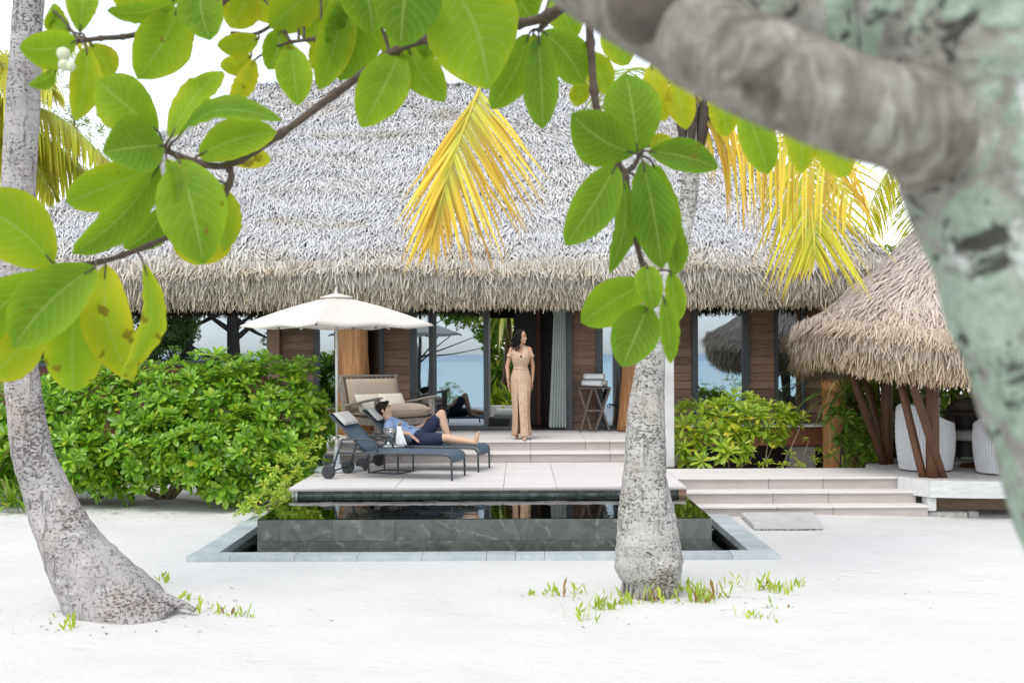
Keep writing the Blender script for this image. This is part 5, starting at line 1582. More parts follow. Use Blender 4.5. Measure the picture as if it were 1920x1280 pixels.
def scatter_whorls(root, places, mat, nvar=6, maxparts=300, kw=None, name="leaf_whorl", mass_name="foliage"):
    """places: (pos, axis, size). The nearest to the camera become parts, the rest one foliage mass."""
    kw = kw or {}
    places = sorted(places, key=lambda q: q[0][1] - 0.2 * q[0][2])
    off = root.location
    bV, bT, bR, base = [], [], [], 0
    for i, (p, ax, s) in enumerate(places):
        me, V, T, r = ros_mesh(mat, i % nvar, **kw)
        q = Vector(ax).to_track_quat('Z', 'Y') @ Matrix.Rotation(random.uniform(0, 6.28), 3, 'Z').to_quaternion()
        if i < maxparts:
            o = link(name, me, root)
            o.rotation_euler = q.to_euler()
            o.location = Vector(p) - off
            o.scale = (s, s, s)
        else:
            M3 = np.array(q.to_matrix())
            bV.append(V @ M3.T * s + np.array(p) - np.array(off)); bT.append(T + base); bR.append(r); base += len(V)
    if bV:
        tag(link(mass_name, mesh_np(mass_name, np.concatenate(bV), np.concatenate(bT), mat, {"rnd": np.concatenate(bR)}, smooth=True), root), kind="stuff")

def lump_places(lumps, n, size, seed, zmin=0.15, upmix=0.5, front=True, inner=0.15):
    """Whorl places on the outside of a union of ellipsoid lumps (cx, cy, cz, rx, ry, rz)."""
    R = random.Random(seed); out = []
    area = [l[3] * l[5] + l[4] * l[5] for l in lumps]
    tries = 0
    while len(out) < n and tries < n * 40:
        tries += 1
        l = R.choices(lumps, area)[0]
        d = Vector((R.gauss(0, 1), R.gauss(0, 1), R.gauss(0, 1))).normalized()
        if front and d.y > 0.45: continue
        k = 1.0 - (R.random() ** 2) * inner * 2 + R.uniform(-0.04, 0.09)
        p = Vector((l[0] + d.x * l[3] * k, l[1] + d.y * l[4] * k, l[2] + d.z * l[5] * k))
        if p.z < zmin: continue
        ins = False
        for m in lumps:
            if m is l: continue
            if ((p.x - m[0]) / m[3]) ** 2 + ((p.y - m[1]) / m[4]) ** 2 + ((p.z - m[2]) / m[5]) ** 2 < 0.72: ins = True; break
        if ins: continue
        nn = Vector((d.x / l[3], d.y / l[4], d.z / l[5])).normalized()
        ax = (nn + Vector((R.uniform(-0.35, 0.35), R.uniform(-0.35, 0.35), upmix))).normalized()
        out.append((p, ax, size * R.uniform(0.75, 1.25)))
    return out

def branchy(root, base, ends, r0=0.03, mat=None, name="stem", sag=0.1, seed=0):
    R = random.Random(seed)
    for e in ends:
        a, c = Vector(base) + Vector((R.uniform(-0.06, 0.06), R.uniform(-0.04, 0.04), 0)), Vector(e)
        m1 = a.lerp(c, 0.35) + Vector((R.uniform(-0.12, 0.12), R.uniform(-0.1, 0.1), -sag * R.uniform(0, 1)))
        m2 = a.lerp(c, 0.7) + Vector((R.uniform(-0.1, 0.1), R.uniform(-0.1, 0.1), -sag * R.uniform(0, 0.5)))
        S = spline([a, m1, m2, c], 10)
        MB().tube(S, [r0 * (1 - 0.6 * i / 9) for i in range(10)], 7).obj(name, mat or M_STEM, root)

def loosen(pl, seed, k=0.1):
    R = random.Random(seed)
    return [(Vector(p) + Vector((R.gauss(0, k), R.gauss(0, k), R.gauss(0, k * 0.8))), a, s * R.choice((0.7, 0.9, 1.0, 1.15, 1.3))) for p, a, s in pl]
shrub = thing("large_shrub", "wide glossy green shrub growing under the windows left of the deck", "shrub", (-5.0, 16.6, 0))
R = random.Random(3)
lumps = []
LPO = 20
def LP(px, py, D, rx, rz, ry=None):
    p = W(px, py + LPO, D); lumps.append((p.x, p.y, p.z, rx, ry or rx * 0.9, rz))
for px, py, D, rx, rz in ((40, 800, 16.4, 0.7, 0.62), (130, 775, 16.2, 0.7, 0.66), (235, 760, 16.1, 0.62, 0.62), (330, 755, 16.1, 0.62, 0.64), (430, 750, 16.2, 0.62, 0.68), (515, 752, 16.2, 0.55, 0.66), (560, 765, 15.9, 0.40, 0.50),
                          (160, 830, 15.7, 0.55, 0.42), (270, 835, 15.6, 0.5, 0.38), (370, 820, 15.6, 0.55, 0.45), (470, 815, 15.6, 0.5, 0.45), (545, 815, 15.7, 0.42, 0.45), (60, 850, 15.9, 0.5, 0.4), (-80, 800, 16.4, 0.7, 0.7), (500, 870, 15.5, 0.36, 0.28), (420, 875, 15.5, 0.34, 0.25), (570, 850, 15.8, 0.28, 0.32), (205, 880, 15.6, 0.2, 0.2)):
    LP(px, py, D, rx, rz)
shrub_places = loosen(lump_places(lumps, 1900, 0.172, 5, zmin=0.16, upmix=0.6, inner=0.35), 31, 0.07)
R = random.Random(41)
for k in range(90):                          # shoots standing above the mass and hanging to the sand
    px = R.uniform(30, 590)
    if R.random() < 0.6: q = W(px, 716 - 30 * R.random() - 22 * math.sin(px * 0.021) ** 2 + 14 * math.sin(px * 0.05), 16.1 + R.uniform(-0.3, 0.3))
    else: q = W(px, R.uniform(880, 915), 15.7 + R.uniform(-0.2, 0.2))
    shrub_places.append((q, Vector((R.uniform(-0.4, 0.4), R.uniform(-0.6, 0.1), 0.9)).normalized(), 0.17 * R.uniform(0.8, 1.25)))
scatter_whorls(shrub, shrub_places, M_SHRUB, kw={"nleaf": 13, "wid": 0.36})
branchy(shrub, (-4.95, 16.6, -0.05), [W(250, 800, 16.2), W(330, 780, 16.3), W(390, 820, 15.9), W(200, 850, 15.9)], 0.05, seed=1)
branchy(shrub, (-4.15, 16.35, -0.05), [W(330, 850, 16.1), W(440, 800, 16.2), W(500, 830, 16.0), W(300, 820, 16.2)], 0.045, seed=2)
branchy(shrub, (-6.0, 16.7, -0.05), [W(130, 820, 16.2), W(60, 790, 16.4), W(180, 840, 16.0)], 0.045, seed=3)
branchy(shrub, (-3.65, 16.2, -0.05), [W(520, 820, 16.0), W(560, 790, 16.0), W(470, 860, 15.8)], 0.03, seed=4)
lowb = thing("trailing_shrub", "small lime green shrub trailing over the sand to the pool corner", "shrub", (-3.2, 14.6, 0))
pl_ = []
R = random.Random(9)
for px, py, D in ((460, 952, 13.9), (475, 945, 13.9), (500, 930, 14.0), (520, 915, 14.2), (505, 905, 14.3), (545, 905, 14.4), (530, 890, 14.5), (555, 880, 14.7), (545, 865, 14.8), (570, 862, 15.0), (580, 850, 15.2), (590, 870, 14.9), (520, 935, 13.95), (535, 925, 14.0), (540, 945, 13.75), (515, 950, 13.8), (560, 895, 14.5), (448, 960, 13.8), (485, 960, 13.75), (590, 830, 15.4), (575, 835, 15.3), (525, 860, 15.0), (510, 880, 14.8)):
    for k in range(4):
        q = W(px + R.uniform(-12, 12), py + R.uniform(-10, 10), D + R.uniform(-0.1, 0.15))
        pl_.append((q, Vector((R.uniform(-0.7, 0.5), R.uniform(-0.9, 0.1), 0.8)).normalized(), 0.10 * R.uniform(0.7, 1.2)))
scatter_whorls(lowb, pl_, M_SHRUB_Y, kw={"nleaf": 11, "wid": 0.36})
branchy(lowb, (-3.3, 15.6, -0.02), [W(460, 950, 13.95), W(510, 925, 14.1), W(550, 880, 14.8), W(575, 850, 15.2), W(535, 905, 14.4)], 0.016, seed=6, sag=0.2)

LPO = 0
rs = thing("lime_shrub", "bright lime green shrub behind the walkway beside the pale pillar", "shrub", (3.0, 16.6, 0))
lumps = []
for px, py, D, rx, rz in ((1290, 800, 16.5, 0.26, 0.30), (1340, 795, 16.4, 0.3, 0.28), (1385, 775, 16.7, 0.34, 0.24), (1420, 790, 16.4, 0.3, 0.3), (1300, 845, 16.2, 0.22, 0.2), (1365, 840, 16.2, 0.3, 0.22), (1450, 790, 16.6, 0.28, 0.22), (1330, 855, 16.1, 0.25, 0.12)):
    LP(px, py, D, rx, rz)
scatter_whorls(rs, lump_places(lumps, 105, 0.235, 15, zmin=0.42, upmix=0.9), M_SHRUB_Y, kw={"nleaf": 14, "wid": 0.27, "curl": 0.45})
extra = [(W(px, py, D), Vector((random.uniform(-0.3, 0.3), -0.4, 0.9)).normalized(), s) for px, py, D, s in ((1505, 785, 16.4, 0.20), (1495, 790, 16.5, 0.17), (1440, 825, 16.2, 0.18), (1455, 832, 16.2, 0.15), (1510, 823, 16.3, 0.07), (1440, 868, 16.1, 0.12), (1500, 872, 16.1, 0.10), (1425, 872, 16.1, 0.10), (1380, 768, 16.5, 0.22), (1400, 765, 16.5, 0.22), (1415, 772, 16.4, 0.22), (1470, 770, 16.7, 0.18), (1482, 852, 16.2, 0.13), (1525, 862, 16.2, 0.13), (1470, 872, 16.1, 0.12), (1535, 845, 16.3, 0.10))]
scatter_whorls(rs, extra, M_SHRUB_Y, kw={"nleaf": 15, "wid": 0.27, "curl": 0.5})
branchy(rs, (W(1345, 890, 16.3).x, 16.45, 0.0), [W(1300, 830, 16.3), W(1345, 810, 16.4), W(1390, 800, 16.5), W(1420, 830, 16.3)], 0.018, seed=11)
branchy(rs, (W(1438, 880, 16.2).x, 16.3, 0.0), [W(1440, 830, 16.2), W(1505, 790, 16.4), W(1455, 820, 16.3)], 0.016, seed=12, sag=0.02)
branchy(rs, (W(1508, 880, 16.2).x, 16.3, 0.0), [W(1517, 825, 16.3)], 0.012, seed=13, sag=0.0)
ds = thing("deep_green_shrub", "upright deep green shrub with thin dark stem by the gazebo walkway", "shrub", (4.5, 16.6, 0))
lumps = []
for px, py, D, rx, rz in ((1580, 795, 16.6, 0.19, 0.20), (1612, 825, 16.7, 0.20, 0.18), (1575, 855, 16.4, 0.20, 0.12), (1622, 852, 16.6, 0.18, 0.12)):
    LP(px, py, D, rx, rz)
scatter_whorls(ds, lump_places(lumps, 44, 0.185, 25, zmin=0.35, upmix=0.7), M_SHRUB_D, kw={"nleaf": 13, "wid": 0.30, "curl": 0.45})
branchy(ds, (W(1592, 885, 16.5).x, 16.5, 0.0), [W(1585, 790, 16.5), W(1610, 820, 16.6), W(1560, 850, 16.4), W(1588, 760, 16.5)], 0.014, M_DARKBARK, seed=14, sag=0.0)

# strap-leaved plants
def strap_plant(name, label, c, n, L, w, seed, mat, up=0.9, group=None, trunk=None, spread=1.0):
    root = thing(name, label, "plant", (c[0], c[1], c[2] if not trunk else 0), group=group)
    R = np.random.default_rng(seed)
    V, Fq, rn = [], [], []
    for k in range(n):
        a = R.uniform(0, 2 * math.pi); el = math.radians(R.uniform(15, 88))
        l = L * R.uniform(0.6, 1.15); ww = w * R.uniform(0.7, 1.2)
        d = np.array([math.cos(a) * math.cos(el) * spread, math.sin(a) * math.cos(el) * spread, math.sin(el) * up])
        q = np.array([R.normal(0, 0.04), R.normal(0, 0.04), R.uniform(-0.05, 0.05) + (c[2] if trunk else 0)])
        r_ = R.uniform(); b0 = len(V)
        ns = 7
        s_ = unit(np.cross(d, [0, 0, 1.0]) + 1e-6)
        for s in range(ns + 1):
            u = s / ns
            wd = ww * (0.6 + 0.8 * math.sin(min(u * 1.6 + 0.2, 1) * math.pi / 2) * 0.5) * (1 - u ** 3 * 0.95)
            V.append(q - s_ * wd / 2); V.append(q + s_ * wd / 2); rn += [r_, r_]
            d = unit(d + np.array([0, 0, -0.42 * (0.3 + u)]))
            q = q + d * l / ns
        for s in range(ns):
            a_ = b0 + 2 * s
            Fq.append((a_, a_ + 1, a_ + 3, a_ + 2))
    tag(link("leaves", mesh_np("leaves", V, Fq, mat, {"rnd": rn}), root), kind="stuff")
    if trunk:
        MB().tube([(trunk[0] - c[0], trunk[1] - c[1], -0.05), (0.3 * (trunk[0] - c[0]), 0.3 * (trunk[1] - c[1]), c[2] * 0.6), (0, 0, c[2] + 0.05)], [0.10, 0.085, 0.07], 12).obj("trunk", M_POST, root, False)
    return root
g1 = W(940, 560, 27.5)
strap_plant("pandanus", "pandanus with long drooping yellow green leaves seen through the open passage", (g1.x + 0.20, 28.0, 3.0), 170, 2.9, 0.075, 71, M_STRAP, 0.7, trunk=(g1.x - 0.05, 28.0))
strap_plant("pandanus", "second pandanus crown hanging behind the passage plants", (g1.x - 0.6, 28.8, 3.3), 150, 3.0, 0.075, 72, M_STRAP, 0.7, trunk=(g1.x - 0.7, 28.4))
for k, (px, D) in enumerate(((918, 27.6), (938, 27.8), (958, 27.5))):
    q = W(px, 800, D)
    strap_plant("passage_plant", ("leftmost", "middle", "rightmost")[k] + " bright green bushy plant at the end of the open passage", (q.x, D, 0.75), 70, 0.75, 0.07, 80 + k, M_SHRUB_Y, 1.0, "bushy plants behind the passage")
ORD = ['first', 'second', 'third', 'fourth', 'fifth', 'sixth', 'seventh', 'eighth', 'ninth', 'tenth', 'eleventh', 'twelfth', 'thirteenth', 'fourteenth', 'fifteenth', 'sixteenth', 'seventeenth', 'eighteenth', 'nineteenth', 'twentieth', 'twenty-first', 'twenty-second', 'twenty-third', 'twenty-fourth']
spots = [(1600, 18.2, 1.2, 1.2), (1640, 18.8, 1.5, 1.4), (1690, 18.0, 1.1, 1.2), (1740, 18.9, 1.6, 1.4), (1790, 18.3, 1.4, 1.3), (1840, 18.8, 1.6, 1.4), (1890, 18.2, 1.3, 1.3), (1625, 17.6, 0.5, 0.9), (1680, 17.5, 0.4, 0.8)]
for k, (px, D, z, L) in enumerate(spots):
    q = W(px, 700, D)
    strap_plant("strap_leaf_plant", ORD[sorted(q_[0] for q_ in spots).index(px)] + " strap leaved plant, counting from the villa, behind the gazebo", (q.x, D, z), 90, L, 0.06, 200 + k, M_STRAP if k % 2 == 1 else M_STRAP_D, 0.9, "strap leaved plants behind the gazebo", trunk=(q.x + 0.1, D))
q = W(-20, 860, 15.2)
strap_plant("strap_leaf_plant", "strap leaved plant at the left edge beside the leaning palm", (q.x - 0.1, 15.5, 0.35), 60, 0.9, 0.05, 230, M_STRAP_D, 0.9)
q = W(20, 900, 15.0)
strap_plant("strap_leaf_plant", "low green strap leaved tuft at the foot of the shrub behind the leaning palm", (q.x, 15.0, 0.1), 26, 0.45, 0.045, 231, M_SHRUB_D, 1.0)

# leafy trees: some close the view behind, some only show in the glass
def leaf_tree(name, label, base, h, crown_lumps, n, size, seed, mat=M_FAR, r=0.12, lean=(0, 0), group=None, kw=None, front=False):
    root = thing(name, label, "tree", (base[0], base[1], base[2] if len(base) > 2 else 0), group=group)
    R = random.Random(seed)
    b = Vector(root.location)
    top = Vector((base[0] + lean[0], base[1] + lean[1], b.z + h))
    MB().tube([b + Vector((0, 0, -0.15)), b.lerp(top, 0.35) + Vector((R.uniform(-0.1, 0.1), 0, 0)), b.lerp(top, 0.7), top], [r * 1.2, r, r * 0.8, r * 0.5], 12).obj("trunk", M_DARKBARK, root)
    L = [(base[0] + l[0], base[1] + l[1], b.z + l[2], l[3], l[4], l[5]) for l in crown_lumps]
    for l in L:
        a = b.lerp(top, R.uniform(0.45, 0.95)); c = Vector(l[:3])
        S = spline([a, a.lerp(c, 0.5) + Vector((R.uniform(-0.2, 0.2), R.uniform(-0.2, 0.2), R.uniform(-0.2, 0.1))), c], 8)
        MB().tube(S, [r * 0.45 * (1 - 0.7 * i / 7) for i in range(8)], 7).obj("limb", M_DARKBARK, root)
    scatter_whorls(root, lump_places(L, n, size, seed, zmin=0.1, upmix=0.4, front=front, inner=0.3), mat, maxparts=0, kw=kw or {"nleaf": 10, "wid": 0.4}, mass_name="crown")
    return root
leaf_tree("background_tree", "dark leafy tree behind the gap between the villa and the gazebo", (7.6, 24.0), 3.2, [(0, 0, 3.0, 1.5, 1.2, 1.1), (-1.2, 0.2, 2.2, 1.2, 1, 1.0), (1.2, 0, 2.4, 1.3, 1, 1.0)], 420, 0.25, 301)
leaf_tree("background_tree", "leafy tree standing behind the gazebo thicket", (9.4, 21.0), 2.6, [(0, 0, 2.2, 1.4, 1, 1.0), (-1.6, 0, 1.4, 1.2, 1, 0.9), (0.5, 0, 1.0, 1.6, 1, 0.8), (-3.2, 0.3, 1.0, 1.1, 0.8, 0.8)], 520, 0.22, 302)
leaf_tree("background_tree", "pale wispy tree against the sky at the upper left corner", (-13.6, 36.0), 9.0, [(0, 0, 9.6, 0.9, 0.8, 1.6), (0.8, 0, 8.0, 0.8, 0.7, 1.2), (-0.8, 0, 8.6, 0.9, 0.7, 1.4), (1.5, 0, 6.6, 0.9, 0.7, 1.0)], 420, 0.22, 303, M_STRAP_D, kw={"nleaf": 9, "wid": 0.14})
leaf_tree("background_tree", "leafy green tree behind the rear garden passage", (-0.8, 31.0), 4.0, [(0, 0, 3.6, 2.0, 1.2, 1.6), (-1.4, 0, 1.4, 1.6, 1, 1.4), (1.2, 0, 1.4, 1.6, 1, 1.4)], 1000, 0.34, 304, M_SHRUB_D)
# seaward trees, visible only as reflections
leaf_tree("seaward_tree", "dark bare limbed tree mirrored in the long left window", (-12.2, -11.0, -0.2), 5.2, [(1.2, 0.1, 4.0, 0.7, 0.6, 0.35), (2.0, -0.2, 4.9, 0.8, 0.6, 0.4), (-1.5, 0, 4.4, 0.8, 0.7, 0.5), (-2.4, 0.2, 3.0, 0.9, 0.7, 0.7), (1.5, 0, 2.9, 0.35, 0.3, 0.25)], 420, 0.16, 311, M_FAR, 0.3)
leaf_tree("seaward_tree", "dense dark tree mirrored at the left end of the long window", (-16.2, -9.0, -0.1), 4.6, [(0, 0, 4.4, 1.8, 1.2, 1.0), (0.9, 0, 2.8, 1.7, 1.2, 1.2), (-1.2, 0, 3.2, 1.5, 1.2, 1.2), (0.6, 0, 1.2, 1.8, 1.2, 1.0), (-2.8, 0, 2.2, 1.6, 1.2, 1.6)], 1900, 0.26, 312, M_FAR, 0.2)
leaf_tree("seaward_tree", "dark tree with hanging foliage mirrored left of the bare limbed one", (-13.7, -9.6, -0.1), 4.4, [(0, 0, 4.6, 1.0, 0.9, 0.7), (-0.4, 0, 3.3, 0.9, 0.8, 0.9), (0.3, 0, 1.5, 1.0, 0.8, 0.7), (1.4, 0, 1.7, 0.7, 0.6, 0.4)], 700, 0.2, 316, M_FAR, 0.26)
leaf_tree("seaward_tree", "tree mirrored in the narrow window beside the log column", (-8.6, -12.0, -0.3), 4.8, [(0, 0, 4.6, 0.8, 0.8, 0.4), (-0.8, 0, 1.4, 0.9, 0.7, 0.8), (0.7, 0, 0.9, 0.8, 0.7, 0.7)], 260, 0.2, 313, M_SHRUB_D, 0.24, (-0.7, 0))
leaf_tree("seaward_tree", "broad leaved branch mirrored in the sliding glass door", (-3.45, -1.6, 0.0), 3.4, [(1.75, 0.2, 3.15, 0.45, 0.4, 0.28), (2.2, 0.2, 2.7, 0.30, 0.3, 0.25), (1.45, 0, 3.6, 0.6, 0.5, 0.3), (2.4, 0.2, 2.25, 0.18, 0.2, 0.2), (1.05, 0, 3.4, 0.4, 0.4, 0.3)], 170, 0.22, 314, M_SHRUB_D, 0.07)
for k, (px, X, lx) in enumerate(((788, -4.35, -0.25), (806, -3.85, 0.1))):
    far_palm((X, -10.5), 4.3 + 0.5 * k, ("leaning palm mirrored beside the sliding door frame", "straight palm mirrored between the door frames")[k], radial(9, 1.7, 0.5, 400 + k), M_FROND_G, M_RACH_G, (lx, 0), 34, 0.6, 0.05, 0.11, 0.4)
far_palm((-7.0, -9.5), 4.6, "palm mirrored in the small window right of the log column", radial(8, 1.8, 0.5, 410), M_FROND_G, M_RACH_G, (0.3, 0), 34, 0.6, 0.05, 0.12, 0.4)
far_palm((5.4, -11.0), 6.0, "palm mirrored in the wide window near the gazebo", radial(9, 2.2, 0.5, 411), M_FROND_G, M_RACH_G, (0.3, 0), 34, 0.7, 0.05, 0.13, 0.4)
def sea_bush(label, X, Y, z, r, h, seed):
    root = thing("beach_bush", label, "bush", (X, Y, z))
    L = [(X, Y, z + h * 0.5, r * 0.7, r * 0.6, h * 0.5), (X - r * 0.5, Y, z + h * 0.35, r * 0.5, r * 0.5, h * 0.35), (X + r * 0.5, Y, z + h * 0.35, r * 0.5, r * 0.5, h * 0.4)]
    scatter_whorls(root, lump_places(L, 130, 0.17, seed, zmin=-2, upmix=0.9, front=False, inner=0.4), M_SHRUB_D, maxparts=0, kw={"nleaf": 9, "wid": 0.2}, mass_name="foliage")
    branchy(root, (X, Y, z - 0.05), [(X + r * 0.4, Y, z + h * 0.6), (X - r * 0.4, Y, z + h * 0.6), (X, Y + 0.1, z + h * 0.7)], 0.02, seed=seed)
sea_bush("spiky beach bush mirrored in the sliding glass door", -3.1, -13.0, -0.42, 0.75, 1.15, 501)
sea_bush("low beach bush mirrored behind the sliding door frame", -4.6, -13.0, -0.42, 0.8, 0.9, 502)
sea_bush("green beach bush mirrored in the wide window near the gazebo", 6.2, -6.0, 0.0, 1.6, 1.1, 503)
sea_bush("green beach bush mirrored beside the gazebo reflection", 8.8, -6.5, 0.0, 1.6, 1.3, 504)

# sprouts in the sand
def sprout(px, py, n, h, label, group, seed):
    # intersect the pixel ray with the sand
    D = F * CH / max(py - VY, 1)
    for _ in range(3):
        q = W(px, py, D); D *= (CH - ground_z(q.x, q.y)) / max(CH - q.z, 0.1)
    q = W(px, py, D)
    root = thing("beach_sprout", label, "plant", (q.x, q.y, ground_z(q.x, q.y) - 0.01), group=group)
    R = np.random.default_rng(seed)
    V, T, rn = [], [], []
    for k in range(int(n * 1.7)):
        bx, by = R.normal(0, 0.065), R.normal(0, 0.04)
        hh = h * R.uniform(0.45, 1.1)
        lx = R.normal(0, 0.28)
        a = R.uniform(0, math.pi)
        sd_ = np.array([math.cos(a) * 0.7 + 0.5, math.sin(a) * 0.5, 0])
        w = R.uniform(0.007, 0.015); r_ = R.uniform()
        for lf in range(int(R.integers(1, 4))):
            t0 = 0.25 * lf
            b = np.array([bx + lx * hh * t0, by, hh * t0])
            dirv = unit(np.array([lx + R.normal(0, 0.45), R.normal(0, 0.3), 1.0]))
            L = hh * R.uniform(0.5, 0.9)
            i = len(V)
            V += [b - sd_ * w * 0.2, b + sd_ * w * 0.2, b + dirv * L * 0.55 - sd_ * w, b + dirv * L * 0.55 + sd_ * w, b + dirv * L]
            rn += [r_] * 5
            T += [(i, i + 1, i + 3), (i, i + 3, i + 2), (i + 2, i + 3, i + 4)]
    link("leaves", mesh_np("leaves", V, T, M_SPROUT, {"rnd": rn}), root)
GA, GB = "sprouts round the foot of the leaning palm", "sprouts round the foot of the middle palm"
LA, LB = " yellow green sprout from the left at the leaning palm's foot", " yellow green sprout from the left around the middle palm"
for k, (px, py, n, h) in enumerate(sorted(((130, 1180, 5, 0.12), (200, 1150, 10, 0.16), (228, 1145, 9, 0.17), (262, 1140, 7, 0.14), (300, 1132, 8, 0.12), (318, 1128, 4, 0.1), (300, 1090, 3, 0.13), (352, 1126, 5, 0.1), (385, 1150, 4, 0.13), (410, 1150, 4, 0.11), (432, 1155, 4, 0.13), (456, 1155, 4, 0.12), (100, 1165, 2, 0.06)))):
    sprout(px, py, n, h, ORD[k] + LA, GA, 600 + k)
for k, (px, py, n, h) in enumerate(sorted(((988, 1114, 2, 0.07), (1010, 1116, 2, 0.08), (1052, 1118, 4, 0.17), (1086, 1112, 3, 0.12), (1082, 1158, 5, 0.15), (1100, 1165, 3, 0.12), (1140, 1142, 16, 0.17), (1178, 1132, 10, 0.15), (1226, 1130, 6, 0.18), (1242, 1122, 3, 0.15), (1285, 1108, 11, 0.16), (1312, 1128, 14, 0.17), (1340, 1120, 12, 0.15), (1352, 1095, 4, 0.13), (1375, 1092, 3, 0.12), (1428, 1105, 8, 0.19), (1450, 1105, 8, 0.16), (1472, 1110, 8, 0.15), (1500, 1098, 6, 0.13), (1408, 1156, 4, 0.12), (1424, 1160, 4, 0.1), (1442, 1160, 4, 0.12), (1466, 1138, 4, 0.1)))):
    sprout(px, py, n, h, ORD[k] + LB, GB, 640 + k)

# leaf litter and twigs on the sand
V, T = [], []
R = np.random.default_rng(77)
for k in range(760):
    if k < 620: x, y = R.uniform(-7.5, -2.9), R.normal(15.6, 0.55)
    elif k < 690: x, y = R.normal(-3.0, 0.6), R.normal(9.0, 0.35)
    else: x, y = R.normal(1.2, 0.8), R.normal(9.6, 0.35)
    if HX0 - 0.1 < x < HX1 + 0.1 and HY0 - 0.1 < y < DY1 + 0.5: continue
    z = ground_z(x, y) + 0.004
    a = R.uniform(0, 6.28); l = R.uniform(0.008, 0.035); w = R.uniform(0.002, 0.008)
    d, s = np.array([math.cos(a), math.sin(a), 0]), np.array([-math.sin(a), math.cos(a), 0])
    p = np.array([x, y, z]); i = len(V)
    V += [p - d * l, p - s * w + [0, 0, 0.004], p + d * l + [0, 0, 0.006], p + s * w + [0, 0, 0.003]]
    T.append((i, i + 1, i + 2, i + 3))
lit = link("leaf_litter", mesh_np("leaf_litter", V, T, simple("dry_litter", (0.20, 0.13, 0.08), 0.9, 0.4, 30)))
tag(lit, "dry brown leaf litter and twigs scattered on the sand", "leaf litter", kind="stuff")
M_FALLEN = simple("fallen_leaf", (0.70, 0.50, 0.05), 0.7, 0.2, 30)
M_FALLEN_B = simple("fallen_brown_leaf", (0.16, 0.09, 0.05), 0.7, 0.2, 30)
for k, (px, py, lab, m_) in enumerate(((150, 940, "yellow fallen leaf on the sand near the leaning palm", M_FALLEN), (235, 939, "curled yellow fallen leaf on the sand in front of the large shrub", M_FALLEN), (215, 955, "dark dry leaf curled on the sand in front of the large shrub", M_FALLEN_B))):
    D = F * CH / (py - VY); q = W(px, py, D); z = ground_z(q.x, q.y)
    o = thing("fallen_leaf", lab, "leaf", (q.x, q.y, z + 0.004))
    V = [(-0.06, 0, 0.005), (-0.02, -0.022, 0.012), (-0.02, 0.022, 0.012), (0.03, -0.02, 0.015), (0.03, 0.02, 0.02), (0.07, 0, 0.03)]
    mesh = MB().add(V, [(0, 1, 2), (1, 3, 4, 2), (3, 5, 4)]).obj("leaf_blade", m_, o, False)
# ------------------------------------------------------------------ broad-leaved tree close to the camera
tree = thing("broad_leaf_tree", "lichen covered tree with large broad leaves framing the view", "tree", (0.78, 0.85, 0))
def path_tube(rows, n, seg, wob, seed, fine=40.0):
    """rows: (px, py, D, radius m)."""
    P = [tuple(W(r[0], r[1], r[2])) + (r[3],) for r in rows]
    S = spline(P, n)
    def jit(p, a, i):
        q = Vector((p.x * 9 + math.cos(a) * 1.2 + seed, p.y * 9 + math.sin(a) * 1.2, p.z * 9))
        return 1 + wob * noise.noise(q) + wob * 0.5 * noise.noise(q * 2.7)
    return MB().tube([s[:3] for s in S], [s[3] for s in S], seg, True, True, jit), S
tb_, _ = path_tube([(3100, 6300, 0.85, 0.13), (2800, 3800, 0.84, 0.11), (2500, 1900, 0.82, 0.098), (2350, 1280, 0.80, 0.093), (2150, 900, 0.80, 0.088), (2052, 620, 0.80, 0.087), (1968, 370, 0.80, 0.087), (1895, 150, 0.80, 0.090), (1872, 0, 0.80, 0.092), (1840, -250, 0.81, 0.088), (1780, -700, 0.84, 0.08), (1740, -1400, 0.9, 0.06)], 90, 40, 0.10, 2)
tb_.obj("trunk", M_LICHEN, tree)
bb, _ = path_tube([(1820, 262, 0.80, 0.052), (1710, 228, 0.76, 0.0365), (1620, 206, 0.745, 0.0332), (1520, 170, 0.75, 0.0332), (1400, 118, 0.78, 0.0328), (1270, 50, 0.83, 0.0330), (1130, -36, 0.92, 0.0345), (980, -150, 1.1, 0.036), (860, -320, 1.5, 0.034), (800, -520, 2.0, 0.03)], 110, 40, 0.15, 5)
bb.obj("bough", M_BRANCH, tree)
bb, _ = path_tube([(1900, 70, 0.86, 0.034), (1700, 40, 0.90, 0.036), (1560, 22, 0.95, 0.034), (1420, -24, 1.0, 0.032), (1280, -110, 1.1, 0.028)], 40, 24, 0.12, 9)
bb.obj("bough", M_LICHEN, tree)
kn = W(1215, 8, 0.80)                       # old branch scar
MB().lathe([(0.0, 0.010), (0.014, 0.010), (0.024, 0.004), (0.028, -0.01)], (0, 0, 0), 20, True, Matrix.Translation(kn) @ (Vector((0, 0, CH)) - Vector((0, 0.8, 2.2))).normalized().to_track_quat('Z', 'Y').to_matrix().to_4x4()).obj("branch_scar", simple("brown_scar", (0.115, 0.095, 0.078), 0.95, 0.3, 60, 0.4), tree)

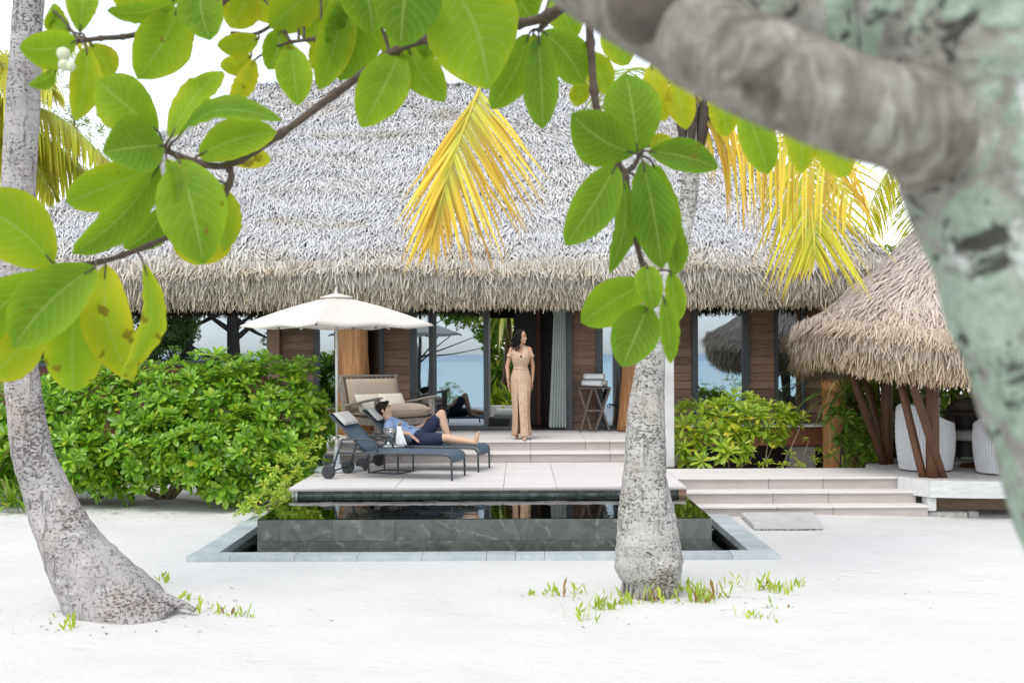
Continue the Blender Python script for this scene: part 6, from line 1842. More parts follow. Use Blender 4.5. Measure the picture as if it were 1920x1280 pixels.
TW = {   # twig paths: (px, py, D)
    "A": ([(1085, -160, 2.2), (1098, -30, 2.35), (1108, 90, 2.4), (1118, 200, 2.4), (1150, 290, 2.4), (1172, 330, 2.4), (1182, 400, 2.4), (1200, 480, 2.42), (1226, 565, 2.42)], 0.0088),
    "A2": ([(1168, 325, 2.4), (1188, 312, 2.42), (1198, 294, 2.42)], 0.006),
    "B": ([(1180, -80, 2.1), (1040, 22, 2.3), (968, 46, 2.35), (860, 66, 2.42), (755, 88, 2.48), (640, 168, 2.5), (520, 256, 2.5), (425, 310, 2.5), (350, 298, 2.5), (305, 278, 2.48)], 0.0105),
    "C": ([(428, 310, 2.5), (432, 340, 2.5), (392, 408, 2.5), (310, 447, 2.48), (240, 475, 2.45), (180, 492, 2.42), (95, 499, 2.4)], 0.0075),
    "D": ([(520, -90, 2.6), (420, 2, 2.6), (335, 38, 2.6), (250, 66, 2.58), (190, 72, 2.55), (148, 77, 2.52)], 0.0075),
    "E": ([(760, -60, 2.6), (680, 52, 2.6), (600, 71, 2.6), (545, 79, 2.6)], 0.006),
    "G": ([(620, -60, 2.65), (500, 54, 2.65), (432, 62, 2.65)], 0.005),
    "H": ([(1180, -80, 2.1), (1045, 26, 2.3), (1010, 58, 2.35)], 0.0075),
    "J": ([(900, -200, 2.1), (830, -90, 2.2), (770, -60, 2.25)], 0.008),
    "K": ([(1560, 60, 2.2), (1500, 130, 2.4), (1400, 140, 2.5), (1260, 70, 2.55), (1220, 40, 2.5)], 0.006),
}
LV = [  # twig, base, tip, width px, D base, D tip, age 0..1, roll deg, spots
    ("B", (298, 248), (178, 150), 108, 2.46, 2.44, 0.42, 12, 0), ("B", (318, 262), (416, 124), 58, 2.48, 2.6, 0.55, 30, 0), ("B", (330, 262), (518, 212), 42, 2.44, 2.35, 0.30, 48, 0),
    ("B", (372, 292), (516, 246), 78, 2.5, 2.45, 0.48, 15, 0), ("B", (308, 273), (196, 282), 112, 2.44, 2.36, 0.22, -18, 0), ("B", (292, 312), (122, 384), 88, 2.5, 2.5, 0.52, 10, 0),
    ("B", (300, 308), (139, 478), 72, 2.44, 2.38, 0.28, 25, 0), ("B", (335, 298), (378, 490), 136, 2.42, 2.36, 0.38, -8, 0.6), ("B", (312, 298), (332, 376), 42, 2.42, 2.36, 0.5, 20, 0),
    ("C", (380, 405), (368, 498), 110, 2.53, 2.55, 0.80, 10, 0.8), ("B", (430, 302), (508, 296), 42, 2.54, 2.56, 0.85, 25, 1), ("C", (310, 385), (234, 470), 58, 2.55, 2.56, 0.15, 30, 0), ("C", (405, 340), (425, 470), 60, 2.5, 2.5, 0.62, 30, 0),
    ("C", (102, 496), (-70, 372), 140, 2.38, 2.3, 0.60, 8, 0.6), ("C", (92, 512), (-60, 640), 110, 2.44, 2.44, 0.40, 20, 0), ("C", (180, 499), (24, 648), 124, 2.36, 2.28, 0.36, -10, 0.5),
    ("C", (140, 560), (141, 736), 108, 2.44, 2.46, 0.60, 12, 1), ("C", (198, 495), (246, 716), 96, 2.42, 2.44, 0.74, -6, 1), ("C", (268, 490), (243, 706), 50, 2.40, 2.38, 0.68, 42, 0.8), ("C", (78, 600), (-20, 716), 84, 2.46, 2.48, 0.68, 15, 0.4),
    ("D", (143, 76), (40, 92), 76, 2.5, 2.42, 0.45, 22, 0), ("D", (134, 60), (86, 14), 46, 2.56, 2.6, 0.50, 18, 0), ("D", (100, 20), (96, 60), 38, 2.56, 2.58, 0.62, 30, 0), ("D", (150, 62), (152, -46), 62, 2.54, 2.56, 0.45, 8, 0), ("D", (162, 88), (146, 224), 62, 2.5, 2.48, 0.66, 20, 0.5), ("D", (170, 82), (212, 142), 62, 2.56, 2.58, 0.72, 15, 0),
    ("D", (334, 14), (262, 146), 108, 2.55, 2.5, 0.50, 10, 0.4), ("D", (336, -6), (204, 27), 42, 2.52, 2.46, 0.2, 40, 0), ("D", (382, -40), (392, 72), 88, 2.5, 2.46, 0.30, -12, 0.3), ("D", (344, 34), (352, 94), 40, 2.58, 2.6, 0.75, 20, 0), ("D", (105, 132), (58, 162), 30, 2.5, 2.46, 0.25, 40, 0), ("D", (300, -10), (280, 40), 60, 2.66, 2.66, 0.78, 10, 0),
    ("G", (474, -20), (432, 52), 72, 2.66, 2.66, 0.78, 12, 0), ("E", (600, -26), (508, 52), 92, 2.62, 2.6, 0.55, 10, 0), ("G", (486, 72), (408, 88), 48, 2.64, 2.62, 0.70, 20, 0), ("G", (472, 104), (413, 128), 42, 2.68, 2.68, 0.82, 20, 0), ("E", (524, 58), (504, 130), 66, 2.62, 2.6, 0.48, 12, 0.3),
    ("E", (478, 112), (434, 192), 42, 2.64, 2.62, 0.78, 30, 0.4), ("E", (545, 82), (560, 194), 72, 2.6, 2.56, 0.50, 8, 0.3), ("E", (590, 78), (604, 140), 52, 2.66, 2.66, 0.66, 20, 0), ("E", (642, -24), (602, 166), 76, 2.56, 2.52, 0.58, 12, 0.3),
    ("B", (690, -20), (640, 150), 112, 2.58, 2.56, 0.28, 15, 0.3), ("B", (752, 92), (678, 234), 98, 2.5, 2.46, 0.46, -10, 0.3), ("J", (772, -66), (754, 82), 142, 2.3, 2.24, 0.18, 10, 0.2), ("J", (842, -40), (914, 164), 184, 2.34, 2.28, 0.52, -8, 0.3), ("B", (766, 92), (834, 188), 76, 2.52, 2.5, 0.45, 12, 0.2),
    ("J", (880, -60), (960, 50), 120, 2.44, 2.44, 0.25, 14, 0), ("E", (560, -40), (650, 30), 100, 2.7, 2.7, 0.66, 14, 0), ("J", (700, -60), (620, 60), 110, 2.66, 2.66, 0.35, 14, 0),
    ("H", (992, 64), (924, 204), 74, 2.38, 2.36, 0.34, 14, 0), ("H", (1010, 66), (1016, 238), 72, 2.34, 2.3, 0.20, -10, 0), ("H", (1016, 58), (1096, 154), 82, 2.4, 2.42, 0.34, 14, 0), ("H", (1000, 62), (1003, 108), 24, 2.35, 2.33, 0.75, 10, 0), ("A", (1098, 96), (1144, 176), 60, 2.5, 2.52, 0.62, 20, 0), ("A", (1096, 150), (1080, 200), 40, 2.5, 2.52, 0.75, 20, 0),
    ("A2", (1192, 288), (1072, 216), 106, 2.38, 2.34, 0.22, 12, 0.3), ("A2", (1196, 290), (1176, 134), 112, 2.44, 2.46, 0.24, -10, 0), ("A2", (1214, 284), (1347, 312), 66, 2.4, 2.36, 0.14, 16, 0.6), ("A", (1156, 310), (1064, 458), 88, 2.36, 2.30, 0.26, 10, 0), ("A", (1168, 332), (1150, 512), 44, 2.38, 2.36, 0.08, 35, 0),
    ("A2", (1204, 300), (1238, 502), 88, 2.38, 2.34, 0.08, -12, 0), ("A2", (1224, 306), (1272, 500), 66, 2.42, 2.42, 0.34, 22, 0), ("A2", (1212, 276), (1262, 258), 26, 2.46, 2.48, 0.82, 20, 0), ("A", (1190, 330), (1196, 430), 46, 2.46, 2.46, 0.42, 20, 0), ("A", (1228, 380), (1262, 470), 50, 2.46, 2.46, 0.12, 25, 0),
    ("A", (1216, 528), (1091, 606), 88, 2.44, 2.44, 0.40, 12, 0.2), ("A", (1216, 572), (1166, 686), 94, 2.38, 2.34, 0.10, -8, 0), ("A", (1214, 498), (1226, 576), 56, 2.36, 2.32, 0.38, 10, 0), ("A", (1244, 556), (1264, 682), 40, 2.44, 2.46, 0.34, 30, 0), ("A", (1256, 508), (1276, 602), 42, 2.46, 2.48, 0.45, 25, 0), ("A", (1270, 426), (1266, 516), 40, 2.46, 2.46, 0.28, 25, 0),
    ("J", (660, -70), (700, 60), 120, 2.5, 2.48, 0.40, 12, 0.2), ("E", (470, -60), (540, 40), 110, 2.72, 2.72, 0.72, 10, 0), ("D", (430, -60), (470, 30), 90, 2.7, 2.7, 0.6, 12, 0), ("J", (940, -50), (1000, 40), 100, 2.5, 2.5, 0.35, 14, 0), ("B", (720, 60), (800, 150), 90, 2.58, 2.58, 0.5, 14, 0.2), ("D", (240, -40), (250, 40), 70, 2.7, 2.7, 0.62, 14, 0), ("E", (570, -30), (596, 90), 80, 2.7, 2.7, 0.62, 14, 0), ("H", (1040, -20), (1080, 70), 70, 2.6, 2.6, 0.45, 14, 0), ("A", (1130, 60), (1180, 120), 60, 2.55, 2.55, 0.66, 14, 0), ("J", (820, -30), (800, 110), 110, 2.5, 2.5, 0.3, 10, 0),
    ("K", (1222, 120), (1248, 226), 54, 2.6, 2.6, 0.9, 10, 0), ("K", (1270, 140), (1288, 242), 58, 2.6, 2.6, 0.8, 10, 0), ("K", (1396, 200), (1442, 324), 70, 2.45, 2.44, 0.45, 10, 0), ("K", (1470, 220), (1508, 322), 62, 2.5, 2.5, 0.7, 24, 0), ("K", (1530, 236), (1592, 330), 70, 2.5, 2.5, 0.66, 14, 0), ("K", (1340, 170), (1362, 256), 60, 2.5, 2.5, 0.7, 10, 0),
]
def big_leaf(base, tip, wpx, D0, D1, roll, seed):
    b, t = W(*base, D0), W(*tip, D1)
    ax = t - b; L = ax.length; a = ax.normalized()
    mid = (b + t) / 2
    n0 = (Vector((0, 0, CH)) - mid).normalized()
    s = a.cross(n0).normalized(); n0 = s.cross(a)
    rl = math.radians(roll)
    sd_ = s * math.cos(rl) + n0 * math.sin(rl); nn = n0 * math.cos(rl) - s * math.sin(rl)
    half = wpx * mid.y / F / 2 / max(math.cos(rl), 0.5)
    R = random.Random(seed)
    arch, fold, ph = R.uniform(0.0, 0.15), R.uniform(0.05, 0.42), R.uniform(0, 6)
    bend = R.uniform(-0.08, 0.08); sh = R.uniform(0.84, 1.02); pt = R.uniform(0.52, 0.74)
    nv, nu = 16, 8
    V, UV, Fc = [], [], []
    for j in range(nv + 1):
        v = j / nv
        vv = v ** sh
        w = math.sin(math.pi * vv) ** pt * (0.80 + 0.34 * v - 0.06 * v * v)
        if v > 0.999 or v < 0.001: w = 0.012
        for i in range(nu + 1):
            u = i / nu * 2 - 1
            x = u * half * w
            z = fold * half * w * abs(u) ** 1.3 + arch * L * math.sin(math.pi * v) + 0.012 * L * math.sin(v * 17 + ph + 2 * (u > 0)) * u * u * w - 0.10 * L * v * v * (0.4 + arch * 4)
            z -= 0.0035 * math.cos(2 * math.pi * (v * 9.5 - 3.0 * abs(u) ** 1.3)) * w * min(1, abs(u) * 4)
            p = b + a * (L * v) + sd_ * (x + bend * L * math.sin(math.pi * v)) + nn * z
            V.append(p); UV.append((u, v))
    for j in range(nv):
        for i in range(nu):
            q = j * (nu + 1) + i
            Fc.append((q, q + 1, q + nu + 2, q + nu + 1))
    return V, UV, Fc, b
tw_mb, tw_pts = {}, {}
for k, (pts, r) in TW.items():
    P = [W(*p) for p in pts]
    S = spline(P, 8 * len(P))
    n = len(S)
    m_ = MB()
    def jit(p, a, i, n=n): return 1 + (0.35 if i % 7 == 3 else 0.0) + 0.15 * noise.noise(p * 60)
    m_.tube(S, [r * (1 - 0.35 * i / n) for i in range(n)], 9, True, True, jit)
    tw_mb[k], tw_pts[k] = m_, [Vector(s) for s in S]
leaf_data = []
for i, (k, b_, t_, w, d0, d1, age, roll, sp) in enumerate(LV):
    V, UV, Fc, b = big_leaf(b_, t_, w, d0, d1, roll, 900 + i)
    near = min(tw_pts[k], key=lambda q: (q - b).length)
    if (near - b).length > 0.004:
        mid = near.lerp(b, 0.5) + Vector((0, 0, 0.006))
        tw_mb[k].tube(spline([near, mid, b, V[2 * 9 + 4]], 8), [0.0032, 0.003, 0.0028, 0.0026, 0.0024, 0.0022, 0.002, 0.0016], 6)
    leaf_data.append((k, V, UV, Fc, age, sp))
tw_obj = {k: m_.obj("twig", M_TWIG, tree) for k, m_ in tw_mb.items()}
off = tree.location
for (k, V, UV, Fc, age, sp) in leaf_data:
    me = bpy.data.meshes.new("leaf")
    me.from_pydata([tuple(v - off) for v in V], [], Fc)
    me.polygons.foreach_set("use_smooth", [True] * len(Fc))
    uvl = me.uv_layers.new(name="UVMap")
    idx = np.zeros(len(me.loops), dtype=np.int32); me.loops.foreach_get("vertex_index", idx)
    uvl.data.foreach_set("uv", np.array(UV, dtype=np.float32)[idx].ravel())
    me.materials.append(M_BIGLEAF)
    o = link("leaf", me, tw_obj[k])
    o.color = (age, sp, 0, 1)
for (px, py, r) in ((119, 101, 13), (121, 122, 12), (132, 125, 10)):
    c = W(px, py, 2.42); r_ = r * 2.42 / F
    MB().lathe([(0, -r_), (r_ * 0.7, -r_ * 0.72), (r_, -r_ * 0.1), (r_ * 0.85, r_ * 0.6), (0.3 * r_, r_ * 0.9), (0, r_ * 0.85)], tuple(c), 14).obj("fruit", M_BUD, tw_obj["D"])

# ------------------------------------------------------------------ people
def cap(mb, a, b, ra, rb, seg=14):
    a, b = Vector(a), Vector(b)
    d = b - a; L = d.length
    d = d.normalized() if L > 1e-6 else Vector((0, 0, 1))
    pts, rad = [], []
    for k in range(5):
        t = math.pi / 2 * (1 - k / 5)
        pts.append(a - d * ra * math.sin(t)); rad.append(max(ra * math.cos(t), ra * 0.05))
    for k in range(5): pts.append(a.lerp(b, k / 4)); rad.append(ra + (rb - ra) * k / 4)
    for k in range(1, 6):
        t = math.pi / 2 * k / 5
        pts.append(b + d * rb * math.sin(t)); rad.append(max(rb * math.cos(t), rb * 0.05))
    mb.tube(pts, rad, seg)
def ell(mb, c, r, M3=None, seg=18, rings=12):
    c = Vector(c); V, Fc = [], []
    for j in range(1, rings):
        t = math.pi * j / rings
        for i in range(seg):
            p = 2 * math.pi * i / seg
            v = Vector((r[0] * math.sin(t) * math.cos(p), r[1] * math.sin(t) * math.sin(p), r[2] * math.cos(t)))
            V.append(c + (M3 @ v if M3 else v))
    top, bot = Vector((0, 0, r[2])), Vector((0, 0, -r[2]))
    V += [c + (M3 @ top if M3 else top), c + (M3 @ bot if M3 else bot)]
    n = (rings - 1) * seg
    for j in range(rings - 2):
        for i in range(seg):
            a, b = j * seg + i, j * seg + (i + 1) % seg
            Fc.append((a, a + seg, b + seg, b))
    for i in range(seg):
        Fc.append((i, (i + 1) % seg, n)[::-1] if False else (n, i, (i + 1) % seg))
        Fc.append((n + 1, (rings - 2) * seg + (i + 1) % seg, (rings - 2) * seg + i))
    mb.add(V, Fc, True)
def chain(mb, pts, rad):
    for i in range(len(pts) - 1): cap(mb, pts[i], pts[i + 1], rad[i], rad[i + 1])
def fuse(mb, name, mat, parent, voxel=0.006, smooth=6, world=False):
    """Closed overlapping shapes melted into one continuous skin."""
    o = mb.obj(name, mat, parent, world)
    md = o.modifiers.new("r", 'REMESH'); md.mode = 'VOXEL'; md.voxel_size = voxel; md.use_smooth_shade = True
    s = o.modifiers.new("s", 'SMOOTH'); s.iterations = smooth; s.factor = 0.5
    dg = bpy.context.evaluated_depsgraph_get()
    me = bpy.data.meshes.new_from_object(o.evaluated_get(dg))
    o.modifiers.clear()
    old = o.data; o.data = me
    bpy.data.meshes.remove(old)
    me.name = name
    if not me.materials: me.materials.append(mat)
    me.polygons.foreach_set("use_smooth", [True] * len(me.polygons))
    return o
def hand(mb, wrist, d, palm_n, L=0.17, curl=0.5, thumb=1, sc=1.0):
    """Palm, four bent fingers of unequal length and a thumb from the palm's side. d finger direction, palm_n palm normal."""
    w, d, n = Vector(wrist), Vector(d).normalized(), Vector(palm_n)
    n = (n - d * n.dot(d)).normalized(); s = d.cross(n)
    pl = L * 0.5
    for u in (-0.028, -0.009, 0.010, 0.028): cap(mb, w + s * u * 0.6 * sc, w + d * pl + s * u * sc, 0.016 * sc, 0.0125 * sc, 10)
    for u, l in ((-0.031, 0.76), (-0.010, 0.95), (0.011, 1.0), (0.031, 0.88)):
        p0 = w + d * pl + s * u * sc
        fl = L * 0.5 * l
        p, dd = p0, d
        for k, q in enumerate((0.45, 0.32, 0.23)):
            dd = (dd + n * curl * (0.35 + 0.25 * k)).normalized()
            p2 = p + dd * fl * q
            cap(mb, p, p2, (0.0095 - 0.0008 * k) * sc, (0.0088 - 0.0008 * k) * sc, 9)
            p = p2
    t0 = w + d * pl * 0.25 + s * 0.024 * thumb * sc
    t1 = t0 + (d * 0.75 + s * 0.55 * thumb + n * 0.35).normalized() * 0.042 * sc
    t2 = t1 + (d * 0.95 + s * 0.15 * thumb + n * 0.35).normalized() * 0.032 * sc
    cap(mb, t0, t1, 0.013 * sc, 0.0105 * sc, 9); cap(mb, t1, t2, 0.0105 * sc, 0.0085 * sc, 9)
def head(mb, c, f, up, sc=1.0):
    """Skull, jaw, nose, brow, ears; c centre, f face direction, up crown direction. Returns the frame."""
    f, up = Vector(f).normalized(), Vector(up)
    up = (up - f * up.dot(f)).normalized(); s = f.cross(up)
    M3 = Matrix((s, f, up)).transposed()
    c = Vector(c)
    P = lambda a, b, z: c + (s * a + f * b + up * z) * sc
    ell(mb, P(0, -0.012, 0.022), (0.074 * sc, 0.094 * sc, 0.088 * sc), M3)
    ell(mb, P(0, 0.022, -0.022), (0.062 * sc, 0.066 * sc, 0.080 * sc), M3)
    ell(mb, P(0, 0.048, -0.072), (0.040 * sc, 0.038 * sc, 0.034 * sc), M3)
    ell(mb, P(0, 0.070, -0.090), (0.017 * sc, 0.014 * sc, 0.014 * sc), M3)
    cap(mb, P(0, 0.083, 0.012), P(0, 0.103, -0.026), 0.008 * sc, 0.011 * sc, 9)
    for q in (-1, 1):
        cap(mb, P(q * 0.010, 0.093, -0.030), P(q * 0.012, 0.091, -0.031), 0.007 * sc, 0.007 * sc, 8)
        cap(mb, P(q * 0.012, 0.082, 0.026), P(q * 0.042, 0.068, 0.024), 0.008 * sc, 0.007 * sc, 8)
        ell(mb, P(q * 0.036, 0.062, -0.024), (0.020 * sc, 0.018 * sc, 0.018 * sc), M3)
        ell(mb, P(q * 0.074, -0.008, -0.010), (0.008 * sc, 0.019 * sc, 0.030 * sc), M3)
    cap(mb, P(-0.014, 0.084, -0.052), P(0.014, 0.084, -0.052), 0.007 * sc, 0.007 * sc, 8)
    cap(mb, P(-0.012, 0.081, -0.063), P(0.012, 0.081, -0.063), 0.007 * sc, 0.007 * sc, 8)
    return P, M3
def face_bits(P, M3, parent, sc=1.0, hair=M_HAIR):
    for q in (-1, 1):
        m_ = MB(); ell(m_, P(q * 0.031, 0.0745, 0.006), (0.012 * sc, 0.007 * sc, 0.0055 * sc), M3, 12, 8); m_.obj("eye", M_EYE, parent, False)
        m_ = MB(); m_.tube([P(q * 0.014, 0.090, 0.030), P(q * 0.032, 0.083, 0.036), P(q * 0.050, 0.066, 0.030)], [0.003, 0.0038, 0.002], 6); m_.obj("eyebrow", hair, parent, False)
    m_ = MB(); m_.tube([P(-0.024, 0.083, -0.054), P(0, 0.0925, -0.0555), P(0.024, 0.083, -0.054)], [0.002, 0.0048, 0.002], 7); m_.tube([P(-0.02, 0.082, -0.060), P(0, 0.090, -0.0635), P(0.02, 0.082, -0.060)], [0.002, 0.0048, 0.002], 7)
    m_.obj("lips", M_LIP, parent, False)

# --- woman walking out of the doorway
wp = W(977, 823, 17.30)
wo = thing("person", "woman in a long tan patterned dress stepping out of the open doorway, looking aside", "person", (wp.x, 17.32, ZT), math.radians(7))
wo.scale = (0.88, 0.92, 1.0)
b = MB()
ell(b, (0, 0, 0.90), (0.150, 0.105, 0.12)); ell(b, (0, -0.005, 1.03), (0.112, 0.082, 0.13)); ell(b, (0, 0.0, 1.19), (0.138, 0.095, 0.15))
for q in (-1, 1): ell(b, (q * 0.062, -0.075, 1.195), (0.056, 0.05, 0.055))
cap(b, (-0.135, 0.012, 1.325), (0.135, 0.012, 1.325), 0.045, 0.045); cap(b, (-0.06, 0.01, 1.35), (0.06, 0.01, 1.35), 0.045, 0.045)
chain(b, [(0, 0.015, 1.34), (0.004, 0.004, 1.40), (0.008, -0.004, 1.46)], [0.050, 0.042, 0.045])
wf = Vector((0.80, -0.60, -0.03))
PW, MW = head(b, (0.012, -0.012, 1.505), wf, (0.02, 0, 1), 0.95)
chain(b, [(-0.155, 0.012, 1.315), (-0.225, 0.035, 1.07), (-0.214, -0.015, 0.86)], [0.043, 0.034, 0.024])
hand(b, (-0.214, -0.018, 0.855), (0.06, -0.18, -0.97), (0.9, -0.2, 0.1), 0.165, 0.32, -1, 0.92)
chain(b, [(0.155, 0.012, 1.315), (0.215, 0.060, 1.07), (0.200, 0.045, 0.86)], [0.043, 0.034, 0.024])
hand(b, (0.196, 0.043, 0.855), (-0.05, -0.10, -0.98), (-0.9, -0.1, 0.1), 0.165, 0.32, 1, 0.92)
chain(b, [(0.078, -0.005, 0.86), (0.060, -0.13, 0.47), (0.030, -0.13, 0.085)], [0.085, 0.055, 0.036])
chain(b, [(0.030, -0.10, 0.045), (0.028, -0.19, 0.040), (0.026, -0.265, 0.022)], [0.036, 0.034, 0.022])
for k in range(5): cap(b, (0.004 + k * 0.0125, -0.275 + abs(k - 1.0) * 0.005, 0.018), (0.002 + k * 0.0125, -0.305 + abs(k - 1) * 0.008, 0.013), 0.0095, 0.008, 8)
chain(b, [(-0.078, 0.0, 0.86), (-0.075, 0.0, 0.46), (-0.055, 0.16, 0.12)], [0.085, 0.055, 0.036])
chain(b, [(-0.055, 0.17, 0.085), (-0.055, 0.10, 0.035), (-0.055, 0.03, 0.018)], [0.034, 0.032, 0.018])
body_w = fuse(b, "body", M_SKIN_W, wo, 0.0062, 5)
face_bits(PW, MW, wo, 0.95)
def ringsurf(rows, angs, mod=None):
    """rows: (z, cx, cy, rx, ry_front, ry_back); angs in radians, front at -pi/2."""
    V, Fc = [], []
    n = len(angs)
    for j, (z, cx, cy, rx, rf, rb) in enumerate(rows):
        for i, a in enumerate(angs):
            ry = rf if math.sin(a) < 0 else rb
            p = Vector((cx + rx * math.cos(a), cy + ry * math.sin(a), z))
            V.append(mod(p, a, j, i) if mod else p)
    for j in range(len(rows) - 1):
        for i in range(n - 1):
            q = j * n + i
            Fc.append((q, q + 1, q + n + 1, q + n))
    return V, Fc
def interp_rows(tab, n):
    return [tuple(r) for r in spline(tab, n)]
# top with V neck and flutter sleeves
tabz = [(1.035, 0, -0.004, 0.117, 0.100, 0.092), (1.09, 0, -0.004, 0.124, 0.112, 0.094), (1.15, 0, 0, 0.148, 0.135, 0.104), (1.20, 0, 0, 0.156, 0.142, 0.106), (1.26, 0, 0, 0.160, 0.118, 0.104), (1.32, 0, 0.01, 0.158, 0.075, 0.075), (1.362, 0, 0.012, 0.118, 0.060, 0.058)]
rows_ = interp_rows(tabz, 22)
angs = [2 * math.pi * i / 64 for i in range(65)]
def top_mod(p, a, j, i):
    fr_ = max(0, -math.sin(a)) ** 6
    zmax = 1.39 - 0.17 * max(0, 1 - abs(math.cos(a)) * 3.2) * (1 if math.sin(a) < 0 else 0.15)
    if p.z > zmax: p.z = zmax
    if p.z < 1.12: p *= 1 ; p.x *= 1 + 0.02 * math.sin(a * 11 + p.z * 60)
    return p
V, Fc = ringsurf(rows_, angs, top_mod)
m_ = MB().add(V, Fc, True)
for q in (-1, 1):
    prev = None; n = 26; Vs, Fs = [], []
    for j in range(7):
        t = j / 6
        c = Vector((q * (0.128 + 0.052 * t), 0.012 + 0.010 * t, 1.318 - 0.11 * t)); axis = Vector((q * 0.30, 0, -0.95)).normalized()
        e1 = Vector((0, 1, 0)); e2 = axis.cross(e1)
        for i in range(n + 1):
            a = 2 * math.pi * i / n
            r_ = 0.047 + 0.013 * t + 0.008 * t * math.sin(a * 6)
            Vs.append(c + (e1 * math.cos(a) + e2 * math.sin(a)) * r_ + axis * 0.008 * t * math.sin(a * 5 + 1))
    for j in range(6):
        for i in range(n):
            k = j * (n + 1) + i
            Fs.append((k, k + 1, k + n + 2, k + n + 1))
    m_.add(Vs, Fs, True)
o = m_.obj("dress_top", M_DRESS, wo, False)
o.modifiers.new("thick", 'SOLIDIFY').thickness = 0.006
# long skirt: back wrap and front panel with slits
sk = [(1.045, 0, -0.004, 0.116, 0.100, 0.094), (0.98, 0, 0, 0.143, 0.115, 0.115), (0.90, 0, 0, 0.166, 0.128, 0.130), (0.80, 0, 0, 0.170, 0.132, 0.130), (0.65, 0, -0.01, 0.156, 0.140, 0.125), (0.45, 0.005, 0.0, 0.142, 0.150, 0.135), (0.25, 0.012, 0.03, 0.142, 0.160, 0.150), (0.055, 0.022, 0.06, 0.165, 0.165, 0.165)]
rows_ = interp_rows(sk, 40)
def sk_mod(amp, fwd):
    def f(p, a, j, i):
        t = max(0, (0.95 - p.z) / 0.9)
        k = 1 + amp * t * math.sin(a * 8 + 1.5 * math.sin(p.z * 5)) + 0.010 * math.sin(a * 3 + p.z * 40) * (1 - t) + 0.012 * t * math.sin(a * 17)
        p = Vector((p.x * k, p.y * k, p.z))
        p.y -= fwd * t * t
        p.z += 0.010 * math.sin(a * 5) * t
        return p
    return f
sl, sr = math.radians(-116), math.radians(-52)
m_ = MB()
def panel(a0, a1, n, amp, fwd, gapl, gapr, rows):
    V, Fc = [], []
    for j, (z, cx, cy, rx, rf, rb) in enumerate(rows):
        op = max(0, (0.72 - z) / 0.7)
        A0, A1 = a0 + gapl * op, a1 - gapr * op
        for i in range(n):
            a = A0 + (A1 - A0) * i / (n - 1)
            ry = rf if math.sin(a) < 0 else rb
            V.append(sk_mod(amp, fwd)(Vector((cx + rx * math.cos(a), cy + ry * math.sin(a), z)), a, j, i))
    for j in range(len(rows) - 1):
        for i in range(n - 1):
            q = j * n + i
            Fc.append((q, q + 1, q + n + 1, q + n))
    m_.add(V, Fc, True)
panel(sl, sr, 24, 0.03, 0.15, 0.10, 0.16, rows_)
panel(sr, sl + 2 * math.pi, 70, 0.045, -0.02, 0.05, 0.14, rows_)
o = m_.obj("skirt", M_DRESS, wo, False)
o.modifiers.new("thick", 'SOLIDIFY').thickness = 0.006
m_ = MB().tube([(0.118 * math.cos(a), -0.004 + 0.103 * math.sin(a), 1.037 + 0.006 * math.sin(a * 2)) for a in angs], 0.014, 8)
m_.obj("waistband", M_DRESS, wo, False)
m_ = MB(); ell(m_, (-0.012, -0.142, 1.215), (0.014, 0.008, 0.018)); m_.obj("brooch", M_HAIR, wo, False)
m_ = MB().tube([(-0.214 + 0.028 * math.cos(a), -0.012 + 0.028 * math.sin(a), 0.885) for a in [i * math.pi / 8 for i in range(17)]], 0.004, 6); m_.obj("bracelet", M_HAIR, wo, False)
# curly hair
m_ = MB()
R = random.Random(21)
ell(m_, PW(0, -0.030, 0.030), (0.084, 0.092, 0.086), MW)
ell(m_, PW(0, -0.060, -0.06), (0.078, 0.055, 0.09), MW)
fuse(m_, "hair_cap", M_HAIR, wo, 0.008, 4)
m_ = MB()
for k in range(120):
    a = R.uniform(-1.05, 1.05) * math.pi / 1.35
    x0, y0 = math.sin(a) * 0.080, -0.018 - math.cos(a) * 0.085
    if y0 > 0.028: continue
    z0 = R.uniform(-0.01, 0.085)
    rr0 = math.sqrt(max(0.05, 1 - ((z0 - 0.03) / 0.10) ** 2))
    L = R.uniform(0.18, 0.30) if R.random() < 0.8 else 0.1
    ph, fq = R.uniform(0, 6), R.uniform(75, 120)
    pts = []
    for i in range(14):
        t = i / 13
        sp_ = 1.08 + 0.62 * t
        base = PW(x0 * rr0 * sp_, y0 * rr0 * sp_ - 0.02 * t, z0 - L * t * 1.05)
        amp = 0.010 + 0.006 * t
        pts.append(base + Vector((math.cos(ph + t * L * fq) * amp, math.sin(ph + t * L * fq) * amp, 0)))
    m_.tube(pts, [0.010 * (1 - 0.55 * i / 13) for i in range(14)], 6)
for k in range(26):                      # parted locks over the brow and temple
    q = R.choice((-1, -1, 1)); u = R.random()
    pts = [PW(q * 0.01, 0.035 - 0.03 * u, 0.110 + R.uniform(-0.004, 0.006)), PW(q * 0.055, 0.045 - 0.05 * u, 0.075), PW(q * 0.086, 0.010 - 0.05 * u, 0.010), PW(q * 0.094, -0.02 - 0.04 * u, -0.07), PW(q * 0.10, -0.03 - 0.04 * u, -0.15)]
    S = spline(pts, 16)
    m_.tube([Vector(s) + Vector((math.cos(i * 1.2 + k), math.sin(i * 1.2 + k), 0)) * 0.006 * min(1, i / 6) for i, s in enumerate(S)], [0.009 * (1 - 0.4 * i / 15) for i in range(16)], 6)
m_.obj("hair", M_HAIR, wo, False)

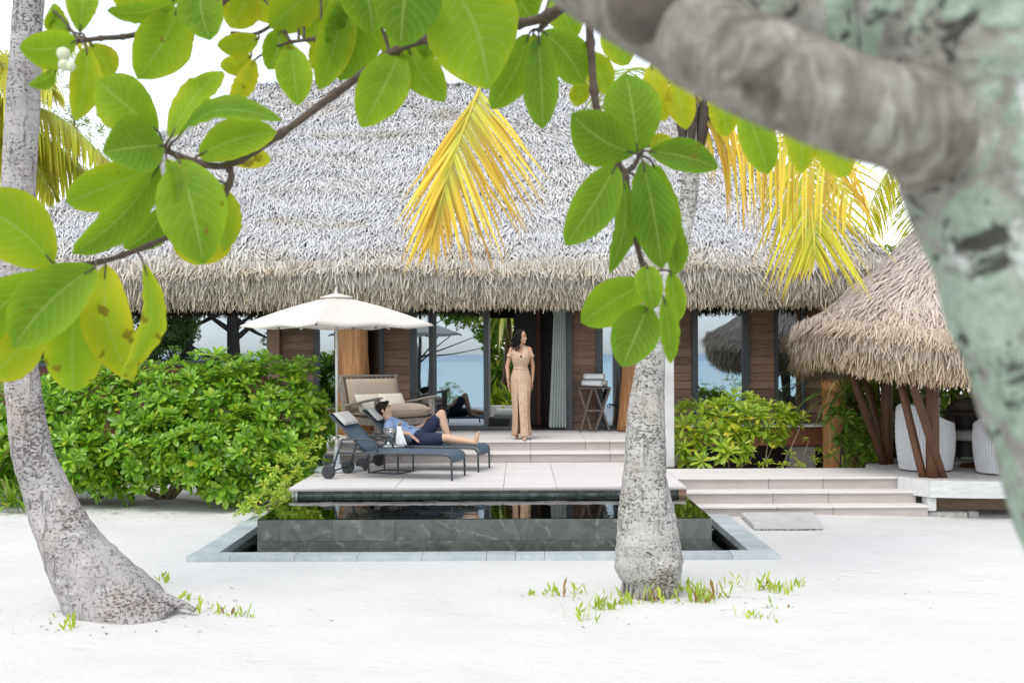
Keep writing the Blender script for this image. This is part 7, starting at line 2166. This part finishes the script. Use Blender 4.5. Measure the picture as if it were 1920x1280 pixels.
# --- man reclining on the far lounger
mo_b = W(785, 835, 15.83)
mo = thing("person", "man in light blue shirt and navy shorts reclining on the far sun lounger", "person", (mo_b.x, 15.83, ZD + 0.335))
b = MB()
pel, abd, che, nb = W(786, 820, 15.83), W(766, 813, 15.87), W(746, 803, 15.91), W(734, 793, 15.93)
def ax3(a, c, side=Vector((0.2, 0.98, 0))):
    z = (a - c).normalized(); y = (side - z * side.dot(z)).normalized(); x = y.cross(z)
    return Matrix((x, y, z)).transposed()
Mt = ax3(che, pel)
ell(b, pel, (0.100, 0.160, 0.125), Mt); ell(b, abd, (0.098, 0.148, 0.15), Mt); ell(b, che, (0.108, 0.168, 0.155), Mt)
shn, shf = W(730, 797, 15.73), W(741, 792, 16.11)
cap(b, shn, shf, 0.060, 0.060)
hc = W(721, 768, 15.94)
mf = Vector((0.93, -0.12, 0.30)); mup = Vector((-0.40, 0.02, 0.92))
chain(b, [nb + Vector((-0.01, 0, 0.0)), W(729, 786, 15.94), hc + Vector((0.0, 0, -0.04))], [0.065, 0.058, 0.058])
PM, MM = head(b, hc, mf, mup, 1.0)
hn, kn_, an = W(790, 825, 15.73), W(839, 821, 15.64), W(886, 829, 15.60)
hf, kf, af = W(792, 820, 15.93), W(828, 775, 15.90), W(843, 826, 15.86)
chain(b, [hn, hn.lerp(kn_, 0.5) + Vector((0, 0, 0.01)), kn_], [0.085, 0.074, 0.056])
chain(b, [kn_, kn_.lerp(an, 0.35), an], [0.054, 0.056, 0.036])
heel, ball, toe = W(892, 829, 15.59), W(895, 816, 15.58), W(898, 811, 15.57)
chain(b, [an, heel, ball, toe], [0.037, 0.036, 0.032, 0.018])
for k in range(5):
    o_ = Vector((0, -0.030 + k * 0.015, 0)); cap(b, toe + o_, toe + o_ + Vector((0.008, 0, 0.022 - abs(k - 1) * 0.004)), 0.0105, 0.0085, 8)
chain(b, [hf, hf.lerp(kf, 0.5), kf], [0.085, 0.074, 0.056])
chain(b, [kf, kf.lerp(af, 0.35) + Vector((-0.015, 0, 0)), af], [0.055, 0.058, 0.037])
chain(b, [af + Vector((-0.02, 0, -0.01)), af + Vector((0.06, -0.01, -0.025)), af + Vector((0.16, -0.03, -0.045))], [0.036, 0.035, 0.02])
eln, wrn = W(727, 811, 15.58), W(767, 813, 15.60)
chain(b, [shn, eln, eln.lerp(wrn, 0.3), wrn], [0.055, 0.043, 0.042, 0.028])
hand(b, wrn, (0.80, -0.05, -0.62), (-0.2, 0.2, -1.0), 0.18, 0.12, 1, 1.0)
elf, wrf = W(775, 806, 16.12), W(797, 797, 16.00)
chain(b, [shf, elf, elf.lerp(wrf, 0.3), wrf], [0.055, 0.043, 0.042, 0.028])
hand(b, wrf, (0.35, -0.35, 0.85), (0.6, -0.7, 0.2), 0.17, 0.75, 1, 1.0)
offm = tuple(mo.location)
b.V = [(v[0] - offm[0], v[1] - offm[1], v[2] - offm[2]) for v in b.V]
fuse(b, "body", M_SKIN_M, mo, 0.0065, 5)
PMl = lambda a, c, z: PM(a, c, z) - Vector(offm)
face_bits(PMl, MM, mo, 1.0, M_HAIR_M)
def local(mb):
    mb.V = [(v[0] - offm[0], v[1] - offm[1], v[2] - offm[2]) for v in mb.V]
    return mb
m_ = MB()
ell(m_, abd, (0.112, 0.162, 0.145), Mt); ell(m_, che, (0.122, 0.182, 0.160), Mt)
ell(m_, abd.lerp(pel, 0.55), (0.112, 0.165, 0.11), Mt)
cap(m_, shn, shf, 0.072, 0.072); cap(m_, nb, nb + Vector((-0.01, 0, 0.02)), 0.085, 0.072)
chain(m_, [shn, shn.lerp(eln, 0.62)], [0.072, 0.068]); chain(m_, [shf, shf.lerp(elf, 0.55)], [0.070, 0.064])
for k in range(10):                         # rumples
    p = che.lerp(pel, random.uniform(-0.1, 0.85)); y = random.uniform(-0.13, 0.13)
    q = p + Vector((0.05 + 0.02 * random.random(), y, 0.085))
    cap(m_, q, q + Vector((random.uniform(-0.06, 0.06), random.uniform(-0.08, 0.08), random.uniform(-0.02, 0.0))), 0.016, 0.010, 8)
fuse(local(m_), "shirt", M_SHIRT, mo, 0.0075, 4)
m_ = MB()
ell(m_, pel, (0.112, 0.172, 0.115), Mt)
chain(m_, [hn, hn.lerp(kn_, 0.45), hn.lerp(kn_, 0.70)], [0.100, 0.094, 0.084]); chain(m_, [hf, hf.lerp(kf, 0.45), hf.lerp(kf, 0.72)], [0.100, 0.094, 0.086])
for k in range(7):
    p = hn.lerp(kn_, random.uniform(0, 0.6)) + Vector((0, random.uniform(-0.06, 0.0), 0.06))
    cap(m_, p, p + Vector((random.uniform(0, 0.06), random.uniform(-0.06, 0.02), -0.02)), 0.018, 0.010, 8)
fuse(local(m_), "shorts", M_SHORTS, mo, 0.0075, 4)
m_ = MB()
ell(m_, PM(0, -0.020, 0.036), (0.081, 0.098, 0.088), MM); ell(m_, PM(0, -0.050, -0.01), (0.076, 0.062, 0.075), MM)
cap(m_, PM(-0.045, 0.058, 0.088), PM(0.045, 0.058, 0.088), 0.026, 0.026)
for q in (-1, 1): cap(m_, PM(q * 0.074, 0.022, 0.03), PM(q * 0.075, 0.016, -0.016), 0.012, 0.007, 8)
fuse(local(m_), "hair", M_HAIR_M, mo, 0.006, 3)
